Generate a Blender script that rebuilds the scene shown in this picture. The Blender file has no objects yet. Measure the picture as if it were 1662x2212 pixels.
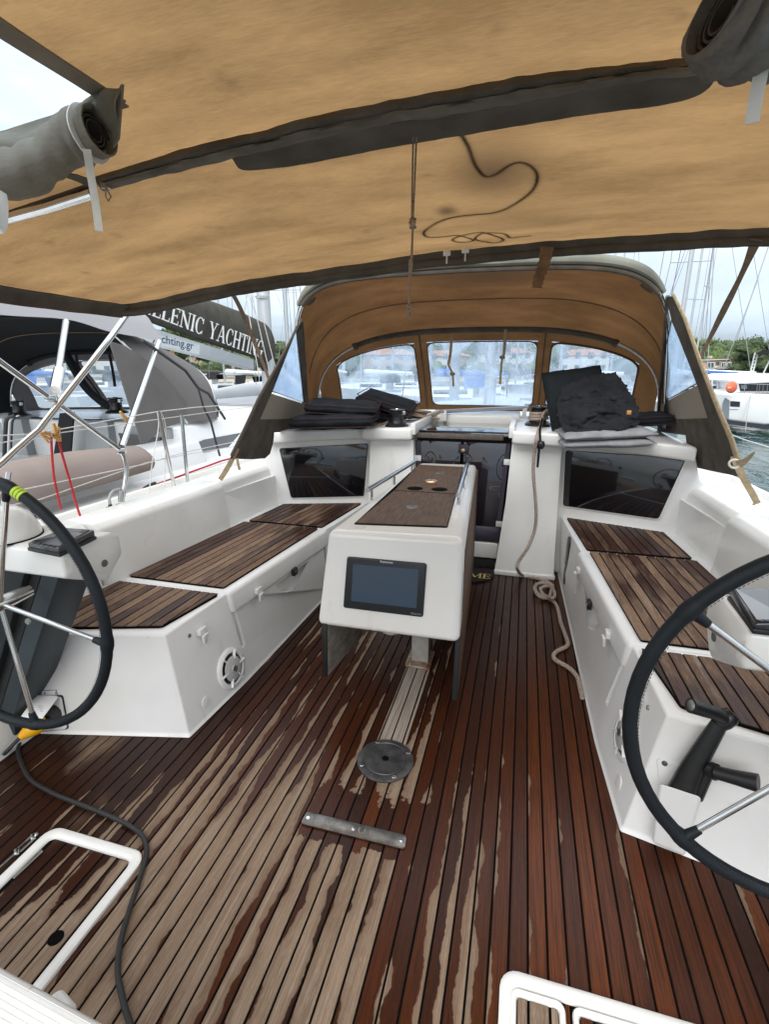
import bpy, bmesh, math, random
from math import sin, cos, pi, radians
from mathutils import Vector, Matrix, noise
random.seed(7)
R = random.Random(11)
S = bpy.context.scene
COL = S.collection

# ---------------------------------------------------------------- camera, sky, sun, exposure
H = 1.49
F = 1075.0
PITCH = math.atan(306 / F)
YAW = math.atan(306 / math.hypot(F, 306))
cam = bpy.data.cameras.new('camera'); camo = bpy.data.objects.new('camera', cam); COL.objects.link(camo)
camo.location = (0, 0, H)
camo.rotation_euler = (pi / 2 - PITCH, 0, YAW)
cam.sensor_fit = 'VERTICAL'; cam.sensor_height = 24.0; cam.lens = 24.0 * F / 2212.0
cam.clip_start = 0.02; cam.clip_end = 3000
S.camera = camo

W = bpy.data.worlds.new('World'); S.world = W; W.use_nodes = True
nt = W.node_tree; nt.nodes.clear()
def wn(t): return nt.nodes.new(t)
out = wn('ShaderNodeOutputWorld'); bg = wn('ShaderNodeBackground')
sky = wn('ShaderNodeTexSky'); sky.sky_type = 'NISHITA'; sky.sun_disc = False
SUN_EL, SUN_AZ = radians(42), radians(187)   # azimuth: direction the light comes from, clockwise from +Y (aft of the boat)
sky.sun_elevation = SUN_EL; sky.sun_rotation = SUN_AZ; sky.air_density = 1.0; sky.dust_density = 3.0
tc = wn('ShaderNodeTexCoord'); sep = wn('ShaderNodeSeparateXYZ'); nt.links.new(tc.outputs['Generated'], sep.inputs[0])
# cloud deck: overcast sky, brighter towards the zenith all round
cr = wn('ShaderNodeMapRange'); cr.inputs['From Min'].default_value = 0.0; cr.inputs['From Max'].default_value = 1.0
cr.inputs['To Min'].default_value = 0.0; cr.inputs['To Max'].default_value = 1.0
nt.links.new(sep.outputs['Z'], cr.inputs['Value'])
ramp = wn('ShaderNodeValToRGB'); ramp.color_ramp.elements[0].position = 0.0
ramp.color_ramp.elements[0].color = (3.3, 4.15, 5.0, 1); ramp.color_ramp.elements[1].position = 1.0
ramp.color_ramp.elements[1].color = (18.0, 18.7, 19.4, 1)
nt.links.new(cr.outputs[0], ramp.inputs[0])
mp = wn('ShaderNodeMapping'); mp.inputs['Scale'].default_value = (1.2, 1.2, 4.5)
nt.links.new(tc.outputs['Generated'], mp.inputs[0])
no = wn('ShaderNodeTexNoise'); no.inputs['Scale'].default_value = 1.6; no.inputs['Detail'].default_value = 6; no.inputs['Distortion'].default_value = 0.4
nt.links.new(mp.outputs[0], no.inputs['Vector'])
cm = wn('ShaderNodeMapRange'); cm.inputs['From Min'].default_value = .38; cm.inputs['From Max'].default_value = .62
cm.inputs['To Min'].default_value = .72; cm.inputs['To Max'].default_value = 1.12
nt.links.new(no.outputs['Fac'], cm.inputs['Value'])
mul = wn('ShaderNodeVectorMath'); mul.operation = 'SCALE'
nt.links.new(ramp.outputs[0], mul.inputs[0]); nt.links.new(cm.outputs[0], mul.inputs['Scale'])
mix = wn('ShaderNodeMix'); mix.data_type = 'RGBA'
cf = wn('ShaderNodeMapRange'); cf.inputs['From Min'].default_value = .35; cf.inputs['From Max'].default_value = .6
cf.inputs['To Min'].default_value = .78; cf.inputs['To Max'].default_value = 1.0
nt.links.new(no.outputs['Fac'], cf.inputs['Value']); nt.links.new(cf.outputs[0], mix.inputs[0])
nt.links.new(sky.outputs[0], mix.inputs[6]); nt.links.new(mul.outputs[0], mix.inputs[7])
nt.links.new(mix.outputs[2], bg.inputs[0]); bg.inputs[1].default_value = 0.10
nt.links.new(bg.outputs[0], out.inputs[0])

sl = bpy.data.lights.new('sun', 'SUN'); sl.energy = 1.5; sl.angle = radians(50); sl.color = (1, .985, .96)
so = bpy.data.objects.new('sun', sl); COL.objects.link(so)
d = Vector((sin(SUN_AZ) * cos(SUN_EL), cos(SUN_AZ) * cos(SUN_EL), sin(SUN_EL)))
so.rotation_euler = d.to_track_quat('Z', 'Y').to_euler(); so.location = (0, -5, 12)
S.view_settings.view_transform = 'Standard'; S.view_settings.look = 'None'
S.view_settings.exposure = 0.76; S.view_settings.gamma = 1.0; S.view_settings.use_curve_mapping = False
try:
    S.cycles.transparent_max_bounces = 24; S.cycles.max_bounces = 10; S.cycles.transmission_bounces = 8
except Exception: pass

# ---------------------------------------------------------------- turning sight lines of the survey photo into points
def ray(u, v):
    x = (u - 831) / F; y = -(v - 1106) / F; a = pi / 2 - PITCH
    y2 = y * cos(a) + sin(a); z2 = y * sin(a) - cos(a)
    return Vector((x * cos(YAW) - y2 * sin(YAW), x * sin(YAW) + y2 * cos(YAW), z2))
C0 = Vector((0, 0, H))
def P(u, v, x=None, y=None, z=None, pl=None):
    r = ray(u, v)
    if z is not None: t = (z - H) / r.z
    elif y is not None: t = y / r.y
    elif x is not None: t = x / r.x
    else:
        a, n = pl; t = (a - C0).dot(n) / r.dot(n)
    return C0 + r * t
def plane3(a, b, c):
    a, b, c = Vector(a), Vector(b), Vector(c)
    return (a, (b - a).cross(c - a).normalized())
CX = -0.42
def sd(s, dd): return CX + s * dd

# ---------------------------------------------------------------- materials
MATS = {}
def newmat(name):
    m = bpy.data.materials.new(name); m.use_nodes = True
    return m, m.node_tree, m.node_tree.nodes['Principled BSDF']
def pm(name, col, rough=.5, metal=0, coat=0, noise_amt=0, nscale=8, bump=0, bscale=60, col2=None, spec=None, stretch=None):
    if name in MATS: return MATS[name]
    m, t, b = newmat(name); N = t.nodes; L = t.links
    b.inputs['Base Color'].default_value = (*col, 1); b.inputs['Roughness'].default_value = rough
    b.inputs['Metallic'].default_value = metal; b.inputs['Coat Weight'].default_value = coat; b.inputs['Coat Roughness'].default_value = .08
    if spec is not None: b.inputs['Specular IOR Level'].default_value = spec
    g = N.new('ShaderNodeNewGeometry'); mpn = N.new('ShaderNodeMapping')
    L.new(g.outputs['Position'], mpn.inputs[0])
    if stretch: mpn.inputs['Scale'].default_value = stretch
    if noise_amt or col2:
        n = N.new('ShaderNodeTexNoise'); n.inputs['Scale'].default_value = nscale; n.inputs['Detail'].default_value = 5
        L.new(mpn.outputs[0], n.inputs['Vector'])
        mx = N.new('ShaderNodeMix'); mx.data_type = 'RGBA'
        mr = N.new('ShaderNodeMapRange'); mr.inputs['From Min'].default_value = .35; mr.inputs['From Max'].default_value = .68
        L.new(n.outputs['Fac'], mr.inputs[0]); L.new(mr.outputs[0], mx.inputs[0])
        c2 = col2 if col2 else tuple(c * (1 - noise_amt) for c in col)
        mx.inputs[6].default_value = (*col, 1); mx.inputs[7].default_value = (*c2, 1)
        L.new(mx.outputs[2], b.inputs['Base Color'])
        mr2 = N.new('ShaderNodeMapRange'); mr2.inputs['To Min'].default_value = max(0, rough - .06); mr2.inputs['To Max'].default_value = min(1, rough + .1)
        L.new(n.outputs['Fac'], mr2.inputs[0]); L.new(mr2.outputs[0], b.inputs['Roughness'])
    if bump:
        n2 = N.new('ShaderNodeTexNoise'); n2.inputs['Scale'].default_value = bscale; n2.inputs['Detail'].default_value = 4
        L.new(mpn.outputs[0], n2.inputs['Vector'])
        bp = N.new('ShaderNodeBump'); bp.inputs['Strength'].default_value = bump; bp.inputs['Distance'].default_value = .004
        L.new(n2.outputs['Fac'], bp.inputs['Height']); L.new(bp.outputs[0], b.inputs['Normal'])
    MATS[name] = m; return m

gel = pm('gelcoat', (.80, .795, .77), .28, coat=.35, col2=(.75, .745, .715), nscale=3, bump=.04, bscale=260)
def weather(m, amt=.5, sc=1.0):
    t = m.node_tree; N = t.nodes; L = t.links; b = N['Principled BSDF']; src = b.inputs['Base Color'].links[0].from_socket
    g = N.new('ShaderNodeNewGeometry')
    def tex(scale, det, st, f0, f1, t1, col):
        nonlocal src
        mp_ = N.new('ShaderNodeMapping'); mp_.inputs['Scale'].default_value = st; L.new(g.outputs['Position'], mp_.inputs[0])
        n = N.new('ShaderNodeTexNoise'); n.inputs['Scale'].default_value = scale * sc; n.inputs['Detail'].default_value = det; n.inputs['Roughness'].default_value = .65; L.new(mp_.outputs[0], n.inputs['Vector'])
        r = N.new('ShaderNodeMapRange'); r.inputs['From Min'].default_value = f0; r.inputs['From Max'].default_value = f1; r.inputs['To Max'].default_value = t1 * amt; L.new(n.outputs['Fac'], r.inputs[0])
        x = N.new('ShaderNodeMix'); x.data_type = 'RGBA'; x.inputs[7].default_value = (*col, 1); L.new(r.outputs[0], x.inputs[0]); L.new(src, x.inputs[6]); src = x.outputs[2]
    tex(1.3, 4, (1, 1, 1), .5, .75, .5, (.70, .66, .56)); tex(5, 8, (1, 1, .35), .60, .72, .45, (.42, .38, .31)); tex(26, 5, (1, .25, 1), .70, .76, .8, (.20, .18, .15))
    L.new(src, b.inputs['Base Color'])
weather(gel, .55)
gel2 = pm('gelcoat_matt', (.77, .77, .76), .42, coat=.1, noise_amt=.05, nscale=5, bump=.08, bscale=300)
weather(gel2, .75)
steel = pm('steel', (.62, .62, .61), .16, 1, noise_amt=.12, nscale=20)
steel_dull = pm('steel_dull', (.36, .35, .33), .38, 1, col2=(.16, .155, .15), nscale=26)
rusty = pm('rusty_steel', (.42, .38, .32), .5, .6, col2=(.28, .10, .03), nscale=30)
blackp = pm('black_plastic', (.012, .013, .014), .35, noise_amt=.2, nscale=40)
leather = pm('wheel_leather', (.007, .011, .015), .5, spec=.3, bump=.35, bscale=420, noise_amt=.3, nscale=14)
caulk = pm('caulk', (.004, .004, .004), .8, spec=.05)
trim = pm('brown_trim', (.125, .108, .088), .9, bump=.4, bscale=300, noise_amt=.35, nscale=9, spec=.1)
taupe = pm('taupe_canvas', (.30, .28, .245), .9, bump=.4, bscale=350, noise_amt=.3, nscale=5, spec=.1)
hem = pm('hem_canvas', (.24, .24, .20), .85, noise_amt=.35, nscale=7, bump=.3, bscale=300, spec=.1)
beige = pm('beige_canvas', (.33, .28, .21), .9, noise_amt=.15, nscale=6, spec=.1)
strapw = pm('white_strap', (.72, .71, .66), .8, noise_amt=.15, nscale=30)
strapb = pm('brown_strap', (.22, .13, .065), .85, noise_amt=.4, nscale=30)
strapt = pm('tan_strap', (.40, .31, .19), .85, noise_amt=.3, nscale=40)
glassk = pm('dark_glass', (.006, .006, .009), .05, coat=1)
cush = pm('dark_cushion', (.016, .017, .021), .8, bump=.5, bscale=160, noise_amt=.4, nscale=9, spec=.25)
cushg = pm('grey_cushion', (.30, .30, .31), .85, bump=.5, bscale=260, noise_amt=.25, nscale=12, spec=.2)
redm = pm('red_cord', (.45, .02, .025), .8, noise_amt=.4, nscale=120)
woodp = pm('peg_wood', (.60, .30, .07), .6, noise_amt=.3, nscale=60)
yellow = pm('yellow_plastic', (.80, .40, .01), .4)
lime = pm('lime_tape', (.45, .62, .03), .5)
whitep = pm('white_plastic', (.78, .78, .77), .35, noise_amt=.05, nscale=12)
gold = pm('gold_thread', (.55, .36, .12), .7)
navy = pm('console_grey', (.035, .047, .055), .5, noise_amt=.15, nscale=6)
greydk = pm('grey_dark_canvas', (.028, .029, .031), .9, spec=.1)
greycv = pm('grey_canvas', (.15, .14, .138), .9, noise_amt=.12, nscale=5, bump=.5, bscale=30, spec=.1)
greylt = pm('grey_light_canvas', (.33, .32, .33), .9, noise_amt=.12, nscale=4, bump=.4, bscale=20, spec=.1)
clothb = pm('dodger_cloth', (.25, .205, .185), .9, noise_amt=.12, nscale=4, bump=.3, bscale=12, spec=.1)
bagm = pm('sailbag_cloth', (.085, .078, .068), .9, noise_amt=.25, nscale=5, bump=.5, bscale=9, spec=.1)
alum = pm('anodised_aluminium', (.50, .52, .54), .4, .55, noise_amt=.08, nscale=5)
nbhull = pm('neighbour_gelcoat', (.70, .71, .71), .3, coat=.3, noise_amt=.05, nscale=2)
nbgrey = pm('neighbour_grey_gelcoat', (.27, .29, .30), .4, noise_amt=.06, nscale=3)
ribm = pm('dinghy_rubber', (.42, .44, .46), .55, noise_amt=.1, nscale=3)
wire = pm('wire', (.32, .32, .33), .4, .7)
wirel = pm('line_white', (.62, .60, .56), .7, noise_amt=.3, nscale=90)
orange = pm('orange_ring', (.62, .13, .06), .5)
bronze = pm('bronze', (.75, .52, .34), .22, .8)
cablem = pm('cable', (.014, .014, .015), .5)
stone = pm('quay_stone', (.35, .31, .26), .9, noise_amt=.3, nscale=1.5)
housew = pm('house_wall', (.45, .34, .25), .9, noise_amt=.15, nscale=1)
roofm = pm('roof_tiles', (.42, .19, .10), .9, noise_amt=.3, nscale=3)
glassb = pm('house_glass', (.05, .10, .14), .1)
bark = pm('bark', (.10, .075, .05), .95, noise_amt=.4, nscale=4)
bluem = pm('blue_cover', (.03, .12, .35), .7)
antif = pm('antifouling', (.02, .025, .035), .7)
screenm = pm('screen_glass', (.022, .058, .10), .08, coat=1)
mat_black = pm('mat_pile', (.014, .014, .015), .95, bump=1, bscale=500)
amber = pm('worn_varnish', (.13, .075, .04), .55, col2=(.055, .028, .016), nscale=9, bump=.25, bscale=40, stretch=(14, 1.2, 14))

def rope_mat(name, c1, c2, sc=160):
    m, t, b = newmat(name); N = t.nodes; L = t.links
    g = N.new('ShaderNodeNewGeometry'); v = N.new('ShaderNodeTexVoronoi'); v.inputs['Scale'].default_value = sc
    L.new(g.outputs['Position'], v.inputs['Vector'])
    mr = N.new('ShaderNodeMapRange'); mr.inputs['From Min'].default_value = .2; mr.inputs['From Max'].default_value = .3
    L.new(v.outputs['Distance'], mr.inputs[0])
    mx = N.new('ShaderNodeMix'); mx.data_type = 'RGBA'; mx.inputs[6].default_value = (*c2, 1); mx.inputs[7].default_value = (*c1, 1)
    L.new(mr.outputs[0], mx.inputs[0]); L.new(mx.outputs[2], b.inputs['Base Color']); b.inputs['Roughness'].default_value = .85
    bp = N.new('ShaderNodeBump'); bp.inputs['Strength'].default_value = .8; bp.inputs['Distance'].default_value = .003
    L.new(v.outputs['Distance'], bp.inputs['Height']); L.new(bp.outputs[0], b.inputs['Normal'])
    return m
ropem = rope_mat('flecked_rope', (.36, .29, .24), (.07, .05, .05), 75)
ropeg = rope_mat('tan_rope', (.34, .25, .17), (.18, .11, .07), 140)

def canvas_mat(name, dark, light, trans, tfac=.62, stains=()):
    m, t, b = newmat(name); N = t.nodes; L = t.links; N.remove(b)
    o = N['Material Output']; df = N.new('ShaderNodeBsdfDiffuse'); tr = N.new('ShaderNodeBsdfTranslucent'); ms = N.new('ShaderNodeMixShader')
    ms.inputs[0].default_value = tfac
    g = N.new('ShaderNodeNewGeometry'); m1 = N.new('ShaderNodeMapping'); m1.inputs['Scale'].default_value = (1, 2.4, 1)
    L.new(g.outputs['Position'], m1.inputs[0])
    n1 = N.new('ShaderNodeTexNoise'); n1.inputs['Scale'].default_value = 2.2; n1.inputs['Detail'].default_value = 7; n1.inputs['Roughness'].default_value = .62
    L.new(m1.outputs[0], n1.inputs['Vector'])
    m2 = N.new('ShaderNodeMapping'); m2.inputs['Scale'].default_value = (16, 90, 60); L.new(g.outputs['Position'], m2.inputs[0])
    n2 = N.new('ShaderNodeTexNoise'); n2.inputs['Scale'].default_value = 2.5; n2.inputs['Detail'].default_value = 3; L.new(m2.outputs[0], n2.inputs['Vector'])
    r1 = N.new('ShaderNodeMapRange'); r1.inputs['From Min'].default_value = .3; r1.inputs['From Max'].default_value = .7; L.new(n1.outputs['Fac'], r1.inputs[0])
    ma = N.new('ShaderNodeMath'); ma.operation = 'MULTIPLY_ADD'; ma.inputs[1].default_value = .5
    L.new(n2.outputs['Fac'], ma.inputs[0]); 
    mb = N.new('ShaderNodeMath'); mb.operation = 'MULTIPLY_ADD'; mb.inputs[1].default_value = .75; mb.inputs[2].default_value = -.12
    L.new(r1.outputs[0], mb.inputs[0]); L.new(mb.outputs[0], ma.inputs[2])
    # small scattered mildew specks
    n3 = N.new('ShaderNodeTexNoise'); n3.inputs['Scale'].default_value = 9; n3.inputs['Detail'].default_value = 8; L.new(g.outputs['Position'], n3.inputs['Vector'])
    r3 = N.new('ShaderNodeMapRange'); r3.inputs['From Min'].default_value = .64; r3.inputs['From Max'].default_value = .74; r3.inputs['To Max'].default_value = .55
    L.new(n3.outputs['Fac'], r3.inputs[0])
    cA = N.new('ShaderNodeMix'); cA.data_type = 'RGBA'; cA.inputs[6].default_value = (*trans, 1); cA.inputs[7].default_value = (*[c * .56 for c in trans], 1)
    pw = N.new('ShaderNodeMath'); pw.operation = 'MULTIPLY_ADD'; pw.inputs[1].default_value = 1.5; pw.inputs[2].default_value = -.28; pw.use_clamp = True; L.new(ma.outputs[0], pw.inputs[0]); L.new(pw.outputs[0], cA.inputs[0])
    for (sx, sy, rx, ry, st_) in stains:
        vs_ = N.new('ShaderNodeVectorMath'); vs_.operation = 'SUBTRACT'; vs_.inputs[1].default_value = (sx, sy, 0); L.new(g.outputs['Position'], vs_.inputs[0])
        vm_ = N.new('ShaderNodeVectorMath'); vm_.operation = 'MULTIPLY'; vm_.inputs[1].default_value = (1 / rx, 1 / ry, 0); L.new(vs_.outputs[0], vm_.inputs[0])
        vl_ = N.new('ShaderNodeVectorMath'); vl_.operation = 'LENGTH'; L.new(vm_.outputs[0], vl_.inputs[0])
        ad_ = N.new('ShaderNodeMath'); ad_.operation = 'MULTIPLY_ADD'; ad_.inputs[1].default_value = .9; L.new(n1.outputs['Fac'], ad_.inputs[0]); L.new(vl_.outputs['Value'], ad_.inputs[2])
        mr_ = N.new('ShaderNodeMapRange'); mr_.interpolation_type = 'SMOOTHSTEP'; mr_.inputs['From Min'].default_value = .45; mr_.inputs['From Max'].default_value = 1.5; mr_.inputs['To Min'].default_value = st_; mr_.inputs['To Max'].default_value = 0
        L.new(ad_.outputs[0], mr_.inputs[0]); mm_ = N.new('ShaderNodeMix'); mm_.data_type = 'RGBA'; mm_.inputs[7].default_value = (.05, .03, .018, 1)
        L.new(mr_.outputs[0], mm_.inputs[0]); L.new(cA.outputs[2], mm_.inputs[6]); cA = mm_
    cB = N.new('ShaderNodeMix'); cB.data_type = 'RGBA'; cB.inputs[7].default_value = (.12, .07, .035, 1)
    L.new(cA.outputs[2], cB.inputs[6]); L.new(r3.outputs[0], cB.inputs[0])
    cD = N.new('ShaderNodeMix'); cD.data_type = 'RGBA'; cD.inputs[6].default_value = (*light, 1); cD.inputs[7].default_value = (*dark, 1)
    L.new(ma.outputs[0], cD.inputs[0])
    bp = N.new('ShaderNodeBump'); bp.inputs['Strength'].default_value = .25; bp.inputs['Distance'].default_value = .004
    L.new(n2.outputs['Fac'], bp.inputs['Height']); L.new(bp.outputs[0], df.inputs['Normal']); L.new(bp.outputs[0], tr.inputs['Normal'])
    L.new(cB.outputs[2], tr.inputs[0]); L.new(cD.outputs[2], df.inputs[0])
    L.new(df.outputs[0], ms.inputs[1]); L.new(tr.outputs[0], ms.inputs[2]); L.new(ms.outputs[0], o.inputs[0])
    return m
canvas = canvas_mat('bimini_canvas', (.12, .078, .042), (.21, .145, .085), (.310, .186, .083), .62, ((-.12, 1.52, .17, .26, .75), (-.28, 1.78, .05, .07, .8), (.0, 1.95, .30, .22, .3)))
canvas2 = canvas_mat('hood_canvas', (.075, .043, .022), (.125, .075, .038), (.140, .070, .030), .55, ((-.30, 3.62, .62, .30, .85), (-1.4, 3.7, .3, .4, .35)))
coverm = canvas_mat('cover_canvas', (.26, .235, .19), (.42, .385, .32), (.34, .31, .25), .4)
coverd = canvas_mat('cover_canvas_dark', (.10, .09, .075), (.34, .33, .31), (.18, .17, .15), .35)

def pvc_mat(name, haze=.35, drops=True, tint=(.86, .93, 1.0)):
    m, t, b = newmat(name); N = t.nodes; L = t.links; N.remove(b); o = N['Material Output']
    tp = N.new('ShaderNodeBsdfTransparent'); tp.inputs[0].default_value = (*tint, 1)
    tl = N.new('ShaderNodeBsdfTranslucent'); tl.inputs[0].default_value = (.55, .68, .84, 1)
    gl = N.new('ShaderNodeBsdfGlossy'); gl.inputs['Roughness'].default_value = .12
    lw = N.new('ShaderNodeLayerWeight'); lw.inputs[0].default_value = .18; fr = N.new('ShaderNodeMath'); fr.operation = 'MULTIPLY_ADD'; fr.inputs[1].default_value = .55; fr.inputs[2].default_value = .03; L.new(lw.outputs['Facing'], fr.inputs[0])
    g = N.new('ShaderNodeNewGeometry')
    n = N.new('ShaderNodeTexNoise'); n.inputs['Scale'].default_value = 3.5; n.inputs['Detail'].default_value = 7; n.inputs['Distortion'].default_value = 1.2
    mpn = N.new('ShaderNodeMapping'); mpn.inputs['Scale'].default_value = (1.4, 1, .8); L.new(g.outputs['Position'], mpn.inputs[0]); L.new(mpn.outputs[0], n.inputs['Vector'])
    r = N.new('ShaderNodeMapRange'); r.inputs['From Min'].default_value = .38; r.inputs['From Max'].default_value = .72
    r.inputs['To Min'].default_value = haze * .5; r.inputs['To Max'].default_value = haze * 1.6; L.new(n.outputs['Fac'], r.inputs[0])
    last = r.outputs[0]
    if drops:
        v = N.new('ShaderNodeTexVoronoi'); v.inputs['Scale'].default_value = 46; L.new(g.outputs['Position'], v.inputs['Vector'])
        n4 = N.new('ShaderNodeTexNoise'); n4.inputs['Scale'].default_value = 7; L.new(g.outputs['Position'], n4.inputs['Vector'])
        th = N.new('ShaderNodeMapRange'); th.inputs['From Min'].default_value = .4; th.inputs['From Max'].default_value = .7; th.inputs['To Min'].default_value = .05; th.inputs['To Max'].default_value = .34
        L.new(n4.outputs['Fac'], th.inputs[0])
        lt = N.new('ShaderNodeMath'); lt.operation = 'LESS_THAN'; L.new(v.outputs['Distance'], lt.inputs[0]); L.new(th.outputs[0], lt.inputs[1])
        ml = N.new('ShaderNodeMath'); ml.operation = 'MULTIPLY_ADD'; ml.inputs[1].default_value = .35; ml.use_clamp = True
        L.new(lt.outputs[0], ml.inputs[0]); L.new(last, ml.inputs[2]); last = ml.outputs[0]
    m1 = N.new('ShaderNodeMixShader'); L.new(last, m1.inputs[0]); L.new(tp.outputs[0], m1.inputs[1]); L.new(tl.outputs[0], m1.inputs[2])
    m2 = N.new('ShaderNodeMixShader'); L.new(fr.outputs[0], m2.inputs[0]); L.new(m1.outputs[0], m2.inputs[1]); L.new(gl.outputs[0], m2.inputs[2])
    L.new(m2.outputs[0], o.inputs[0]); return m
pvc = pvc_mat('clear_pvc', .44, True, (.70, .80, .92))
pvc_side = pvc_mat('cloudy_pvc', .62, False)
pvc_roof = pvc_mat('roof_pvc', .35, False)
pvc_nb = pvc_mat('neighbour_pvc', .22, False)

def smoked():
    m, t, b = newmat('smoked_acrylic'); b.inputs['Base Color'].default_value = (.012, .009, .016, 1); b.inputs['Roughness'].default_value = .03
    b.inputs['Coat Weight'].default_value = 1; b.inputs['Coat Roughness'].default_value = .02; b.inputs['IOR'].default_value = 1.6; return m
smoke = smoked()

def teak_mat(name, mode):
    m, t, b = newmat(name); N = t.nodes; L = t.links
    def M(op, a=None, bb=None, c=None, clamp=False):
        n = N.new('ShaderNodeMath'); n.operation = op; n.use_clamp = clamp
        for i, q in enumerate((a, bb, c)):
            if q is None: continue
            if isinstance(q, (int, float)): n.inputs[i].default_value = q
            else: L.new(q, n.inputs[i])
        return n.outputs[0]
    def MR(a, f0, f1, t0, t1, smooth=False):
        n = N.new('ShaderNodeMapRange'); n.inputs['From Min'].default_value = f0; n.inputs['From Max'].default_value = f1
        n.inputs['To Min'].default_value = t0; n.inputs['To Max'].default_value = t1
        if smooth: n.interpolation_type = 'SMOOTHSTEP'
        L.new(a, n.inputs[0]); return n.outputs[0]
    def XYZ(x, y, z):
        n = N.new('ShaderNodeCombineXYZ')
        for i, q in enumerate((x, y, z)):
            if isinstance(q, (int, float)): n.inputs[i].default_value = q
            else: L.new(q, n.inputs[i])
        return n.outputs[0]
    def NZ(v, s, det=3, ro=.5, dist=0):
        n = N.new('ShaderNodeTexNoise'); n.inputs['Scale'].default_value = s; n.inputs['Detail'].default_value = det
        n.inputs['Roughness'].default_value = ro; n.inputs['Distortion'].default_value = dist; L.new(v, n.inputs['Vector']); return n.outputs['Fac']
    def MX(f, a, c):
        n = N.new('ShaderNodeMix'); n.data_type = 'RGBA'
        if isinstance(f, (int, float)): n.inputs[0].default_value = f
        else: L.new(f, n.inputs[0])
        for i, q in ((6, a), (7, c)):
            if isinstance(q, tuple): n.inputs[i].default_value = (*q, 1)
            else: L.new(q, n.inputs[i])
        return n.outputs[2]
    g = N.new('ShaderNodeNewGeometry'); sp = N.new('ShaderNodeSeparateXYZ'); L.new(g.outputs['Position'], sp.inputs[0])
    X, Y = sp.outputs[0], sp.outputs[1]
    oi = N.new('ShaderNodeObjectInfo'); RN = oi.outputs['Random']
    rz = M('MULTIPLY', RN, 91.7)
    grain = NZ(XYZ(M('MULTIPLY', X, 260), M('MULTIPLY', Y, 5), rz), 1, 4, .6)
    grain2 = NZ(XYZ(M('MULTIPLY', X, 60), M('MULTIPLY', Y, 2.5), rz), 1, 3, .5, .5)
    grain3 = NZ(XYZ(M('MULTIPLY', X, 420), M('MULTIPLY', Y, 40), rz), 1, 2, .5)
    if mode == 'sole':
        u = M('FRACT', M('DIVIDE', M('SUBTRACT', X, SEAM0), PITCHP))
        flip = M('GREATER_THAN', M('FRACT', M('MULTIPLY', RN, 7.31)), .35)
        u1 = M('ABSOLUTE', M('SUBTRACT', u, flip))
        along = NZ(XYZ(rz, M('MULTIPLY', Y, 2.6), 0), 1, 4, .58)
        fine = NZ(XYZ(M('MULTIPLY', RN, 33), M('MULTIPLY', Y, 26), M('MULTIPLY', X, 22)), 1, 4, .65)
        bx = M('MULTIPLY', MR(X, -1.45, -1.02, 0, 1, True), MR(X, -.40, -.22, 1, .34, True))
        diag = M('ADD', Y, M('MULTIPLY', M('ADD', X, .7), -.35))
        by = MR(diag, 1.05, 1.85, 1, .0, True)
        lvl = M('MULTIPLY', bx, MR(by, 0, 1, .28, 1))
        lvl = M('ADD', M('MULTIPLY', lvl, 1.02), M('ADD', M('MULTIPLY', M('SUBTRACT', along, .5), 2.6), M('MULTIPLY', M('SUBTRACT', M('FRACT', M('MULTIPLY', RN, 17.3)), .5), .55)))
        lvl = M('SUBTRACT', lvl, MR(by, 0, 1, .32, .12))
        lvl = M('SUBTRACT', lvl, MR(X, -.22, .28, 0, .50))
        lvl = M('ADD', lvl, M('MULTIPLY', M('MULTIPLY', MR(X, -1.36, -1.24, .3, 1), MR(X, -1.10, -1.08, 1, 0)), MR(M('ADD', Y, M('MULTIPLY', fine, .2)), .78, .92, 1.3, 0)))
        lvl = M('ADD', lvl, M('MULTIPLY', M('MULTIPLY', MR(X, .070, .074, 0, 2.2), MR(X, .186, .190, 1, 0)), MR(Y, .93, .94, 1, 0)))
        # wetted round the slot bar and just forward of it
        wb = M('MULTIPLY', M('MULTIPLY', MR(X, -.66, -.60, 0, 1, True), MR(X, -.22, -.16, 1, 0, True)), M('MULTIPLY', MR(M('ADD', Y, M('MULTIPLY', M('SUBTRACT', fine, .5), .10)), 1.17, 1.20, 0, 1, True), MR(M('ADD', Y, M('MULTIPLY', M('SUBTRACT', fine, .5), .16)), 1.34, 1.44, 1, 0, True)))
        wd = M('MULTIPLY', wb, 1.3)
        # under the table runs a bleached dry pair of planks
        tb = M('MULTIPLY', M('MULTIPLY', MR(X, -.492, -.488, 0, 1), MR(X, -.372, -.368, 1, 0)), M('MULTIPLY', MR(Y, 1.6, 1.68, 0, 1, True), MR(Y, 2.28, 2.36, 1, 0, True)))
        lvl = M('ADD', M('SUBTRACT', lvl, wd), M('MULTIPLY', tb, 2.2))
        edge = M('SUBTRACT', M('ADD', lvl, M('MULTIPLY', M('SUBTRACT', fine, .5), .34)), u1)
        dry = MR(edge, -.03, .035, 0, 1)
        # half-dried planks aft of the port bench, their grey sheen painted as dry colour
        sh = M('MULTIPLY', M('MULTIPLY', MR(X, -1.42, -1.30, 1, 0, True), MR(X, -1.9, -1.7, 0, 1, True)), MR(NZ(XYZ(M('MULTIPLY', X, 3), M('MULTIPLY', Y, 1.6), 3.0), 1, 4), .5, .62, 0, .7, True))
        dry = M('MAXIMUM', dry, sh)
    else:
        n = NZ(XYZ(M('MULTIPLY', X, 5), M('MULTIPLY', Y, 1.7), M('MULTIPLY', RN, 6)), 1, 4, .6)
        f2 = NZ(XYZ(M('MULTIPLY', X, 60), M('MULTIPLY', Y, 9), rz), 1, 3)
        rr = M('MULTIPLY', M('SUBTRACT', M('FRACT', M('MULTIPLY', RN, 13.7)), .5), .34)
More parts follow.
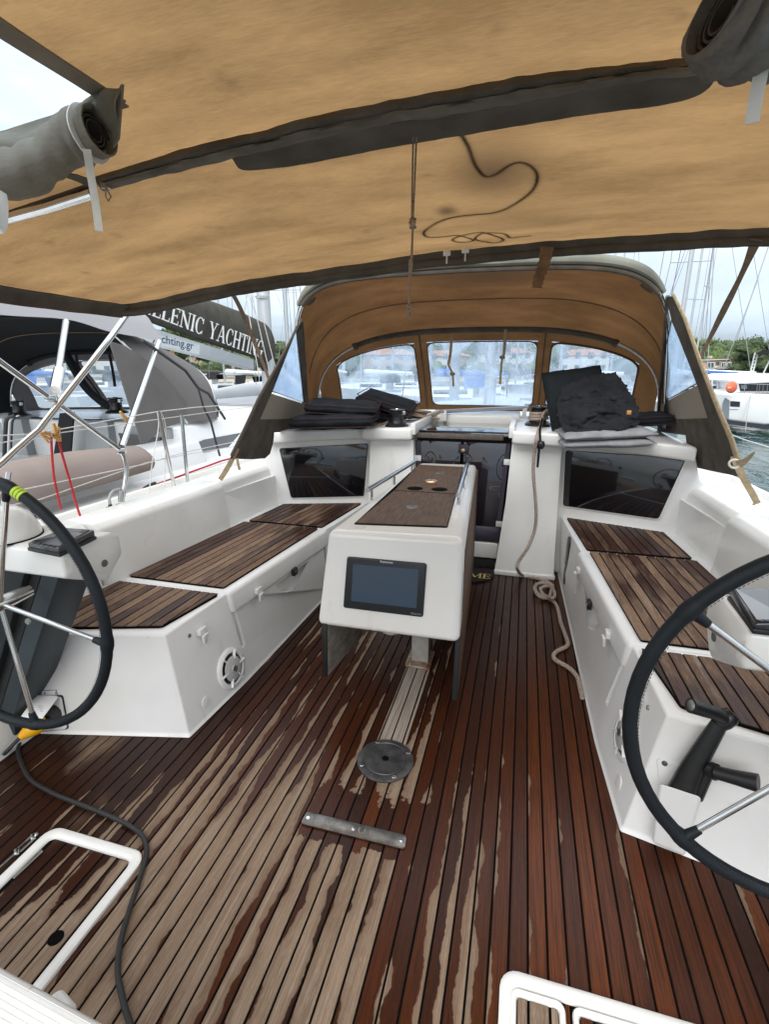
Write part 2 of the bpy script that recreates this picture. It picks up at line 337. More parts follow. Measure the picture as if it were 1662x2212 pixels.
        s = M('ADD', M('ADD', n, M('MULTIPLY', M('SUBTRACT', f2, .5), .3)), rr)
        s = M('SUBTRACT', s, MR(Y, 2.0, 3.4, -.03, .12))
        dry = MR(s, .38, .62, 0, 1)
    rc = M('FRACT', M('MULTIPLY', RN, 5.77)); rc2 = M('FRACT', M('MULTIPLY', RN, 23.1))
    if mode == 'sole':
        wetA = MX(rc, (.028, .0085, .004), (.085, .019, .004))
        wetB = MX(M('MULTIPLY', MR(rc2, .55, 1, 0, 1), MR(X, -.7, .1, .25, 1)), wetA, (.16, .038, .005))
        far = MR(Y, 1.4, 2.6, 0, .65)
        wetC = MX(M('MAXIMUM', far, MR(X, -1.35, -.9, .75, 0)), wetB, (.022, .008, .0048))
        wet = MX(M('MULTIPLY', grain2, .55), wetC, (.018, .007, .004))
        dryc = MX(rc2, (.28, .20, .138), (.205, .140, .092))
        dryc = MX(M('MULTIPLY', tb, .6), dryc, (.42, .39, .35))
    else:
        wet = MX(rc, (.060, .020, .011), (.030, .012, .008))
        dryc = MX(rc2, (.215, .132, .082), (.135, .072, .042))
    dryc = MX(MR(grain, .42, .64, 0, .62), dryc, (.13, .085, .058))
    dryc = MX(MR(grain2, .55, .75, 0, .35), dryc, (.40, .34, .28))
    wet = MX(MR(grain, .42, .64, 0, .7), wet, (.014, .006, .004))
    wet = MX(MR(grain3, .55, .75, 0, .22), wet, (.15, .045, .012))
    dryc = MX(MR(grain3, .52, .72, 0, .4), dryc, (.38, .31, .25))
    if mode == 'sole':
        damp = MR(edge, .0, .55, .55, 0, True); dryc = MX(M('MULTIPLY', damp, MR(grain2, .35, .65, .4, 1)), dryc, (.115, .062, .036))
    c = MX(dry, wet, dryc)
    L.new(c, b.inputs['Base Color'])
    ro = M('ADD', MR(dry, 0, 1, .30 if mode == 'sole' else .42, .78), M('MULTIPLY', M('SUBTRACT', grain, .5), .18))
    L.new(ro, b.inputs['Roughness'])
    b.inputs['Specular IOR Level'].default_value = .22
    bp = N.new('ShaderNodeBump'); bp.inputs['Strength'].default_value = .55; bp.inputs['Distance'].default_value = .0012
    L.new(M('ADD', grain, M('MULTIPLY', grain3, .6)), bp.inputs['Height']); L.new(bp.outputs[0], b.inputs['Normal'])
    return m
PITCHP = .0501
SEAM0 = .067 - PITCHP * 60
teak_sole = teak_mat('teak_sole', 'sole')
teak_seat = teak_mat('teak_seat', 'seat')

def foliage(name, c1, c2):
    m, t, b = newmat(name); N = t.nodes; L = t.links
    g = N.new('ShaderNodeNewGeometry'); n = N.new('ShaderNodeTexNoise'); n.inputs['Scale'].default_value = .55; n.inputs['Detail'].default_value = 4
    L.new(g.outputs['Position'], n.inputs['Vector']); mx = N.new('ShaderNodeMix'); mx.data_type = 'RGBA'
    mr = N.new('ShaderNodeMapRange'); mr.inputs['From Min'].default_value = .35; mr.inputs['From Max'].default_value = .65; L.new(n.outputs['Fac'], mr.inputs[0])
    mx.inputs[6].default_value = (*c1, 1); mx.inputs[7].default_value = (*c2, 1); L.new(mr.outputs[0], mx.inputs[0]); L.new(mx.outputs[2], b.inputs['Base Color'])
    b.inputs['Roughness'].default_value = .9; b.inputs['Specular IOR Level'].default_value = .1; return m
leafm = foliage('leaves_dark', (.055, .085, .045), (.10, .125, .06))
leafl = foliage('leaves_light', (.07, .12, .04), (.13, .17, .06))

def water_mat():
    m, t, b = newmat('harbour_water'); N = t.nodes; L = t.links
    b.inputs['Base Color'].default_value = (.012, .05, .055, 1); b.inputs['Roughness'].default_value = .05; b.inputs['IOR'].default_value = 1.33
    g = N.new('ShaderNodeNewGeometry'); mpn = N.new('ShaderNodeMapping'); mpn.inputs['Scale'].default_value = (1, .35, 1); mpn.inputs['Rotation'].default_value = (0, 0, -.3)
    L.new(g.outputs['Position'], mpn.inputs[0]); n = N.new('ShaderNodeTexNoise'); n.inputs['Scale'].default_value = 1.6; n.inputs['Detail'].default_value = 5; n.inputs['Distortion'].default_value = .6
    L.new(mpn.outputs[0], n.inputs['Vector']); bp = N.new('ShaderNodeBump'); bp.inputs['Strength'].default_value = .5; bp.inputs['Distance'].default_value = .12
    L.new(n.outputs['Fac'], bp.inputs['Height']); L.new(bp.outputs[0], b.inputs['Normal']); return m
waterm = water_mat()

# ---------------------------------------------------------------- object helpers
ORG = {}
def props(o, label=None, cat=None, group=None, kind=None):
    if label: o['label'] = label
    if cat: o['category'] = cat
    if group: o['group'] = group
    if kind: o['kind'] = kind
    return o
def thing(name, loc, label=None, cat=None, group=None, kind=None):
    o = bpy.data.objects.new(name, None); o.empty_display_size = .1; COL.objects.link(o); o.location = Vector(loc)
    ORG[o.name] = Vector(loc); return props(o, label, cat, group, kind)
def sharp(me, ang=35):
    try:
        me.shade_smooth()
        me.set_sharp_from_angle(angle=radians(ang))
    except Exception:
        for p in me.polygons: p.use_smooth = True
class B:
    def __init__(s): s.v = []; s.f = []; s.sm = []
    def add(s, vs, fs):
        n = len(s.v); s.v += [Vector(q) for q in vs]; s.f += [tuple(i + n for i in f) for f in fs]; return s
    def box(s, c, sz, rot=None):
        x, y, z = [q / 2 for q in sz]
        vs = [Vector((a * x, b * y, d * z)) for a in (-1, 1) for b in (-1, 1) for d in (-1, 1)]
        if rot is not None:
            if not isinstance(rot, Matrix): rot = Matrix.Rotation(rot, 3, 'Z')
            vs = [rot @ q for q in vs]
        vs = [q + Vector(c) for q in vs]
        return s.add(vs, [(0, 1, 3, 2), (4, 6, 7, 5), (0, 4, 5, 1), (2, 3, 7, 6), (0, 2, 6, 4), (1, 5, 7, 3)])
    def prism(s, poly, off):          # poly: list of 3-D points, off: extrusion vector
        n = len(poly); off = Vector(off); a = [Vector(q) for q in poly]
        return s.add(a + [q + off for q in a], [tuple(range(n))[::-1], tuple(range(n, 2 * n))] + [(i, (i + 1) % n, n + (i + 1) % n, n + i) for i in range(n)])
    def loft(s, rings, closed=True, cap=True):
        n = len(rings[0]); vs = [q for r in rings for q in r]; fs = []
        for k in range(len(rings) - 1):
            for i in range(n if closed else n - 1):
                j = (i + 1) % n; fs.append((k * n + i, k * n + j, (k + 1) * n + j, (k + 1) * n + i))
        if cap and closed: fs.append(tuple(range(n))[::-1]); fs.append(tuple((len(rings) - 1) * n + i for i in range(n)))
        return s.add(vs, fs)
    def tube(s, pts, r, n=8, smooth=0, closed=False, cap=True, flat=None):
        pts = [Vector(q) for q in pts]
        if smooth: pts = crom(pts, smooth, closed)
        m = len(pts); rs = r if isinstance(r, (list, tuple)) else None
        if rs and len(rs) != m:
            k = len(rs) - 1; rs = [rs[min(k, int(i * k / (m - 1)))] * (1 - (i * k / (m - 1)) % 1) + rs[min(k, int(i * k / (m - 1)) + 1)] * ((i * k / (m - 1)) % 1) for i in range(m)]
        rings = []; up = None
        for i in range(m):
            if closed: tg = (pts[(i + 1) % m] - pts[i - 1])
            else: tg = pts[min(i + 1, m - 1)] - pts[max(i - 1, 0)]
            if tg.length < 1e-9: tg = Vector((0, 0, 1))
            tg.normalize()
            if up is None:
                up = Vector((0, 0, 1)) if abs(tg.z) < .9 else Vector((1, 0, 0))
            up = up - tg * up.dot(tg)
            if up.length < 1e-6: up = tg.orthogonal()
            up.normalize(); sv = tg.cross(up)
            rr = rs[i] if rs else r; fa, fb = flat if flat else (1, 1)
            rings.append([pts[i] + (up * cos(2 * pi * k / n) * fa + sv * sin(2 * pi * k / n) * fb) * rr for k in range(n)])
        if closed:
            base = len(s.v); vs = [q for rg in rings for q in rg]; fs = []
            for k in range(m):
                k2 = (k + 1) % m
                for i in range(n): fs.append((k * n + i, k * n + (i + 1) % n, k2 * n + (i + 1) % n, k2 * n + i))
            return s.add(vs, fs)
        return s.loft(rings, True, cap)
    def lathe(s, prof, c, axis=(0, 0, 1), n=24):     # prof: list of (radius, height)
        ax = Vector(axis).normalized(); u = ax.orthogonal().normalized(); w = ax.cross(u); c = Vector(c)
        return s.loft([[c + ax * h + (u * cos(2 * pi * k / n) + w * sin(2 * pi * k / n)) * r for k in range(n)] for r, h in prof])
    def grid(s, fn, nu, nv, skip=None):
        vs = [fn(i / nu, j / nv) for j in range(nv + 1) for i in range(nu + 1)]
        fs = []
        for j in range(nv):
            for i in range(nu):
                if skip and skip((i + .5) / nu, (j + .5) / nv): continue
                a = j * (nu + 1) + i; fs.append((a, a + 1, a + nu + 2, a + nu + 1))
        return s.add(vs, fs)
    def build(s, name, mat, parent=None, bevel=0, seg=2, solid=0, ang=35, label=None, recalc=True, sub=0, keep=False, **kw):
        org = ORG[parent.name] if parent is not None else None
        if org is None:
            xs = [q.x for q in s.v]; ys = [q.y for q in s.v]; zs = [q.z for q in s.v]
            org = Vector(((min(xs) + max(xs)) / 2, (min(ys) + max(ys)) / 2, min(zs)))
        me = bpy.data.meshes.new(name); me.from_pydata([q - org for q in s.v], [], s.f)
        if recalc or bevel:
            bm = bmesh.new(); bm.from_mesh(me); bmesh.ops.recalc_face_normals(bm, faces=bm.faces[:]); bm.to_mesh(me); bm.free()
        me.update(); me.materials.append(mat)
        o = bpy.data.objects.new(name, me); COL.objects.link(o)
        if parent is not None: o.parent = parent
        else: o.location = org
        ORG[o.name] = org
        if solid: md = o.modifiers.new('solid', 'SOLIDIFY'); md.thickness = solid; md.offset = 0
        if sub: md = o.modifiers.new('sub', 'SUBSURF'); md.levels = sub; md.render_levels = sub
        if bevel: md = o.modifiers.new('bevel', 'BEVEL'); md.width = bevel; md.segments = seg; md.limit_method = 'ANGLE'; md.angle_limit = radians(28)
        if bevel or solid or sub: bake(o)
        sharp(o.data, ang); props(o, label, **kw)
        return o
def bake(o):
    dg = bpy.context.evaluated_depsgraph_get(); me = bpy.data.meshes.new_from_object(o.evaluated_get(dg)); o.modifiers.clear(); old = o.data; o.data = me; bpy.data.meshes.remove(old)
def cut(o, b):
    c = b.build('cutter_tmp', caulk, None)
    md = o.modifiers.new('bool', 'BOOLEAN'); md.operation = 'DIFFERENCE'; md.object = c; md.solver = 'EXACT'
    bake(o); sharp(o.data, 30); me = c.data; bpy.data.objects.remove(c); bpy.data.meshes.remove(me)
def crom(p, k, closed=False):
    o = []; n = len(p); rng = range(n) if closed else range(n - 1)
    for i in rng:
        if closed: a, b, c, d = p[i - 1], p[i], p[(i + 1) % n], p[(i + 2) % n]
        else: a, b, c, d = p[max(i - 1, 0)], p[i], p[i + 1], p[min(i + 2, n - 1)]
        for j in range(k):
            t = j / k; o.append(.5 * ((2 * b) + (c - a) * t + (2 * a - 5 * b + 4 * c - d) * t * t + (3 * b - 3 * c + d - a) * t ** 3))
    if not closed: o.append(p[-1])
    return o
def inst(o, name, parent=None, loc=None):
    c = o.copy(); c.name = name; COL.objects.link(c)
    if parent is not None: c.parent = parent
    if loc is not None: c.location = loc
    return c
def copy_tree(o, par=None):
    c = o.copy(); COL.objects.link(c)
    if par is not None: c.parent = par
    for ch in o.children: copy_tree(ch, c)
    return c
def clip(poly, a, b, c):            # keep a*x+b*y<=c
    o = []
    for i in range(len(poly)):
        p, q = poly[i], poly[(i + 1) % len(poly)]; dp = a * p[0] + b * p[1] - c; dq = a * q[0] + b * q[1] - c
        if dp <= 0: o.append(p)
        if dp * dq < 0: t = dp / (dp - dq); o.append((p[0] + (q[0] - p[0]) * t, p[1] + (q[1] - p[1]) * t))
    return o
def rrect(cx, cy, w, h, r, n=5):
    o = []
    for sx, sy, a0 in ((1, 1, 0), (-1, 1, 90), (-1, -1, 180), (1, -1, 270)):
        for k in range(n + 1):
            a = radians(a0 + 90 * k / n); o.append((cx + sx * (w / 2 - r) + r * cos(a), cy + sy * (h / 2 - r) + r * sin(a)))
    return o
def roundpoly(pts, r, n=4):
    pts = [Vector(p) for p in pts]; o = []; m = len(pts)
    for i in range(m):
        a, b, c = pts[i - 1], pts[i], pts[(i + 1) % m]; u = (a - b).normalized(); w = (c - b).normalized(); rr = min(r, (a - b).length * .45, (c - b).length * .45)
        p, q = b + u * rr, b + w * rr
        for k in range(n + 1):
            t = k / n; o.append(p * (1 - t) ** 2 + b * 2 * t * (1 - t) + q * t * t)
    return o
def textmesh(txt, A, Bq, Cq, Dq, mat, name, parent, lift=.001, bold=0.0):
    # sans lettering mapped into the quad A (lower left) B (lower right) C (upper right) D (upper left)
    cu = bpy.data.curves.new('t', 'FONT'); cu.body = txt; cu.size = 1; cu.offset = bold; cu.resolution_u = 3
    o = bpy.data.objects.new('t', cu); COL.objects.link(o); dg = bpy.context.evaluated_depsgraph_get(); dg.update()
    me = bpy.data.meshes.new_from_object(o.evaluated_get(dg)); bpy.data.objects.remove(o); bpy.data.curves.remove(cu)
    vs = [v.co.copy() for v in me.vertices]; fs = [tuple(p.vertices) for p in me.polygons]; bpy.data.meshes.remove(me)
    return quadmap(vs, fs, A, Bq, Cq, Dq, mat, name, parent, lift)
def quadmap(vs, fs, A, Bq, Cq, Dq, mat, name, parent, lift):
    x0 = min(v.x for v in vs); x1 = max(v.x for v in vs); y0 = min(v.y for v in vs); y1 = max(v.y for v in vs)
    A, Bq, Cq, Dq = [Vector(q) for q in (A, Bq, Cq, Dq)]; nrm = (Bq - A).cross(Dq - A).normalized()
    if nrm.dot(C0 - A) < 0: nrm = -nrm
    o = []
    for v in vs:
        s = (v.x - x0) / (x1 - x0); t = (v.y - y0) / (y1 - y0)
        o.append(A * (1 - s) * (1 - t) + Bq * s * (1 - t) + Cq * s * t + Dq * (1 - s) * t + nrm * (lift + v.z))
    return B().add(o, fs).build(name, mat, parent, recalc=False)
# serif capitals drawn as strokes: (x0, y0, x1, y1, thickness)
def serif(txt):
    G = {'H': (.8, [(.15, 0, .15, 1, .15), (.65, 0, .65, 1, .15), (.15, .52, .65, .52, .07)], [(.15, 0), (.65, 0), (.15, 1), (.65, 1)]),
         'E': (.66, [(.15, 0, .15, 1, .15), (.15, .035, .58, .035, .07), (.15, .965, .58, .965, .07), (.15, .52, .46, .52, .07), (.565, 0, .565, .24, .05), (.565, .78, .565, 1, .05), (.45, .40, .45, .64, .05)], [(.15, 0), (.15, 1)]),
         'L': (.62, [(.15, 0, .15, 1, .15), (.15, .035, .56, .035, .07), (.545, 0, .545, .26, .05)], [(.15, 0), (.15, 1)]),
         'N': (.86, [(.16, 0, .16, 1, .07), (.70, 0, .70, 1, .07), (.13, .98, .70, .02, .17)], [(.16, 0), (.10, 1), (.70, 1)]),
         'I': (.34, [(.16, 0, .16, 1, .15)], [(.16, 0), (.16, 1)]),
         'Y': (.78, [(.38, 0, .38, .46, .15), (.12, 1, .38, .44, .15), (.66, 1, .38, .44, .07)], [(.38, 0), (.12, 1), (.66, 1)]),
         'A': (.84, [(.12, 0, .40, 1, .06), (.42, 1, .70, 0, .16), (.22, .34, .60, .34, .06)], [(.12, 0), (.70, 0)]),
         'T': (.72, [(.36, 0, .36, 1, .15), (.06, .965, .66, .965, .07), (.08, .76, .08, 1, .05), (.64, .76, .64, 1, .05)], [(.36, 0)]),
         'M': (1.0, [(.14, 0, .14, 1, .07), (.84, 0, .84, 1, .15), (.14, .98, .48, .05, .15), (.48, .05, .82, .98, .07)], [(.14, 0), (.84, 0), (.10, 1), (.88, 1)]),
         'O': (.84, 'O', []), 'C': (.76, 'C', []), 'G': (.82, 'G', []), 'W': (1.05, [(.08, 1, .30, 0, .15), (.30, 0, .52, 1, .07), (.52, 1, .74, 0, .15), (.74, 0, .96, 1, .07)], [(.08, 1), (.52, 1), (.96, 1)])}
    vs = []; fs = []; x = 0; lay = 0
    def q(pts):
        nonlocal lay
        lay += 1; n = len(vs); z = .00025 * (lay % 9)
        for p in pts: vs.append(Vector((p[0] + x, p[1], z)))
        fs.append(tuple(range(n, n + len(pts))))
    for ch in txt:
        if ch == ' ': x += .42; continue
        w, st, sf = G[ch]
        if isinstance(st, str):
            a0, a1 = {'O': (0, 360), 'C': (42, 318), 'G': (42, 330)}[st]; n = 22
            for k in range(n):
                a, b2 = radians(a0 + (a1 - a0) * k / n), radians(a0 + (a1 - a0) * (k + 1) / n)
                def pt(an, inner):
                    rx, ry = (.35, .51); 
                    if inner: rx -= .05 + .11 * abs(cos(an)) ; ry -= .06
                    return (.38 + rx * cos(an), .5 + ry * sin(an))
                q([pt(a, 0), pt(b2, 0), pt(b2, 1), pt(a, 1)])
            if st != 'O': q([(.60, .66), (.655, .66), (.655, .98), (.60, .98)])
            if st == 'G': q([(.54, .02), (.68, .02), (.68, .42), (.54, .42)]); q([(.46, .38), (.76, .38), (.76, .45), (.46, .45)])
            if st == 'C': q([(.60, .04), (.64, .04), (.66, .26), (.62, .26)])
        else:
            for (a, b1, c, d1, th) in st:
                if abs(b1 - d1) < 1e-6: q([(a, b1 - th / 2), (c, b1 - th / 2), (c, b1 + th / 2), (a, b1 + th / 2)])
                else: q([(a - th / 2, b1), (a + th / 2, b1), (c + th / 2, d1), (c - th / 2, d1)])
            for (a, b1) in sf:
                yy = 0 if b1 < .5 else .95; q([(a - .14, yy), (a + .14, yy), (a + .14, yy + .05), (a - .14, yy + .05)])
        x += w
    return vs, fs
def solve_on(u, v, zf, z0=1.95):
    z = z0
    for _ in range(40):
        p = P(u, v, z=z); z = zf(p.x, p.y)
    return P(u, v, z=z)

# ================================================================ THE SETTING: water, hull, sole, coamings, coachroof
B().prism([(-900, -60, -1.25), (900, -60, -1.25), (900, 1200, -1.25), (-900, 1200, -1.25)], (0, 0, -.2)).build('water', waterm, kind='structure')

# side decks and topsides of the yacht we stand on
def deck_side(s):
    rings = []
    for y, dd in ((-.9, 1.98), (0, 2.03), (2, 2.05), (4, 2.02), (6, 1.85), (8, 1.45), (10, .75), (11.2, .12)):
        di = min(1.60, dd - .08) if y < 3.6 else min(1.40, dd - .06)
        zt = .685 + (.02 * max(0, y - 4))
        sec = [(di, zt - .25), (di, zt), (dd - .05, zt), (dd - .045, zt + .035), (dd - .012, zt + .035), (dd, zt), (dd * .985, zt - .9), (dd * .93, -1.3), (di * .7, -1.3)]
        rings.append([Vector((sd(s, q), y, z)) for q, z in sec])
    return B().loft(rings)
dk = deck_side(-1); dk.build('side_deck', gel, kind='structure', ang=30)
deck_side(1).build('side_deck', gel, kind='structure', ang=30)

sole = thing('cockpit_sole', (CX, 1.5, 0), 'cockpit floor of teak planks, half wet and half dried', kind='structure')
B().box((CX, 1.4, -.0125), (4.3, 5.2, .02)).build('caulking', caulk, sole)
pl = None
for k in range(12, 92):
    x = SEAM0 + (k + .5) * PITCHP
    w = PITCHP - .0060
    if pl is None:
        b = B(); ring = [(-w / 2, -.012), (w / 2, -.012), (w / 2, -.0012), (w / 2 - .0012, 0), (-w / 2 + .0012, 0), (-w / 2, -.0012)]
        b.loft([[Vector((a, y, z)) for a, z in ring] for y in (-1.1, 3.95)])
        me_o = b.build('teak_plank', teak_sole, None); pl = me_o
        pl.parent = sole; base = ORG[pl.name]
        off = Vector((base.x, base.y, base.z))
        pl.location = Vector((x, base.y, base.z)) - sole.location
    else: inst(pl, 'teak_plank', sole, Vector((x, base.y, base.z)) - sole.location)

# coamings (seat backs): three moulded lengths each side
def coaming(s):
    t = thing('cockpit_coaming', (sd(s, 1.6), 1.6, .45), 'structure', None); del t['label']
    t['kind'] = 'structure'
    for y0, y1, o1 in ((-.9, 1.84, .05), (1.855, 2.86, 0.0), (2.875, 3.60, .035)):
        rings = []
        for j in range(5):
            y = y0 + (y1 - y0) * j / 4
            di = 1.515 - .045 * (y - 1.9) + o1 if y > 1.9 else 1.515 + .05 * (1.9 - y) + o1
            do = 1.80 - .02 * max(0, y - 1)
            sec = [(di - .03, .40), (di - .018, .47), (di + .012, .74), (di + .045, .775), (do - .09, .785), (do - .03, .765), (do + .01, .66), (do, .40)]
            rings.append([Vector((sd(s, a), y, z)) for a, z in sec])
        B().loft(rings).build('coaming_moulding', gel, t, bevel=.014, seg=3, ang=50)
    return t
coaming(-1); coaming(1)

# coachroof with its bulkhead, towers and the companionway opening
cr_t = thing('coachroof', (CX, 4.2, 1.0), 'white moulded coachroof with its aft bulkhead round the companionway', kind='structure')
def bh_y(dd): return 3.76 - (dd - .73) * .33
def rz(dd): return 1.085 - .045 * (dd / 1.4) ** 2
for s in (-1, 1):
    # bulkhead wing
    A = Vector((sd(s, .66), bh_y(.66), 0)); O1 = Vector((sd(s, 1.50), bh_y(1.50), 0)); 
    poly = [A, Vector((sd(s, 1.62), bh_y(1.62), 0)), Vector((sd(s, 1.62), bh_y(1.62), .76)), Vector((sd(s, 1.53), bh_y(1.53), .84)), Vector((sd(s, 1.485), bh_y(1.485), .99)), Vector((sd(s, .66), bh_y(.66), .99))]
    B().prism(poly, (0, .12, 0)).build('bulkhead', gel2, cr_t, bevel=.02, seg=3)
    # tower beside the companionway
    bt = B(); rings = []
    for z, a0, a1, y0 in ((-.0, .296, .735, 3.60), (.03, .296, .735, 3.60), (.035, .300, .725, 3.615), (.55, .345, .712, 3.66), (.985, .362, .70, 3.675)):
        rings.append([Vector((sd(s, a0), y0, z)), Vector((sd(s, a1), y0, z)), Vector((sd(s, a1), 3.98, z)), Vector((sd(s, a0), 3.98, z))])
    bt.loft(rings).build('tower', gel, cr_t, bevel=.022, seg=3)
    # roof slab with rounded aft lip
    b = B(); st = []
    edge = [(.36, 3.60), (.74, 3.60), (.78, 3.655), (1.10, 3.565), (1.475, 3.44)]
    top = [Vector((sd(s, a), y, rz(a))) for a, y in edge]
    outer = [(1.475, 4.6), (1.38, 5.5), (1.15, 6.6), (.8, 7.6), (.36, 8.2)]
    top += [Vector((sd(s, a), y, rz(a) - .02 * max(0, y - 5) / 2)) for a, y in outer]
    low = [q - Vector((0, 0, .092)) for q in top]
    b.loft([low, top]).build('roof_deck', gel, cr_t, bevel=.02, seg=3)
B().box((CX, 6.35, 1.03), (.725, 3.9, .09)).build('roof_deck', gel, cr_t, bevel=.01)
for s in (-1, 1):   # cabin sides
    B().prism([(sd(s, 1.44), 3.6, .60), (sd(s, 1.44), 4.6, .60), (sd(s, 1.34), 5.5, .60), (sd(s, 1.11), 6.6, .60), (sd(s, .76), 7.6, .60), (sd(s, .36), 8.2, .60), (sd(s, .30), 7.5, .60), (sd(s, 1.3), 3.7, .60)], (0, 0, .41)).build('cabin_side', gel, cr_t, bevel=.01)
# foredeck
B().prism([(sd(-1, 1.95), 3.9, .66), (sd(1, 1.95), 3.9, .66), (sd(1, 1.35), 8, .70), (sd(1, .1), 11, .76), (sd(-1, .1), 11, .76), (sd(-1, 1.35), 8, .70)], (0, 0, .02)).build('foredeck', gel, kind='structure')

# bulkhead windows
for s, pts, lab in ((-1, [(602.6, 968), (796, 957), (787, 1071.6), (629, 1075.4)], 'dark tinted cabin window in the bulkhead beside the pile of dark cushions'),
               (1, [(1223, 972), (1485, 988), (1424, 1121), (1217, 1092)], 'dark tinted cabin window in the bulkhead below the draped towel stack')):
    n = Vector((s * .33, 1, 0)).normalized(); a = Vector((sd(s, .73), bh_y(.73), .5)) - n * .004
    pts3 = [P(u, v, pl=(a, n)) for u, v in pts]
    w = thing('cabin_window', pts3[3], lab, 'window')
    B().prism(roundpoly(pts3, .02, 3), -n * .007).build('pane', glassk, w, bevel=.003)
    c = sum(pts3, Vector()) / 4
    out_ = [c + (q - c) * 1.035 - n * .0005 for q in pts3]
    B().prism(roundpoly(out_, .03, 3), -n * .003).build('frame', gel2, w, bevel=.001)
    lp = c + Vector((.02 * s, 0, .11)) - n * .012
    B().box(lp, (.022, .012, .018)).build('stud', blackp, w, bevel=.003)

# companionway: dark cabin behind, two smoked doors, sill, sliding hatch
cw = thing('companionway', (CX, 3.72, 0), 'companionway closed by two smoked acrylic doors below the sliding hatch', 'doorway')
B().box((CX, 3.86, .52), (.78, .04, .98)).build('cabin_dark', pm('cabin_dark', (.02, .017, .02), .8), cw)
def cwx(z): return .308 + (.362 - .308) * min(1, z / .9)
for s in (-1, 1):
    z0, z1 = .215, .975
    a = .012; lo, hi = cwx(z0) - .012, cwx(z1) - .012
    pts = [(sd(s, a), 3.745, z0), (sd(s, lo), 3.745, z0), (sd(s, hi), 3.745, z1), (sd(s, a), 3.745, z1)]
    dd = B().prism(pts, (0, .010, 0)).build('door', smoke, cw, bevel=.002)
    fw = .03
    fp = [(sd(s, hi - fw), 3.741, z1), (sd(s, hi), 3.741, z1), (sd(s, lo), 3.741, z0), (sd(s, lo - fw), 3.741, z0)]
    B().prism(fp, (0, .003, 0)).build('door_edge', pm('door_edge', (.035, .025, .045), .25, coat=.5), dd)
    for z in (.84, .36):
        e = cwx(z)
        h = B().box((sd(s, e - .018), 3.738, z), (.058, .008, .042)).tube([(sd(s, e - .006), 3.725, z - .021), (sd(s, e - .006), 3.725, z + .021)], .006)
        for q in (-.008, .012): h.lathe([(.004, 0), (.003, .002)], (sd(s, e - .022 + q), 3.733, z), (0, -1, 0), 8)
        h.build('hinge', whitep, dd, bevel=.002)
    for z in (.93, .90): B().lathe([(.0, .0), (.007, .0), (.006, .004), (0, .004)], (sd(s, .06), 3.744, z - .09), (0, -1, 0), 10).build('screw', steel, dd)
lk = B().box((CX + .01, 3.738, .925), (.075, .008, .07)).build('lock_plate', pm('lock_plate', (.08, .07, .09), .3, .6), cw, bevel=.004)
B().lathe([(.0, .0), (.015, .0), (.013, .012), (.005, .014), (0, .014)], (CX + .01, 3.733, .915), (0, -1, 0), 16).build('lock', bronze, cw)
B().box((CX, 3.742, .275), (.66, .006, .11)).build('door_rail', pm('door_rail', (.045, .035, .06), .2, coat=.6), cw, bevel=.002)
B().box((CX, 3.80, .135), (.62, .12, .13)).build('sill', gel, cw, bevel=.012, seg=3)
B().box((CX, 3.80, .03), (.62, .10, .06)).build('sill_kick', pm('sill_dark', (.02, .02, .022), .6), cw)
# sliding hatch and its garage
B().box((CX - .02, 3.70, 1.022), (.64, .06, .035)).build('hatch_lip', pm('worn_lip', (.11, .085, .07), .6, noise_amt=.4, nscale=20, stretch=(3, 1, 1)), cw, bevel=.004)
B().box((CX, 4.05, 1.05), (.66, .62, .012)).build('hatch_lid', glassk, cw, bevel=.003)
for s in (-1, 1): B().prism([(sd(s, .335), 3.62, 1.03), (sd(s, .375), 3.62, 1.03), (sd(s, .375), 4.6, 1.03), (sd(s, .335), 4.6, 1.03)], (0, 0, .085)).build('hatch_rail', gel, cw, bevel=.008)
B().box((CX, 4.62, 1.075), (.80, .5, .10)).build('hatch_garage', gel, cw, bevel=.02, seg=3)

# welcome mat
mt = thing('door_mat', (CX, 3.5, 0), 'black half-round mat with gold lettering on the sole before the companionway', 'mat')
mp_ = [Vector((CX + .30, 3.66, .004)), Vector((CX - .30, 3.66, .004))] + [Vector((CX - .30 * cos(a), 3.66 - .20 * sin(a) - .10, .004)) for a in [pi * k / 16 for k in range(17)]]
B().prism(mp_, (0, 0, .012)).build('mat', mat_black, mt, bevel=.003)
vs, fs = serif('WELCOME')
quadmap(vs, fs, (CX - .275, 3.455, .018), (CX + .275, 3.455, .018), (CX + .275, 3.545, .018), (CX - .275, 3.545, .018), gold, 'lettering', mt, .001)

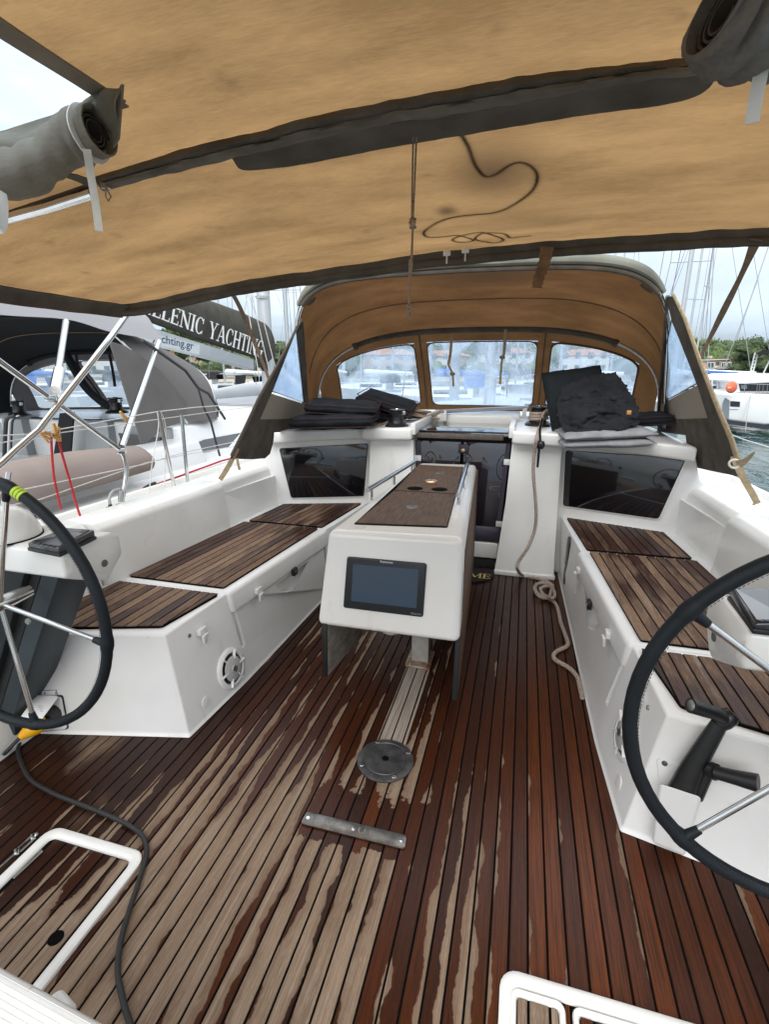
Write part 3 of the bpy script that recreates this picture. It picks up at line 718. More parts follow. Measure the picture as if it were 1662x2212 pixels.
# ================================================================ BENCHES
LIPZ = .45
def slat_panel(t, poly, dirv, mat, zt, s, thick=.012, width=.0501, name='slat'):
    poly = [(p[0], p[1]) for p in poly]
    bp = [Vector((p[0], p[1], zt - thick - .003)) for p in poly]
    B().prism(roundpoly(bp, .012, 2), (0, 0, thick - .001)).build('caulking', caulk, t)
    dx, dy = dirv; l = math.hypot(dx, dy); nx, ny = dy / l, -dx / l
    pr = [p[0] * nx + p[1] * ny for p in poly]; lo, hi = min(pr), max(pr)
    c = (sum(p[0] for p in poly) / 4, sum(p[1] for p in poly) / 4)
    ins = [(c[0] + (p[0] - c[0]) * .985, c[1] + (p[1] - c[1]) * .985) for p in poly]
    # inner edge first
    k = -8; start = poly[0][0] * nx + poly[0][1] * ny; sgn = 1 if abs(start - lo) < abs(start - hi) else -1
    while k < 40:
        a = start + sgn * k * width; b = a + sgn * (width - .0060); a, b = min(a, b), max(a, b)
        q = clip(clip(poly, nx, ny, b), -nx, -ny, -a)
        if len(q) >= 3:
            ar = abs(sum(q[i][0] * q[(i + 1) % len(q)][1] - q[(i + 1) % len(q)][0] * q[i][1] for i in range(len(q)))) / 2
            if ar > .0004:
                B().prism([Vector((p[0], p[1], zt - .004)) for p in q], (0, 0, .004)).build(name, mat, t, bevel=.0012, seg=1)
        if (sgn > 0 and a > hi) or (sgn < 0 and b < lo): break
        k += 1

def bench(s, label):
    t = thing('cockpit_bench', (sd(s, 1.1), 2.5, 0), label, 'bench', 'moulded benches along both sides of the cockpit')
    top = [(.925, 1.515), (.905, 1.90), (.815, 3.0), (.745, 3.80), (1.62, 3.80), (1.75, 1.31)]
    bot = [(.845, 1.485), (.815, 1.90), (.790, 3.0), (.770, 3.80), (1.62, 3.80), (1.75, 1.27)]
    rings = [[Vector((sd(s, a), y, 0)) for a, y in [(bb[0] - .012 if i < 4 else bb[0], bb[1] - (.012 if i in (0, 5) else 0)) for i, bb in enumerate(bot)]],
             [Vector((sd(s, a), y, .012)) for a, y in bot],
             [Vector((sd(s, a), y, LIPZ)) for a, y in top]]
    body = B().loft(rings).build('bench_moulding', gel2, t, bevel=.026, seg=4, ang=50)
    # shallow finger scoop below the locker lid, the fwd notch and (starboard) the pocket
    def face_d(y, z):
        tt = z / LIPZ
        def li(tab, y):
            for (a, ya), (b2, yb) in zip(tab, tab[1:]):
                if ya <= y <= yb: return a + (b2 - a) * (y - ya) / (yb - ya)
            return tab[0][0]
        return li(bot[:4], y) * (1 - tt) + li(top[:4], y) * tt
    cb = B(); ring = []
    cy = 2.52; 
    poly = [Vector((sd(s, face_d(cy, .3) - .02), cy + .20 * cos(a), .335 + min(0, .10 * sin(a)) )) for a in [pi + pi * k / 14 for k in range(15)]]
    cb.prism(poly, (s * .055, 0, 0)); cut(body, cb)
    cut(body, B().box((sd(s, face_d(1.94, .25)), 1.945, .255), (.05, .035, .19)))
    cut(body, B().box((sd(s, face_d(2.94, .30)), 2.955, .275), (.04, .03, .15)))
    # locker lid lip: proud band with the seat on it
    li = [(.885, 1.925), (.80, 2.985)]
    lid_in = [Vector((sd(s, li[0][0]), li[0][1], 0)), Vector((sd(s, li[1][0]), li[1][1], 0))]
    lb = B(); 
    quad = lambda z, e: [lid_in[0] + Vector((-s * e, 0, z)), lid_in[1] + Vector((-s * e, 0, z)), Vector((sd(s, 1.44), 2.985, z)), Vector((sd(s, 1.51), 1.925, z))]
    lb.loft([quad(.345, .016), quad(.458, .004)])
    lid = lb.build('locker_lid', gel2, t, bevel=.018, seg=4, ang=50)
    # teak
    yin = lambda y: .885 + .05 - (y - 1.95) * .075
    main = [(sd(s, .935), 1.955), (sd(s, .858), 2.965), (sd(s, 1.415), 2.965), (sd(s, 1.488), 1.955)]
    slat_panel(lid, main, (main[1][0] - main[0][0], 1.01), teak_seat, .470, s)
    fwd = [(sd(s, .852), 3.02), (sd(s, .785), 3.69), (sd(s, 1.375), 3.50), (sd(s, 1.41), 3.02)]
    slat_panel(t, fwd, (fwd[1][0] - fwd[0][0], .67), teak_seat, .464, s)
    aft = [(sd(s, .975), 1.560), (sd(s, .925), 1.895), (sd(s, 1.495), 1.895), (sd(s, 1.55), 1.385)]
    slat_panel(t, aft, (-s * .02, 1), teak_seat, .464, s)
    # latches, catch, stud
    def onface(y, z, e=0): return Vector((sd(s, face_d(y, z) - e), y, z))
    for y, z in ((2.13, .385), (1.70, .375)):
        c = onface(y, z, .012 if y < 1.9 else .028)
        b = B().box(c, (.02, .05, .028)).prism([c + Vector((-s * .008, -.02, -.014)), c + Vector((-s * .008, .02, -.014)), c + Vector((-s * .002, .008, -.062)), c + Vector((-s * .002, -.008, -.062))], (-s * .014, 0, 0))
        b.build('cleat_hook', whitep, t, bevel=.003)
    if s > 0:
        c = onface(2.86, .385, .028)
        B().box(c, (.02, .05, .028)).prism([c + Vector((-s * .008, -.02, -.014)), c + Vector((-s * .008, .02, -.014)), c + Vector((-s * .002, .008, -.062)), c + Vector((-s * .002, -.008, -.062))], (-s * .014, 0, 0)).build('cleat_hook', whitep, t, bevel=.003)
    c = onface(2.50, .345, .026)
    k = B().box(c, (.022, .05, .045)).build('catch', blackp, t, bevel=.005)
    B().box(c + Vector((-s * .013, 0, .004)), (.006, .03, .012)).build('catch_bar', steel, k)
    B().lathe([(0, 0), (.009, 0), (.007, .005), (0, .006)], onface(1.635, .385, .001), (-s, 0, .1), 12).build('stud', steel_dull, t)
    # loudspeaker
    c = P(478, 1440, x=sd(s, .895)) if s < 0 else P(1325, 1597, x=sd(s, .875))
    sy_, sz_ = (c.y, c.z) if s < 0 else (1.70, .215)
    e1_ = onface(sy_ + .05, sz_) - onface(sy_ - .05, sz_); e2_ = onface(sy_, sz_ + .05) - onface(sy_, sz_ - .05)
    ax = e1_.cross(e2_).normalized(); ax = ax if ax.x * s < 0 else -ax; c = onface(sy_, sz_, -.001); spk = c
    sp = B().lathe([(.0, .0), (.098, 0), (.098, .006), (.090, .014), (.078, .016), (.074, .008), (0, .008)], c, ax, 40).build('loudspeaker', whitep, t, ang=50)
    B().lathe([(.0, 0.0082), (.073, .0082), (.073, .0085), (0, .0085)], c, ax, 30).build('speaker_cone', blackp, sp)
    B().lathe([(0, .012), (.056, .012), (.060, .016), (.055, .020), (.016, .022), (.014, .027), (0, .028)], c, ax, 32).build('speaker_grille', pm('grille_grey', (.55, .55, .55), .5, bump=1, bscale=500), sp, ang=50)
    u = ax.orthogonal().normalized(); w = ax.cross(u)
    for q in range(6):
        a = 2 * pi * q / 6 + .3; r = u * cos(a) + w * sin(a)
        B().tube([c + r * .046 + ax * .017, c + r * .088 + ax * .015], [.007, .009], 6, flat=(.5, 1)).build('speaker_arm', whitep, sp)
    lg = spk + ax * .029
    for sg in (-1, 1):
        B().prism([lg + w * .004 * sg + u * .016, lg + w * .013 * sg + u * .004, lg + w * .010 * sg - u * .016, lg + w * .002 * sg - u * .010], ax * .0015).build('speaker_emblem', steel_dull, sp)
    # drain plug
    c = onface(1.62, .07, -.001)
    B().lathe([(0, 0), (.026, 0), (.025, .005), (0, .007)], c, ax, 20).build('drain_plug', whitep, t, ang=50)
    return t, face_d, body
benchL, fdl, bodyL = bench(-1, 'white moulded port bench with three teak panels beside the shore power socket')
benchR, fdr, bodyR = bench(1, 'white moulded starboard bench with teak panels and the winch handle pocket')

# long oval pocket in the forward end of the starboard bench
oy0, oy1 = 3.30, 3.42
pp = []
for k in range(24):
    a = 2 * pi * k / 24; pp.append((3.34 + .045 * cos(a), .26 + (.125 if sin(a) > 0 else -.125) + .045 * sin(a)))
b = B().prism([Vector((sd(1, fdr(y, z) - .012), y, z)) for y, z in pp], (.02, 0, 0)).build('pocket_rim', blackp, benchR, bevel=.006)

# helm-side wedge where sole meets the stern moulding, port side
B().prism([(-2.6, 1.30, 0), (-1.945, 1.305, 0), (-1.985, 1.20, 0), (-2.05, .9, 0), (-2.6, .6, 0)], (0, 0, .05)).build('sole_margin', gel, kind='structure', bevel=.01)

# ================================================================ COCKPIT TABLE
TZ = .85
tn = [P(708, 1146, z=TZ), P(1001, 1163, z=TZ), P(1030, 1003, z=TZ), P(908, 999, z=TZ)]
tb_ = thing('cockpit_table', (P(908, 1430, z=0).x, 2.27, 0), 'white cockpit table with teak top, folded leaves and a chart screen in its aft face', 'table')
fb = [P(683, 1352, y=tn[0].y - .03), P(993, 1393, y=tn[1].y - .03)]
hb = [Vector((tn[3].x, tn[3].y, .46)), Vector((tn[2].x, tn[2].y, .46))]
bo = B(); bo.v = [tn[0], tn[1], tn[2], tn[3], fb[0], fb[1], hb[1], hb[0]]
bo.f = [(0, 1, 2, 3), (0, 4, 5, 1), (1, 5, 6, 2), (2, 6, 7, 3), (3, 7, 4, 0), (4, 7, 6, 5)]
tbody = bo.build('table_body', gel, tb_, bevel=.030, seg=5, ang=60)
ins = [P(768, 1131, z=TZ + .001), P(966, 1138, z=TZ + .001), P(1001, 1010, z=TZ + .001), P(905, 1005, z=TZ + .001)]
ma_, mb_ = ins[0].lerp(ins[3], .0), None
def lerp(a, b, t): return a + (b - a) * t
fm = .50
L0, R0 = ins[0], ins[1]; Lm, Rm = P(852, 1061, z=TZ + .001), P(985, 1069, z=TZ + .001)
B().prism(roundpoly([c + (c - sum(ins, Vector()) / 4) * .02 for c in ins], .01, 2), (0, 0, .0015)).build('inlay_joint', caulk, tb_)
for q in ([L0, R0, lerp(Rm, R0, .012), lerp(Lm, L0, .012)], [lerp(Lm, ins[3], .012), lerp(Rm, ins[2], .012), ins[2], ins[3]]):
    B().prism(q, (0, 0, .005)).build('teak_inlay', amber, tb_, bevel=.0012, seg=1)
def disc(c, r, h, mat, name, par, n=28, **k): return B().lathe([(0, 0), (r, 0), (r * .97, h), (0, h)], c, (0, 0, 1), n).build(name, mat, par, ang=50, **k)
zt = TZ + .0065
for u, v in ((897, 1055), (950, 1057)): disc(P(u, v, z=zt), .045, .0012, caulk, 'cup_hole', tb_)
o = B().lathe([(0, 0), (.036, 0), (.037, .016), (.030, .022), (.012, .024), (0, .018)], P(932, 1045, z=zt), (0, 0, 1), 28).build('brass_cap', bronze, tb_, ang=50)
for u, v, r in ((951, 1021, .032), (892, 1095, .032)):
    c = P(u, v, z=zt); B().lathe([(r * .45, 0), (r, 0), (r * .95, .003), (r * .45, .003)], c, (0, 0, 1), 28).build('ring_pull', steel_dull, tb_, ang=50); disc(c, r * .45, .0006, caulk, 'ring_recess', tb_)
# grab rails
for (ua, va), (ub, vb), in (((794, 1059), (896, 997.5)), ((990, 1070), (1010, 1003))):
    a, b2 = P(ua, va, z=TZ + .062), P(ub, vb, z=TZ + .062)
    r_ = B().tube([a, b2], .0125, 14).build('grab_rail', steel, tb_)
    for t in (.07, .5, .93):
        c = lerp(a, b2, t); B().tube([Vector((c.x, c.y, TZ - .004)), c], .007, 10).build('rail_post', steel, r_)
# drop leaves
def leaf(a, b2, pts, side, name='drop_leaf'):
    pln = (a, (b2 - a).cross(Vector((0, 0, 1))).normalized())
    q = [P(u, v, pl=pln) for u, v in pts]
    nn = pln[1]; nn = nn if nn.x * side > 0 else -nn
    B().prism(q, nn * -.022).build(name, amber if side > 0 else pm('weathered_leaf', (.24, .22, .19), .8, col2=(.13, .115, .10), nscale=12, stretch=(1, 1, 3), bump=.3), tb_, bevel=.002)
    eo = -(q[2] - q[1]); eo.z = 0; B().prism([q[0] + nn * .001, q[1] + nn * .001, q[1] - nn * .023, q[0] - nn * .023], eo.normalized() * .008).build('leaf_edge', blackp, tb_, bevel=.002)
aR = Vector((tn[1].x + .004, tn[1].y, .8)); bR = Vector((tn[2].x + .012, tn[2].y, .8))
leaf(aR, bR, [(1007, 1185), (988, 1511), (1026, 1228), (1034, 1014)], 1)
aL = Vector((tn[0].x - .030, tn[0].y, .8)); bL = Vector((tn[3].x - .01, tn[3].y, .8))
plnL = (aL, (bL - aL).cross(Vector((0, 0, 1))).normalized())
leaf(aL, bL, [(697, 1345), (699, 1458), (772, 1377), (775, 1330)], -1)
# pedestal, foot and courtesy lamp
pc = P(909, 1428, z=0)
B().prism([pc + Vector((-.045, -.025, .01)), pc + Vector((.045, -.025, .01)), pc + Vector((.045, .06, .01)), pc + Vector((-.045, .06, .01))], (0, 0, .48)).build('pedestal', pm('pedestal_metal', (.42, .41, .38), .6, .2, col2=(.30, .28, .25), nscale=14), tb_, bevel=.006)
fp = B().prism(roundpoly([pc + Vector((a, b2, .001)) for a, b2 in ((-.07, -.075), (.062, -.075), (.062, .10), (-.07, .10))], .015, 3), (0, 0, .012)).build('foot_plate', rusty, tb_, bevel=.003)
for a in (-.045, .04): B().lathe([(.0, 0), (.008, 0), (.006, .005), (0, .005)], pc + Vector((a, -.06, .013)), (0, 0, 1), 8).build('foot_bolt', rusty, fp)
lc = P(846, 1352, y=1.98); B().lathe([(.062, .02), (.062, 0), (.05, -.035), (.025, -.052), (0, -.056)], Vector((lc.x, 1.98, .385)), (0, 0, 1), 28).build('courtesy_lamp', pm('lamp_dome', (.62, .60, .54), .3), tb_, ang=60)
# chart screen in the aft face
fpl = plane3(tn[0], tn[1], fb[0]); fn = fpl[1]; fn = fn if fn.y < 0 else -fn
fpl = (fpl[0] + fn * .001, fn)
cp = [P(u, v, pl=fpl) for u, v in ((751, 1201), (923, 1216), (914.7, 1332), (742.5, 1311))]
sc_ = thing('chart_plotter', cp[3], 'black framed touch screen set in the aft face of the table', 'chart plotter')
B().prism(roundpoly(cp, .012, 4), fn * .010).build('bezel', pm('bezel_black', (.016, .020, .024), .38), sc_, bevel=.004, seg=3)
s4 = [P(u, v, pl=(fpl[0] + fn * .0105, fn)) for u, v in ((763.5, 1218), (905.5, 1230), (900, 1314), (758.5, 1298))]
B().prism(s4, fn * .0008).build('display', screenm, sc_)
lp_ = (fpl[0] + fn * .0112, fn)
tq = [P(u, v, pl=lp_) for u, v in ((822, 1216.5), (849, 1219), (849, 1213), (822, 1210.5))]
textmesh('Raymarine', tq[0], tq[1], tq[2], tq[3], pm('print_white', (.6, .6, .6), .5), 'lettering', sc_, .0002, .02)
for k in range(5):
    a = P(889.5 + k * 4.6, 1325 + k * .6, pl=lp_)
    B().tube([a + Vector((.003 * cos(t), 0, .0035 * sin(t))) for t in [2 * pi * j / 8 for j in range(8)]], .0004, 4, closed=True).build('button', pm('print_white', (.6, .6, .6)), sc_)

# ================================================================ STEERING WHEELS, CONSOLES
WY, WZ, WR = 1.027, .79, .4205
def wheel(s, angs, label, tape=None):
    cx = sd(s, 1.113); t = thing('steering_wheel', (cx, WY, WZ), label, 'steering wheel', 'twin steering wheels')
    n = 72; rr = .0158
    B().tube([(cx + WR * cos(2 * pi * k / n), WY, WZ + WR * sin(2 * pi * k / n)) for k in range(n)], rr, 14, closed=True).build('rim', leather, t)
    for a in angs:
        r = radians(a); dx, dz = cos(r), sin(r)
        B().tube([(cx + dx * .02, WY + .02, WZ + dz * .02), (cx + dx * (WR - .01), WY, WZ + dz * (WR - .01))], .0075, 12).build('spoke', steel, t)
        B().tube([(cx + WR * cos(r + q), WY, WZ + WR * sin(r + q)) for q in (-.055, -.02, .02, .055)], [rr + .0006, rr + .0028, rr + .0028, rr + .0006], 14).tube([(cx + dx * (WR - .045), WY, WZ + dz * (WR - .045)), (cx + dx * (WR - .012), WY, WZ + dz * (WR - .012))], [.0095, .013], 12).build('leather_collar', leather, t)
    # stitching along the inside of the rim
    b = B()
    for k in range(0, 300):
        a = 2 * pi * k / 300; c = Vector((cx + (WR - .0150) * cos(a), WY - .0092, WZ + (WR - .0150) * sin(a))); tg = Vector((-sin(a), 0, cos(a)))
        b.tube([c - tg * .0026 + Vector((0, -.0008, 0)), c + tg * .0026 - Vector((0, .0016, 0))], .0009, 4)
    b.build('stitching', blackp, t, kind='stuff')
    B().lathe([(0, -.02), (.016, -.02), (.022, -.01), (.024, .03), (.024, .06), (.02, .12), (0, .12)], (cx, WY, WZ), (0, 1, 0), 28).build('hub', steel, t, ang=50)
    if tape:
        a0, a1 = [radians(q) for q in tape]; k = 3
        for i in range(k):
            m0 = a0 + (a1 - a0) * i / k; m1 = m0 + (a1 - a0) / k * .78
            B().tube([(cx + WR * cos(q), WY, WZ + WR * sin(q)) for q in (m0, (m0 + m1) / 2, m1)], rr + .0012, 14).build('tape_band', lime, t)
    return t
wheel(-1, [-8.8, -81, 67.4, 138, 208], 'port steering wheel wrapped in dark leather with a lime tape band', (59.5, 64))
wheel(1, [145, -131, 75, 3, -62], 'starboard steering wheel wrapped in dark leather in front of the winch handle')

def console(s, label):
    t = thing('helm_console', (sd(s, 1.35), 1.25, 0), label, 'console', 'helm consoles behind the wheels')
    rings = []
    for dd, e in ((.915, .02), (.925, 0), (1.2, 0), (1.80, 0)):
        y0 = 1.125 if dd < 1.5 else 1.04
        sec = [(y0 + e, .863 + e), (y0 + e * .5, .945 - e), (y0 + .02, .953 - e), (1.325 - e, .953 - e), (1.36 - e, .93 - e), (1.36 - e, .86 + e), (1.28, .79 + e), (1.16 + e, .845 + e)]
        rings.append([Vector((sd(s, dd), y, z)) for y, z in sec])
    B().loft(rings).build('console_moulding', gel, t, bevel=.012, seg=4, ang=60)
    B().lathe([(0, 0), (.014, 0), (.012, .006), (0, .007)], (sd(s, .918), 1.27, .86), (-s, 0, 0), 16).build('knob', pm('knob_grey', (.10, .10, .09), .5), t)
    # leaning pedestal
    tp_ = [P(127, 1256, y=1.17), P(26, 1548, y=1.24)]
    xt, xb, zb = abs(tp_[0].x - CX), abs(tp_[1].x - CX), max(tp_[1].z, .03)
    q = [(xt, .86), (xb, zb), (xb + .02, .05), (xb + .45, .05), (1.95, .86)]
    B().prism([(sd(s, a), 1.185 + (.06 if z < .5 else 0), z) for a, z in q], (0, .16, 0)).build('pedestal', navy, t, bevel=.008)
    q2 = [(xt + .115, .858), (xb + .115, zb), (xb + .135, .06), (xb + .5, .06), (2.0, .858)]
    B().prism([(sd(s, a), 1.155 + (.06 if z < .5 else 0), z) for a, z in q2], (0, .12, 0)).build('pedestal_cover', pm('pedestal_black', (.014, .020, .024), .45, noise_amt=.2, nscale=6), t, bevel=.010)
    B().prism([(sd(s, a), 1.1915 + (.06 if z < .5 else 0) - .010, z) for a, z in [(xt + .075, .855), (xb + .075, zb), (xb + .110, zb), (xt + .110, .855)]], (0, .02, 0)).build('pedestal_groove', blackp, t)
    for a, z in ((1.20, .76), (1.17, .66)):
        B().lathe([(0, 0), (.012, 0), (.010, .006), (0, .006)], (sd(s, a), 1.165, z), (0, -1, 0), 12).build('bolt', pm('bolt_green', (.30, .34, .30), .5, .5), t)
    return t
console(-1, 'port white helm console on a leaning dark pedestal'); console(1, 'starboard white helm console on a leaning dark pedestal')

def mfd(s, label):
    t = None
    cs = [P(57.5, 1171.7, z=.978), P(126, 1185, z=.978), P(204, 1143.7, z=.985), P(142, 1139, z=.985)]
    if s > 0: cs = [Vector((2 * CX - c.x, c.y, c.z)) for c in cs]
    if s > 0:
        cs = [P(1720, 1346, z=.985), P(1632, 1346, z=.975), P(1578.5, 1267.7, z=.985), P(1720, 1275, z=.995)]
    t = thing('instrument_display', cs[0], label, 'display')
    n = (cs[1] - cs[0]).cross(cs[2] - cs[0]).normalized(); n = n if n.z > 0 else -n
    ctr = sum(cs, Vector()) / 4
    B().prism([Vector((ctr.x + (c.x - ctr.x) * 1.03, ctr.y + (c.y - ctr.y) * 1.03, .95)) for c in cs], (0, 0, .012)).build('foot', blackp, t, bevel=.003)
    b = B(); b.loft([[Vector((c.x, c.y, .958)) for c in cs], [ctr + (c - ctr) * 1.0 for c in cs]]); b.build('case', pm('case_black', (.014, .015, .017), .25, coat=.5), t, bevel=.006, seg=3)
    B().prism([ctr + (c - ctr) * .86 + n * .0012 for c in cs], n * .001).build('screen', glassk, t)
    for k in range(5): B().box(lerp(ctr + (cs[0] - ctr) * .93, ctr + (cs[1] - ctr) * .93, .15 + .17 * k) + n * .002, (.014, .006, .002)).build('key', blackp, t)
    return t
mfd(-1, 'black instrument display on the port helm console'); mfd(1, 'black instrument display on the starboard helm console')

# ================================================================ SHORE POWER
aft = plane3((sd(-1, .845), 1.485, .012), (sd(-1, 1.75), 1.27, .012), (sd(-1, .925), 1.515, .45)); an = aft[1]; an = an if an.y < 0 else -an
def onaft(u, v, e=.0): return P(u, v, pl=(aft[0] + an * e, an))
sp_ = thing('shore_power_socket', onaft(110, 1545), 'white shore power socket with open lid and yellow plug', 'socket')
B().prism(roundpoly([onaft(70, 1508), onaft(134, 1503), onaft(147, 1572), onaft(80, 1578)], .012, 3), an * .012).build('socket_plate', whitep, sp_, bevel=.003)
B().prism(roundpoly([onaft(68, 1506, .0), onaft(136, 1500.5, .0), onaft(149, 1574, .0), onaft(78, 1581, .0)], .012, 3), an * .004).build('gasket', blackp, sp_)
c = onaft(112, 1541, .012)
B().lathe([(0, 0), (.042, 0), (.042, .03), (.036, .05), (0, .05)], c, an, 28).build('socket_ring', blackp, sp_, ang=50)
ax = (onaft(52, 1586, .10) - (c + an * .03)).normalized()
B().lathe([(0, 0), (.034, 0), (.036, .02), (.036, .05), (.024, .08), (.013, .105), (0, .105)], c + an * .035, ax, 28).build('plug', yellow, sp_, ang=50)
ld = [onaft(72, 1509, .03), onaft(122, 1511, .03), onaft(88, 1557, .11), onaft(41, 1553, .11)]
lid_ = B().prism(roundpoly(ld, .01, 3), (0, .012, .008)).build('socket_lid', whitep, sp_, bevel=.003)
def ldp(a, b2): return lerp(lerp(ld[0], ld[1], a), lerp(ld[3], ld[2], a), b2)
dkp = pm('print_dark', (.05, .05, .06), .7); grp = pm('print_grey', (.35, .36, .38), .7)
textmesh('SHORE POWER', ldp(.18, .24), ldp(.80, .24), ldp(.80, .13), ldp(.18, .13), dkp, 'lid_print', lid_, .002, .03)
for k in range(6):
    a = .14; b2 = .34 + k * .085; e = .86 - .05 * (k % 3)
    nn = (ld[1] - ld[0]).cross(ld[3] - ld[0]).normalized(); nn = nn if nn.y < 0 else -nn
    B().prism([ldp(a, b2) + nn * .002, ldp(e, b2) + nn * .002, ldp(e, b2 + .025) + nn * .002, ldp(a, b2 + .025) + nn * .002], nn * .0003).build('lid_line', grp, lid_)
B().prism([onaft(88, 1491), onaft(122, 1490), onaft(125, 1504), onaft(91, 1505)], an * .0015).build('sticker_border', dkp, sp_)
B().prism([onaft(89.2, 1492), onaft(121, 1491), onaft(123.8, 1503), onaft(92, 1504)], an * .0022).build('sticker', whitep, sp_)
for u in (94, 118): B().prism([onaft(u, 1494, .0023), onaft(u + 4, 1494, .0023), onaft(u + 4, 1501, .0023), onaft(u, 1501, .0023)], an * .0004).build('sticker_mark', grp, sp_)
cpts = [(54, 1583), (41, 1600), (38, 1622), (45, 1648), (65, 1684), (110, 1712), (150, 1729), (191, 1745), (240, 1765), (281, 1785), (308, 1808), (316, 1845), (299, 1905), (276, 1976), (261, 2031), (254, 2096), (266, 2162), (281, 2212), (310, 2300)]
pts = [c + an * .035 + ax * .10, c + an * .03 + ax * .165 + Vector((0, -.005, -.02))] + [P(u, v, z=.010) for u, v in cpts[1:]]
B().tube(pts, .0075, 10, smooth=8).build('power_cable', cablem, label='black shore power cable snaking over the sole past the floor hatch', cat='cable')

# ================================================================ SOLE FITTINGS
def hatch(x0, x1, y0, y1, label, lids):
    t = thing('floor_hatch', ((x0 + x1) / 2, (y0 + y1) / 2, 0), label, 'hatch')
    def ring(a0, a1, b0, b1, wd, z0, z1, name, r=.045):
        o = rrect((a0 + a1) / 2, (b0 + b1) / 2, a1 - a0, b1 - b0, r); i = rrect((a0 + a1) / 2, (b0 + b1) / 2, a1 - a0 - 2 * wd, b1 - b0 - 2 * wd, r * .5)
        m = len(o); prof = [(o, z0), (o, z1 - .004)]
        oi = [((p[0] * .85 + q[0] * .15), (p[1] * .85 + q[1] * .15)) for p, q in zip(o, i)]
        io = [((p[0] * .2 + q[0] * .8), (p[1] * .2 + q[1] * .8)) for p, q in zip(o, i)]
        rings = [[Vector((p[0], p[1], z)) for p in pp_] for pp_, z in ((o, z0), (o, z1 - .004), (oi, z1), (io, z1 - .002), (i, z1 - .010), (i, z0))]
        return B().loft(rings, True, False).build(name, gel, t, ang=50)
    ring(x0, x1, y0, y1, .034, .0, .014, 'hatch_frame')
    for (a0, a1, b0, b1, rim) in lids:
        B().prism([(a0, b0, .0012), (a1, b0, .0012), (a1, b1, .0012), (a0, b1, .0012)], (0, 0, .0028)).build('lid_base', caulk, t)
        if rim: ring(a0, a1, b0, b1, .016, .004, .013, 'lid_rim', .02)
        m_ = .018 if rim else .004
        xs = a0 + m_
        while xs < a1 - m_ - .01:
            # line up with the plank grid of the sole
            k = math.floor((xs - SEAM0) / PITCHP + 1e-6); e = min(SEAM0 + (k + 1) * PITCHP - .0033, a1 - m_)
            if e - xs > .008:
                B().prism([(xs, b0 + m_, .0045), (e, b0 + m_, .0045), (e, b1 - m_, .0045), (xs, b1 - m_, .0045)], (0, 0, .004)).build('hatch_plank', teak_sole, t, bevel=.0011, seg=1)
            xs = SEAM0 + (k + 1) * PITCHP + .0033
    return t
hL = hatch(-1.435, -1.052, .36, .985, 'white framed teak floor hatch beside the black power cable', [(-1.400, -1.087, .395, .950, False)])
disc(P(120, 2026, z=.009), .020, .0008, caulk, 'lift_hole', hL)
a, b2 = P(27, 1898, z=.016), P(90, 1838, z=.016)
B().tube([a, b2], .0045, 8).build('hatch_hinge', steel, hL)
l1 = P(1103, 2136, z=0); l2 = P(1224, 2166, z=0); l3 = P(1236, 2186, z=0)
hR = hatch(.048, .82, .30, .962, 'white framed twin floor hatch at the foot of the picture', [(l1.x, l2.x - .004, .33, l1.y, True), (l3.x, .785, .33, l1.y, True)])

bar = [P(663, 1755, z=.002), P(879, 1807, z=.002), P(875, 1837, z=.002), P(649, 1781, z=.002)]
bt = thing('step_bar', sum(bar, Vector()) / 4, 'brushed steel bar with lettering screwed across the sole', 'plate')
B().prism(roundpoly(bar, .012, 3), (0, 0, .007)).build('bar', steel_dull, bt, bevel=.002)
for t in (.045, .5, .955):
    q = lerp(lerp(bar[0], bar[3], .5), lerp(bar[1], bar[2], .5), t); B().lathe([(0, 0), (.007, 0), (.006, .0015), (0, .0018)], q + Vector((0, 0, .007)), (0, 0, 1), 12).build('screw', steel, bt)
def bq(t, w): return lerp(lerp(bar[3], bar[0], w), lerp(bar[2], bar[1], w), t) + Vector((0, 0, .0072))
textmesh('D U F O U R', bq(.12, .30), bq(.72, .30), bq(.72, .72), bq(.12, .72), pm('engraved', (.30, .29, .28), .55, .6), 'engraving', bt, .0003)
dc = P(833, 1643, z=0)
dt = thing('deck_plate', dc, 'round blackened metal plate screwed to the sole aft of the table', 'plate')
B().lathe([(0, .0), (.112, 0), (.112, .005), (.107, .009), (.088, .010), (.086, .0075), (.082, .0075), (.080, .010), (0, .010)], dc, (0, 0, 1), 56).build('plate', pm('dark_cast_metal', (.045, .047, .05), .42, .5, col2=(.10, .10, .10), nscale=30), dt, ang=40)
for k in range(4):
    a = radians(35 + 90 * k); B().lathe([(0, 0), (.008, 0), (.006, .0015), (0, .0012)], dc + Vector((.097 * cos(a), .097 * sin(a), .0095)), (0, 0, 1), 10).build('screw', steel, dt)
st = [Vector((dc.x + (.017 if k % 2 else .011) * cos(pi * k / 8), dc.y + (.017 if k % 2 else .011) * sin(pi * k / 8), .0101)) for k in range(16)]
B().prism(st, (0, 0, .0006)).build('socket_hole', caulk, dt)
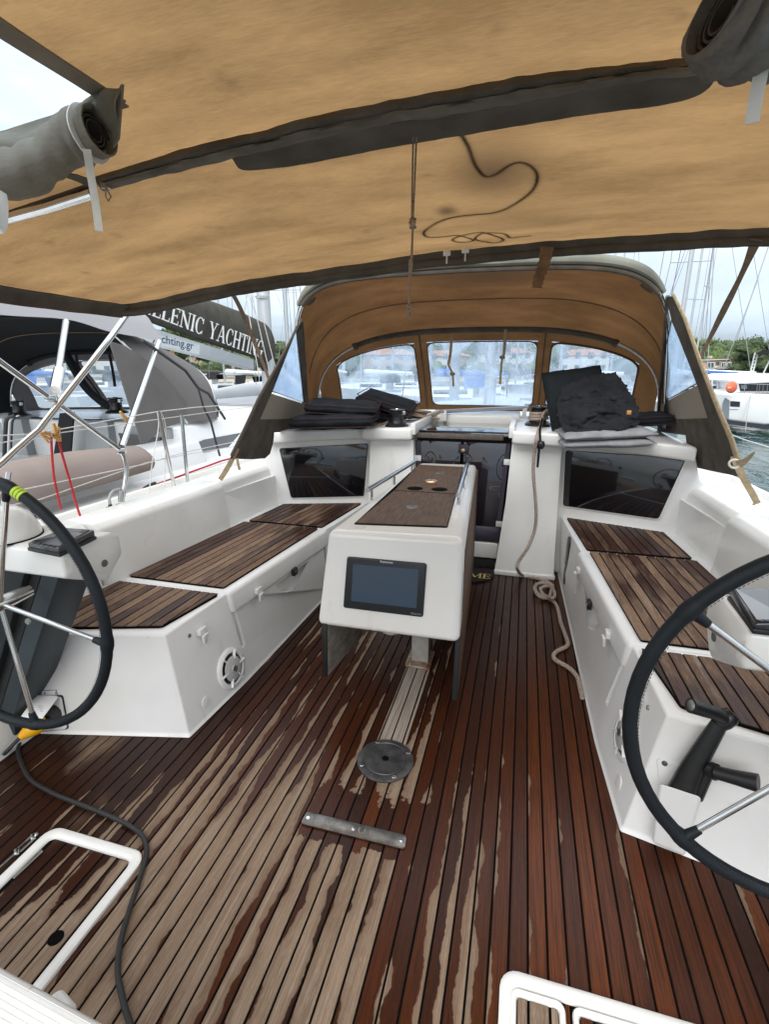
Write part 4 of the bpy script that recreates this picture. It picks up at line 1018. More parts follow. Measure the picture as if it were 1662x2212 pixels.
# steel shackle with wire at the port edge
a, b2 = P(12, 1862, z=.015), P(80, 1800, z=.015)
tk = thing('turnbuckle', a, 'small steel turnbuckle lying on the planks at the port edge', 'fitting')
for e in (-.009, .009):
    nn = Vector((b2 - a).normalized().cross(Vector((0, 0, 1)))) * e
    B().tube([lerp(a, b2, .35) + nn, lerp(a, b2, .85) + nn], .0032, 8).build('side_rod', steel, tk)
B().tube([lerp(a, b2, -.5), lerp(a, b2, .42)], .0028, 8).build('wire_end', steel, tk)
B().tube([lerp(a, b2, .85), lerp(a, b2, .93) + Vector((.008, 0, .004)), b2, lerp(a, b2, .93) - Vector((.008, 0, 0)), lerp(a, b2, .85)], .0035, 8, smooth=4).build('eye', steel, tk)
for t in (.33, .86): B().box(lerp(a, b2, t), (.024, .014, .012), radians(-38)).build('clevis', steel, tk, bevel=.003)
# helmsman seat edge near the lens, ribbed
hs = thing('helm_bench', (-1.3, 0, .33), 'white ribbed helm seat edge at the lower left corner', 'seat')
B().prism([P(-400, 1925, z=.45), P(0, 2075, z=.45), P(250, 2212, z=.45), P(420, 2320, z=.45), Vector((-.52, .1, .45)), Vector((-1.9, .1, .45))], (0, 0, -.11)).build('seat_moulding', gel, hs, bevel=.025, seg=4, ang=50)
e0, e1 = P(0, 2105, z=.4515), P(250, 2242, z=.4515)
for k in range(16):
    off = Vector((-.004, -.0085, 0)) * k; B().tube([e0 + (e0 - e1) + off, e1 + (e1 - e0) * .3 + off], .0004, 5).build('seat_rib', gel, hs)
c = P(118, 2165, z=.12)
B().lathe([(0, 0), (.022, 0), (.024, .05), (.018, .055), (0, .055)], c, (.85, -.3, .1), 20).build('hinge_barrel', gel, hs, ang=50)

# ================================================================ WINCH HANDLE IN ITS HOLDER
aft2 = plane3((sd(1, .845), 1.485, .012), (sd(1, 1.75), 1.27, .012), (sd(1, .925), 1.515, .45)); an2 = aft2[1]; an2 = an2 if an2.y < 0 else -an2
def onaft2(u, v, e=0.): return P(u, v, pl=(aft2[0] + an2 * e, an2))
wh = thing('handle_holder', onaft2(1440, 1850), 'white pocket holder screwed to the aft face of the starboard bench', 'holder')
B().prism(roundpoly([onaft2(1420, 1636), onaft2(1520, 1668), onaft2(1512, 1735), onaft2(1425, 1705)], .008, 2), an2 * .006).build('back_plate', gel2, wh, bevel=.002)
pk = B(); tp = [onaft2(1425, 1692), onaft2(1517, 1722), onaft2(1517, 1722, .095), onaft2(1425, 1692, .095)]
btm = [onaft2(1410, 1820), onaft2(1480, 1850), onaft2(1480, 1850, .06), onaft2(1410, 1820, .06)]
pk.loft([btm, tp]).build('pocket', gel2, wh, bevel=.010, seg=3)
B().lathe([(0, 0), (.009, 0), (.008, .003), (0, .004)], onaft2(1437, 1649, .006), an2, 14).build('screw', steel_dull, wh)
hd = thing('winch_crank', onaft2(1475, 1704, .04), 'black two-grip winch handle standing in its white holder', 'winch crank')
def off2(u, v, e): return onaft2(u, v, e)
p0, p1, p2 = off2(1474, 1712, .050), off2(1500, 1655, .050), off2(1556, 1562, .050)
B().tube([p0, p1, p2], [.040, .032, .021], 16, smooth=6, flat=(1, 1)).build('arm', blackp, hd)
B().tube([off2(1506, 1722, .05), off2(1530, 1665, .05)], [.018, .018], 12).build('arm_web', blackp, hd)
h0, h1, h2 = off2(1573, 1560, .06), off2(1545, 1540, .085), off2(1493, 1524, .13)
B().lathe([(0, -.026), (.022, -.026), (.026, -.01), (.026, .014), (.02, .026), (0, .026)], off2(1570, 1553, .05), (.5, .1, .6), 20).build('head', blackp, hd, ang=50)
B().tube([off2(1573, 1556, .05), h1, h2], [.018, .019, .021], 16).build('top_grip', blackp, hd)
gx = (h2 - h1).normalized(); B().lathe([(0, .001), (.016, .001), (.012, .003), (.006, .004), (0, .004)], h2 + gx * .0, gx, 16).build('grip_cap', steel_dull, hd)
g0, g1, g2 = off2(1520, 1658, .05), off2(1545, 1668, .08), off2(1640, 1692, .11)
B().tube([off2(1500, 1652, .045), g0, g1], [.016, .018, .016], 14).tube([g1, lerp(g1, g2, .5), g2], [.0185, .021, .025], 14).build('side_grip', blackp, hd)
B().tube([off2(1539, 1664, .073), off2(1548, 1668, .082)], .024, 16).build('grip_ring', blackp, hd)

# ================================================================ WINCHES, ROPES ON THE COACHROOF
def winch(c, sc, label, mat=blackp, group='black winches on the coachroof', wraps=None):
    t = thing('winch', c, label, 'winch', group); k = sc
    B().lathe([(0, 0), (.098 * k, 0), (.098 * k, .010 * k), (.085 * k, .020 * k), (.070 * k, .030 * k), (0, .030 * k)], c, (0, 0, 1), 32).build('base', mat, t, ang=40)
    B().lathe([(.062 * k, .03 * k), (.056 * k, .045 * k), (.050 * k, .075 * k), (.054 * k, .100 * k), (.060 * k, .108 * k), (.0, .108 * k)], c, (0, 0, 1), 32).build('drum', mat, t, ang=50)
    B().lathe([(.052 * k, .108 * k), (.066 * k, .112 * k), (.066 * k, .118 * k), (.050 * k, .124 * k), (.066 * k, .130 * k), (.064 * k, .138 * k), (.030 * k, .142 * k), (.0, .142 * k)], c, (0, 0, 1), 32).build('self_tailer', mat, t, ang=40)
    B().box(Vector(c) + Vector((.058 * k, -.02 * k, .112 * k)), (.035 * k, .02 * k, .03 * k)).build('feeder_arm', steel, t, bevel=.003)
    B().lathe([(.010 * k, .142 * k), (.022 * k, .142 * k), (.02 * k, .146 * k), (.010 * k, .146 * k)], c, (0, 0, 1), 12).build('handle_socket', steel, t)
    return t
wl = P(858, 921, z=1.078); wr = P(1163, 918, z=1.080)
winch(wl, .92, 'black winch beside the pile of dark cushions')
winch(wr, 1.02, 'black winch wrapped with flecked rope beside the companionway')
def up(c, dx, dy, dz): return Vector(c) + Vector((dx, dy, dz))
pts = []
for k in range(30):
    a = 2 * pi * k / 10 + 1; pts.append(up(wr, .066 * cos(a), .066 * sin(a), .038 + .0215 * k / 10 * 1.0))
pts += [up(wr, .07, -.05, .12), P(1175, 893, y=wr.y - .09), P(1170, 915, y=wr.y - .13)]
tw = [(1162, 938), (1155, 980), (1153, 1022), (1157, 1074), (1159, 1116), (1155, 1148), (1141, 1183), (1122.5, 1211), (1118, 1228)]
for i, (u, v) in enumerate(tw): pts.append(P(u, v, y=3.56 - .0 * i if i < 6 else 3.54 - .03 * (i - 5)))
fl = [(1131, 1243), (1169, 1252), (1190, 1262), (1187, 1290), (1165, 1288), (1156, 1268), (1176, 1258), (1197, 1276), (1196, 1292), (1176, 1285), (1168, 1272), (1182, 1266), (1194, 1270), (1190, 1262), (1160, 1262), (1162, 1282), (1196, 1299), (1207, 1320), (1212, 1344), (1225, 1380), (1226, 1395), (1201, 1409), (1199, 1424), (1229, 1442), (1247, 1461), (1253, 1480), (1259, 1507)]
for i, (u, v) in enumerate(fl): pts.append(P(u, v, z=.012 + (.014 * ((i * 7) % 3) if 3 < i < 16 else 0)))
B().tube(pts, .0115, 10, smooth=6).build('flecked_rope', ropem, label='flecked rope led from the starboard winch down to a coil and along the bench foot', cat='rope')
tg = thing('rope_toggle', P(1162, 1009, y=3.57), 'black elastic toggle with a ball knot hanging from the starboard winch', 'toggle')
B().tube([P(1172, 905, y=3.50), P(1167, 927, y=3.55), P(1168, 955, y=3.57)], .008, 8).tube([P(1166, 965, y=3.57), P(1164, 985, y=3.57), P(1162, 1009, y=3.58)], [.009, .009, .008], 8).build('cord', blackp, tg, kind='stuff')
B().lathe([(0, -.03), (.022, -.026), (.030, -.008), (.030, .008), (.022, .026), (0, .03)], P(1168, 961, y=3.57), (.1, 0, 1), 16).build('ball', blackp, tg, ang=70)
# rope heap and clutch next to the port winch
b = B(); c = P(900, 905, z=1.085)
pp = [up(c, R.uniform(-.16, .20) * 1.0, R.uniform(-.10, .16), R.uniform(.0, .075)) for _ in range(34)]
B().tube(pp, .008, 7, smooth=5).build('rope_heap', ropeg, label='tangled tan rope beside the port winch on the coachroof', cat='rope')
B().tube([P(760, 927, z=1.075), P(800, 922, z=1.085), P(830, 915, z=1.08), P(845, 905, z=1.09)], .008, 7, smooth=5).build('control_line', ropeg, label='tan line running from the port winch towards the dark cushions', cat='rope')
ck = thing('rope_clutch', P(910, 900, z=1.08), 'black rope clutch on the coachroof between winch and hatch', 'clutch')
B().box(P(915, 895, z=1.10), (.10, .12, .04)).build('body', blackp, ck, bevel=.008); B().box(P(913, 893, z=1.125), (.03, .12, .014)).build('lever', blackp, ck, bevel=.004)
ck = thing('rope_clutch', P(1215, 905, z=1.08), 'black rope clutch on the coachroof beside the starboard winch', 'clutch')
B().box(P(1225, 898, z=1.10), (.12, .12, .05)).build('body', blackp, ck, bevel=.008); B().box(P(1220, 893, z=1.13), (.03, .12, .014)).build('lever', blackp, ck, bevel=.004)
tv = thing('traveller_track', P(1045, 886, z=1.16), 'pale metal traveller track across the coachroof forward of the hatch', 'track')
B().tube([P(955, 889, z=1.15), P(1140, 880, z=1.165)], .017, 12).build('track', alum, tv); B().box(P(1140, 880, z=1.16), (.05, .09, .06)).build('track_end', steel_dull, tv, bevel=.006)
for s_ in (.03, .97):
    q = lerp(P(955, 889, z=1.15), P(1140, 880, z=1.165), s_); B().box((q.x, q.y, 1.115), (.04, .04, .09)).build('track_foot', gel2, tv, bevel=.004)

# ================================================================ CUSHIONS
def pillow(b, c, sz, rot, nz=.012, seed=0, sag=.2):
    nx, ny = 16, 12
    sx, sy, szz = sz; M_ = rot
    def surf(sign):
        rows = []
        for j in range(ny + 1):
            for i in range(nx + 1):
                u, v = -1 + 2 * i / nx, -1 + 2 * j / ny
                e = (1 - abs(u) ** 5) ** .5 * (1 - abs(v) ** 5) ** .5
                x, y = u * sx / 2, v * sy / 2
                n = noise.noise(Vector((x * 7 + seed * 5, y * 7, sign * 2))) * nz + noise.noise(Vector((x * 22 + seed * 5, y * 22, sign))) * nz * .35
                rows.append(Vector(c) + M_ @ Vector((x, y, sign * (szz / 2 * (.15 + .85 * e)) + n)))
        return rows
    a, d_ = surf(1), surf(-1); n0 = len(a); fs = []
    W_ = nx + 1
    for j in range(ny):
        for i in range(nx):
            q = j * W_ + i; fs.append((q, q + 1, q + 1 + W_, q + W_)); fs.append((n0 + q, n0 + q + W_, n0 + q + 1 + W_, n0 + q + 1))
    for i in range(nx):
        fs.append((i, n0 + i, n0 + i + 1, i + 1)); q = ny * W_ + i; fs.append((q, q + 1, n0 + q + 1, n0 + q))
    for j in range(ny):
        q = j * W_; fs.append((q, q + W_, n0 + q + W_, n0 + q)); q = j * W_ + nx; fs.append((q, n0 + q, n0 + q + W_, q + W_))
    return b.add(a + d_, fs)
def rm(x=0, y=0, z=0): return Matrix.Rotation(radians(z), 3, 'Z') @ Matrix.Rotation(radians(y), 3, 'Y') @ Matrix.Rotation(radians(x), 3, 'X')
def cushion(c, sz, rot, label, mat, seed, grp=None, nz=.012, piping=True):
    t = thing('cushion', c, label, 'cushion', grp)
    pillow(B(), c, sz, rot, nz, seed).build('pad', mat, t, ang=70)
    if piping:
        for zz in (.30, -.30):
            ring = [Vector(c) + rot @ Vector((x, y, zz * sz[2])) for x, y in rrect(0, 0, sz[0] * 1.0, sz[1] * 1.0, .03, 3)]
            B().tube(ring, .0035, 5, closed=True).build('piping', pm('piping', (.035, .016, .018) if mat is cush else (.13, .13, .14), .8), t)
    return t
g = 'dark cushions piled on the coachroof'
c1 = P(727, 915, z=1.105)
cushion(up(c1, -.02, .06, .02), (.62, .44, .115), rm(0, -2, 8), 'lowest dark cushion of the port pile, lying flat on the coachroof', cush, 1, g)
cushion(up(c1, .02, .12, .115), (.54, .40, .10), rm(3, 3, 12), 'second dark cushion of the port pile, lying on the lowest one', cush, 2, g)
cushion(P(838, 868, y=4.13), (.46, .40, .10), rm(6, 15, 4), 'topmost dark cushion of the port pile, tilted down towards the winch', cush, 3, g)
cushion(P(800, 893, y=4.18), (.46, .34, .12), rm(4, 4, -6), 'half-hidden dark cushion under the tilted one', cush, 9, g)
q = P(1306, 958, y=3.50)
g = 'cushions stacked on the starboard side of the coachroof'
cushion(up(q, .0, .13, .010), (.56, .44, .060), rm(2, -3, 5), 'lower light grey cushion overhanging the starboard window', cushg, 4, g, .006, False)
cushion(up(q, -.004, .14, .062), (.56, .44, .060), rm(2, -4, 8), 'upper light grey cushion under the black heap', cushg, 5, g, .006, False)
ml = P(1275, 850, y=3.80)
cushion(ml + Vector((-.065, .09, -.07)), (.42, .56, .10), rm(56, -8, 10), 'dark green cushion leaning back behind the crumpled black cover', pm('green_black_cushion', (.012, .016, .018), .8, bump=.4, bscale=200, noise_amt=.3, spec=.2), 6, g, .012, False)
# crumpled black cover draped down over the stack
cvp = []
outl = [(1206, 862), (1204, 900), (1226, 945), (1300, 937), (1383, 917), (1380, 890), (1371, 862), (1352, 832), (1330, 806), (1300, 808), (1260, 818), (1218, 836)]
ctr = (1290, 874)
def cov(a, r):
    k = a * len(outl); i = int(k) % len(outl); f = k - int(k); p = outl[i]; q2 = outl[(i + 1) % len(outl)]
    u = p[0] + (q2[0] - p[0]) * f; v = p[1] + (q2[1] - p[1]) * f
    u = ctr[0] + (u - ctr[0]) * r; v = ctr[1] + (v - ctr[1]) * r
    yy = 3.46 + (945 - v) * .0030 
    pt = P(u, v, y=yy); n = noise.noise(pt * 9) * .05 + noise.noise(pt * 26) * .022 + noise.noise(pt * 60) * .008
    rag = (noise.noise(Vector((a * 60, 0, 3))) * .06 if r > .95 else 0)
    return pt + Vector((rag * .3, -n - .05 * (1 - r * r), rag * .35))
B().grid(lambda a, b2: cov(a % 1.0, .02 + .98 * b2), 110, 26).build('crumpled_cover', cush, solid=.012, ang=80, label='crumpled black cover with ragged edge thrown over the starboard cushions', cat='cover')
B().box(P(1360, 891, y=3.50), (.026, .01, .026)).build('orange_tag', pm('tag_ochre', (.55, .25, .05), .6), bevel=.003, label='small ochre tag on the crumpled black cover', cat='tag')
cushion(P(1400, 905, y=4.05) , (.34, .40, .09), rm(0, -6, -10), 'dark cushion lying between the leaning stack and the starboard hood leg', cush, 8, g)

# ================================================================ BIMINI
def bz(x, y):
    dd = x - CX
    z = 1.985 + .045 * dd - .045 * dd * dd
    z += -.012 * abs(sin(pi * (y - 1.22) / 1.1)) if y > .1 else 0
    z += .010 * noise.noise(Vector((x * 1.1, y * 2.3, 0))) + .004 * noise.noise(Vector((x * 5, y * 6, 2))) + .0030 * noise.noise(Vector((x * 15, y * 3.5, 5)))
    return z
def onb(u, v, e=0.): return solve_on(u, v, lambda x, y: bz(x, y) - e)
bim = thing('bimini', (CX, 1.0, 1.95), 'tan stained canvas bimini stretched over the cockpit on steel hoops', 'bimini')
XL, XR = -1.965, 1.34
fpx = [(251, 664), (290, 672), (330, 652), (400, 626), (502, 615), (653, 590), (827, 562), (978, 545), (1179, 528), (1430, 512), (1662, 497), (1790, 490)]
fe = [(-1.975, 2.20), (-1.92, 2.285), (-1.864, 2.326), (-1.624, 2.34), (-1.423, 2.365), (-1.067, 2.405), (-.665, 2.405), (-.349, 2.404), (.04, 2.403), (.472, 2.366), (.803, 2.282), (1.3, 2.13)]
def fy(x):
    if x <= fe[0][0]: return fe[0][1] 
    for (a, ya), (b2, yb) in zip(fe, fe[1:]):
        if a <= x <= b2: return ya + (yb - ya) * (x - a) / (b2 - a)
    return fe[-1][1]
# smooth the front edge
def fys(x): return sum(fy(x + q) for q in (-.08, -.04, 0, .04, .08)) / 5 if x > -1.88 else fy(x)
xs = [XL + i * (XR - XL) / 140 for i in range(141)] + [-1.90, -.765, .30, 1.12]; xs = sorted(set(round(q, 4) for q in xs))
ys = [-.35, -.1, .1, .25, .4, .6, .8, .885] + [.95 + .05 * k for k in range(15)]
yl = len(ys); nf = 14
b = B(); vs = []
for j in range(yl + nf):
    for x in xs:
        y = ys[j] if j < yl else ys[-1] + (fys(x) - ys[-1]) * (j - yl + 1) / nf
        vs.append((x, y, bz(x, y)))
fs = []; n_ = len(xs)
def inwin(x, y): return .25 < y < .885 and (-1.90 < x < -.765 or .30 < x < 1.12)
for j in range(yl + nf - 1):
    for i in range(n_ - 1):
        a = j * n_ + i; xc = (xs[i] + xs[i + 1]) / 2; yc = (vs[a][1] + vs[a + n_][1]) / 2
        if inwin(xc, yc): continue
        fs.append((a, a + 1, a + 1 + n_, a + n_))
b.add(vs, fs).build('canopy', canvas, bim, recalc=False, ang=80)
for x0, x1 in ((-1.90, -.765), (.30, 1.12)):
    B().grid(lambda u, v: Vector((x0 + (x1 - x0) * u, .25 + .635 * v, bz(x0 + (x1 - x0) * u, .25 + .635 * v))), 14, 8).build('roof_window', pvc_roof, bim, recalc=False, ang=80)
    wr_ = pm('window_border', (.26, .22, .17), .85, noise_amt=.3, nscale=14, spec=.1)
    for a, c in (((x0 - .02, .25), (x0 - .02, .90)), ((x1 + .02, .25), (x1 + .02, .90)), ((x0 - .03, .90), (x1 + .03, .90))):
        B().grid(lambda u, v: (lambda x, y: Vector((x, y, bz(x, y) - .003)))(a[0] + (c[0] - a[0]) * u + (v - .5) * (.035 if a[0] == c[0] else 0), a[1] + (c[1] - a[1]) * u + (v - .5) * (.03 if a[1] == c[1] else 0)), 16, 2).build('window_border', wr_, bim, solid=.003, recalc=False, ang=80)
def polyl(pts, t):
    L = [0]
    for a, c in zip(pts, pts[1:]): L.append(L[-1] + math.hypot(c[0] - a[0], c[1] - a[1]))
    q = t * L[-1]
    for i in range(len(pts) - 1):
        if q <= L[i + 1] + 1e-9:
            f = (q - L[i]) / (L[i + 1] - L[i]); return (pts[i][0] + (pts[i + 1][0] - pts[i][0]) * f, pts[i][1] + (pts[i + 1][1] - pts[i][1]) * f)
    return pts[-1]
def band(topl, botl, name, mat, e=.006, n=90, m=3, wave=0, th=.003, bulge=0):
    ca = [(Vector((a, b2, 0))) for a, b2 in topl]; cb_ = [(Vector((a, b2, 0))) for a, b2 in botl]
    ta = [(q.x, q.y) for q in crom(ca, 6)]; tb2 = [(q.x, q.y) for q in crom(cb_, 6)]
    def f(u, v):
        a, c = polyl(ta, u), polyl(tb2, u); wv = wave * (noise.noise(Vector((u * 22, v * 3, 1))) + .5 * noise.noise(Vector((u * 50, v * 3, 1))))
        return onb(a[0] + (c[0] - a[0]) * v, a[1] + (c[1] - a[1]) * v + wv, e + bulge * sin(pi * v))
    return B().grid(f, n, m).build(name, mat, bim, solid=th, recalc=False, ang=80)
seam_t = [(200, 386), (211, 382), (322, 347), (427, 314), (553, 286), (703, 246), (835, 221), (978, 193), (1154, 163), (1329, 143), (1480, 128), (1641, 115), (1720, 108)]
seam_b = [(222, 412), (236, 409), (352, 377), (502, 342), (640, 308), (827, 268), (1025, 240), (1229, 200), (1430, 166), (1641, 155), (1720, 150)]
mid = [((a[0] + c[0]) / 2, (a[1] + c[1]) / 2 + 2) for a, c in zip([seam_t[0]] + seam_t[2:], seam_b[1:] + [seam_b[-1]])]
band(seam_t, seam_b, 'hoop_pocket', trim, .006, 130, 4, 3.6, bulge=.016)
low = [(a[0], a[1]) for a in seam_b]
up2 = [(a[0] * .45 + c[0] * .55, a[1] * .45 + c[1] * .55) for a, c in zip([polyl(seam_t, k / 12) for k in range(13)], [polyl(seam_b, k / 12) for k in range(13)])]
band(up2, [polyl(seam_b, k / 12) for k in range(13)], 'zip_flap', pm('flap_canvas', (.165, .15, .125), .9, bump=.5, bscale=40, noise_amt=.35, nscale=12, spec=.1), .024, 130, 3, 5.0, bulge=.006)
band([(502, 342), (640, 308), (827, 268), (1025, 240), (1229, 200), (1430, 166), (1545, 158)], [(508, 352), (532, 367), (653, 354), (835, 319), (1013, 289), (1254, 249), (1430, 226), (1505, 206), (1537, 185), (1546, 166)], 'reinforcing_patch', trim, .004, 90, 3, 1.2)
band([(135, 374), (165, 378), (205, 392)], [(140, 382), (165, 391), (200, 408)], 'flap_end', trim, .02, 14, 2, 1)
# front edge hem with its hoop, port edge hem
ft = [(266, 650), (330, 629), (400, 611), (502, 603), (653, 580), (835, 551), (978, 532), (1088, 524), (1329, 502), (1662, 480), (1790, 472)]
fbm = [(285, 690), (330, 665), (400, 641), (502, 624), (653, 600), (835, 574), (978, 559), (1179, 541), (1430, 526), (1662, 520), (1790, 516)]
def hem3(u, v):
    x = XL + (XR + .3 - XL) * u; y = fys(x); w_ = .0035 * noise.noise(Vector((u * 30, v * 2, 0)))
    return Vector((x, y - .045 + .045 * v + w_, bz(x, y) - .004 - .020 * sin(pi * min(1, v * 1.4)) * .6 - .050 * v * v + w_))
B().grid(hem3, 120, 6).build('front_hem', trim, bim, solid=.004, recalc=False, ang=80)
B().tube([Vector((XL + (XR + .3 - XL) * k / 80, fys(XL + (XR + .3 - XL) * k / 80) - .012, bz(XL + (XR + .3 - XL) * k / 80, 2.2) - .030)) for k in range(81)], .0165, 10).build('front_hoop', trim, bim, ang=80)
def hem4(u, v):
    y = -.35 + (fys(XL) + .35) * u; return Vector((XL + .05 - .05 * v, y, bz(XL, y) - .004 - .055 * v * v + .002 * noise.noise(Vector((u * 20, v, 0)))))
B().grid(hem4, 60, 5).build('side_hem', trim, bim, solid=.004, recalc=False, ang=80)
# exposed stretch of the middle hoop, port side
B().tube([onb(-60, 500, .030), onb(0, 477, .030), onb(100, 450, .030), onb(200, 418, .030)], .0125, 12).build('hoop_tube', steel, bim)
band([(-40, 478), (0, 462), (100, 428), (205, 392)], [(-40, 488), (0, 472), (100, 438), (210, 402)], 'zip_tape', pm('zip_tape', (.09, .05, .03), .9), .012, 30, 2, .5)
zp = onb(228, 402, .03); zz = B().box(zp, (.02, .012, .010), .5).tube([zp + Vector((0, 0, -.004)), zp + Vector((.008, .004, -.022)), zp + Vector((-.002, .004, -.03)), zp + Vector((-.008, .004, -.02)), zp + Vector((0, 0, -.004))], .0016, 6); zz.build('zip_slider', steel_dull, bim)
# stray rope lying on top of the canvas and showing through it
sp = [(335, 560), (370, 620), (400, 700), (440, 745), (490, 735), (560, 690), (620, 690), (665, 735), (650, 800), (580, 860), (480, 905), (350, 918), (240, 945), (180, 985), (190, 1010), (260, 1010), (330, 1005), (390, 1025), (350, 1035), (300, 1025), (340, 1005), (420, 990), (480, 1005), (520, 1025), (470, 1035), (400, 1022), (430, 995), (520, 996), (550, 1015), (590, 1010), (640, 1005)]
rp = [onb(827 + .5024 * a, .5024 * c, -.0065) for a, c in sp]
B().tube(rp, .0058, 8, smooth=7).build('stray_rope', pm('wet_black_rope', (.04, .035, .03), .9), label='thin dark rope lying in loops on top of the bimini canvas and showing through', cat='rope')
# fittings on the front hem
for u, v in ((966, 547), (1006, 541)):
    c = onb(u, v, .05); B().box(c, (.028, .012, .018)).build('buckle', whitep, bim, bevel=.003); B().box(c - Vector((0, 0, .022)), (.006, .004, .03)).build('buckle_tail', strapw, bim)

# rolled window covers hanging under the canvas
def cover(s):
    if s < 0:
        pth = [P(216, 281, y=.86), P(165, 300, y=.86), P(110, 335, y=.85), P(50, 372, y=.85), P(-30, 375, y=.86), P(-120, 370, y=.87)]; rad = [.039, .041, .034, .040, .045, .04]
        lab = 'rolled taupe window cover strapped under the port side of the bimini'
    else:
        pth = [P(1545, 22, y=.84), P(1580, 38, y=.85), P(1650, 40, y=.86), P(1760, 30, y=.88)]; rad = [.046, .058, .062, .06]
        lab = 'rolled dark window cover strapped under the starboard side of the bimini'
    t = thing('rolled_cover', pth[0], lab, 'rolled cover', 'window covers rolled under the bimini')
    bb = B(); cp_ = crom(pth, 14); m = len(cp_); n = 28; rings = []
    for i, p in enumerate(cp_):
        tg = (cp_[min(i + 1, m - 1)] - cp_[max(i - 1, 0)]).normalized(); w = tg.cross(Vector((0, 0, 1))).normalized(); u_ = w.cross(tg)
        f = i / (m - 1) * (len(rad) - 1); k = min(int(f), len(rad) - 2); rr = rad[k] + (rad[k + 1] - rad[k]) * (f - k)
        if s < 0 and abs(i - 7) < 2: rr *= .86
        rings.append([p + (w * cos(2 * pi * q / n) + u_ * sin(2 * pi * q / n)) * rr * (1 + (.13 if s < 0 else .22) * noise.noise(Vector((i * .22, cos(2 * pi * q / n) * 1.3, sin(2 * pi * q / n) * 1.3 + s * 3))) * min(1, i / 5) + .03 * noise.noise(Vector((i * .8, q * .8, 1)))) for q in range(n)])
    bb.loft(rings, True, False)
    # the open mouth: inner spiral
    r0 = rings[0]; c0 = sum(r0, Vector()) / n; tg = (cp_[1] - cp_[0]).normalized()
    inner = [[c0 + (q - c0) * .93 for q in r0], [c0 + (q - c0) * .82 + tg * .10 for q in r0]]
    bb.loft([r0] + inner, True, False); bb.loft([inner[1], [c0 + (q - c0) * .2 + tg * .11 for q in r0]], True, False)
    bb.build('roll', coverm if s < 0 else coverd, t, ang=80, recalc=False)
    sw = []
    for k in range(46):
        a = 2 * pi * k / 15; rr = rad[0] * (.85 - .5 * k / 46); w = tg.cross(Vector((0, 0, 1))).normalized(); u_ = w.cross(tg)
        sw.append([c0 + tg * .012 + (w * cos(a) + u_ * sin(a)) * rr, c0 + tg * .09 + (w * cos(a) + u_ * sin(a)) * rr])
    bs = B(); bs.add([q for pr in sw for q in pr], [(2 * i, 2 * i + 1, 2 * i + 3, 2 * i + 2) for i in range(45)]); bs.build('roll_turns', pm('cover_inside', (.05, .045, .035), .95), t, solid=.003, recalc=False)
    if s < 0:
        tops = [onb(u, v, .004) for u, v in ((262, 184), (215, 200), (150, 232), (60, 268), (-60, 310))]
        bots = [P(256, 300, y=.89), P(205, 262, y=.885), P(150, 300, y=.885), P(60, 345, y=.88), P(-60, 355, y=.89)]
        def fl_(u, v):
            i = min(int(u * 4), 3); f = u * 4 - i; a = lerp(tops[i], tops[i + 1], f); c = lerp(bots[i], bots[i + 1], f); return lerp(a, c, v) + Vector((0, -.012 * sin(pi * v) + .012 * noise.noise(Vector((u * 9, v * 2, 0))), 0))
        B().grid(fl_, 30, 8).build('cover_flap', coverm, t, solid=.003, recalc=False, ang=80)
        B().add([onb(262, 184, .004), onb(266, 182, .004), P(257, 300, y=.885), P(246, 318, y=.88), P(240, 262, y=.885)], [(0, 1, 2, 3, 4)]).build('flap_edge', coverm, t, solid=.004)
    return t, rings, rad
tL_, rL_, _ = cover(-1); tR_, rR_, _ = cover(1)
# straps round and below the rolls
ri = rL_[7]; c = sum(ri, Vector()) / len(ri)
B().tube([c + (q - c) * 1.05 for q in ri], .010, 6, closed=True, flat=(.25, 1)).build('strap_loop', strapw, tL_)
def strap(pts, w, mat, name, label=None, cat=None, par=None, n=8, twist=0, th=.0012, group=None):
    pp_ = crom([Vector(p) for p in pts], n); vs = []; m = len(pp_)
    for i, p in enumerate(pp_):
        vd = (C0 - p).normalized(); tg = (pp_[min(i + 1, m - 1)] - pp_[max(i - 1, 0)]).normalized(); sdv = tg.cross(vd).normalized(); a = twist * sin(i / m * 7)
        sdv = sdv * cos(a) + vd * sin(a); ww = w if not callable(w) else w(i / (m - 1)); vs += [p - sdv * ww / 2, p + sdv * ww / 2]
    return B().add(vs, [(2 * i, 2 * i + 1, 2 * i + 3, 2 * i + 2) for i in range(m - 1)]).build(name, mat, par, solid=th * 2, recalc=False, ang=80, label=label, cat=cat, group=group)
g = 'white tie straps hanging from the rolled covers'
strap([P(187, 322, y=.83), P(196, 380, y=.84), P(206, 440, y=.84), P(214, 500, y=.83)], .013, strapw, 'tie_strap', 'white tie strap hanging below the mouth of the port rolled cover', 'strap', group=g)
strap([P(0, 398, y=.83), P(8, 440, y=.83), P(6, 490, y=.83), P(-4, 497, y=.83)], .013, strapw, 'tie_strap', 'white tie strap at the left edge of the picture below the rolled cover', 'strap', group=g)
strap([P(1655, 85, y=.85), P(1646, 150, y=.85), P(1634, 215, y=.85), P(1626, 266, y=.85)], .016, strapw, 'tie_strap', 'white tie strap with stitched end hanging below the starboard rolled cover', 'strap', group=g)

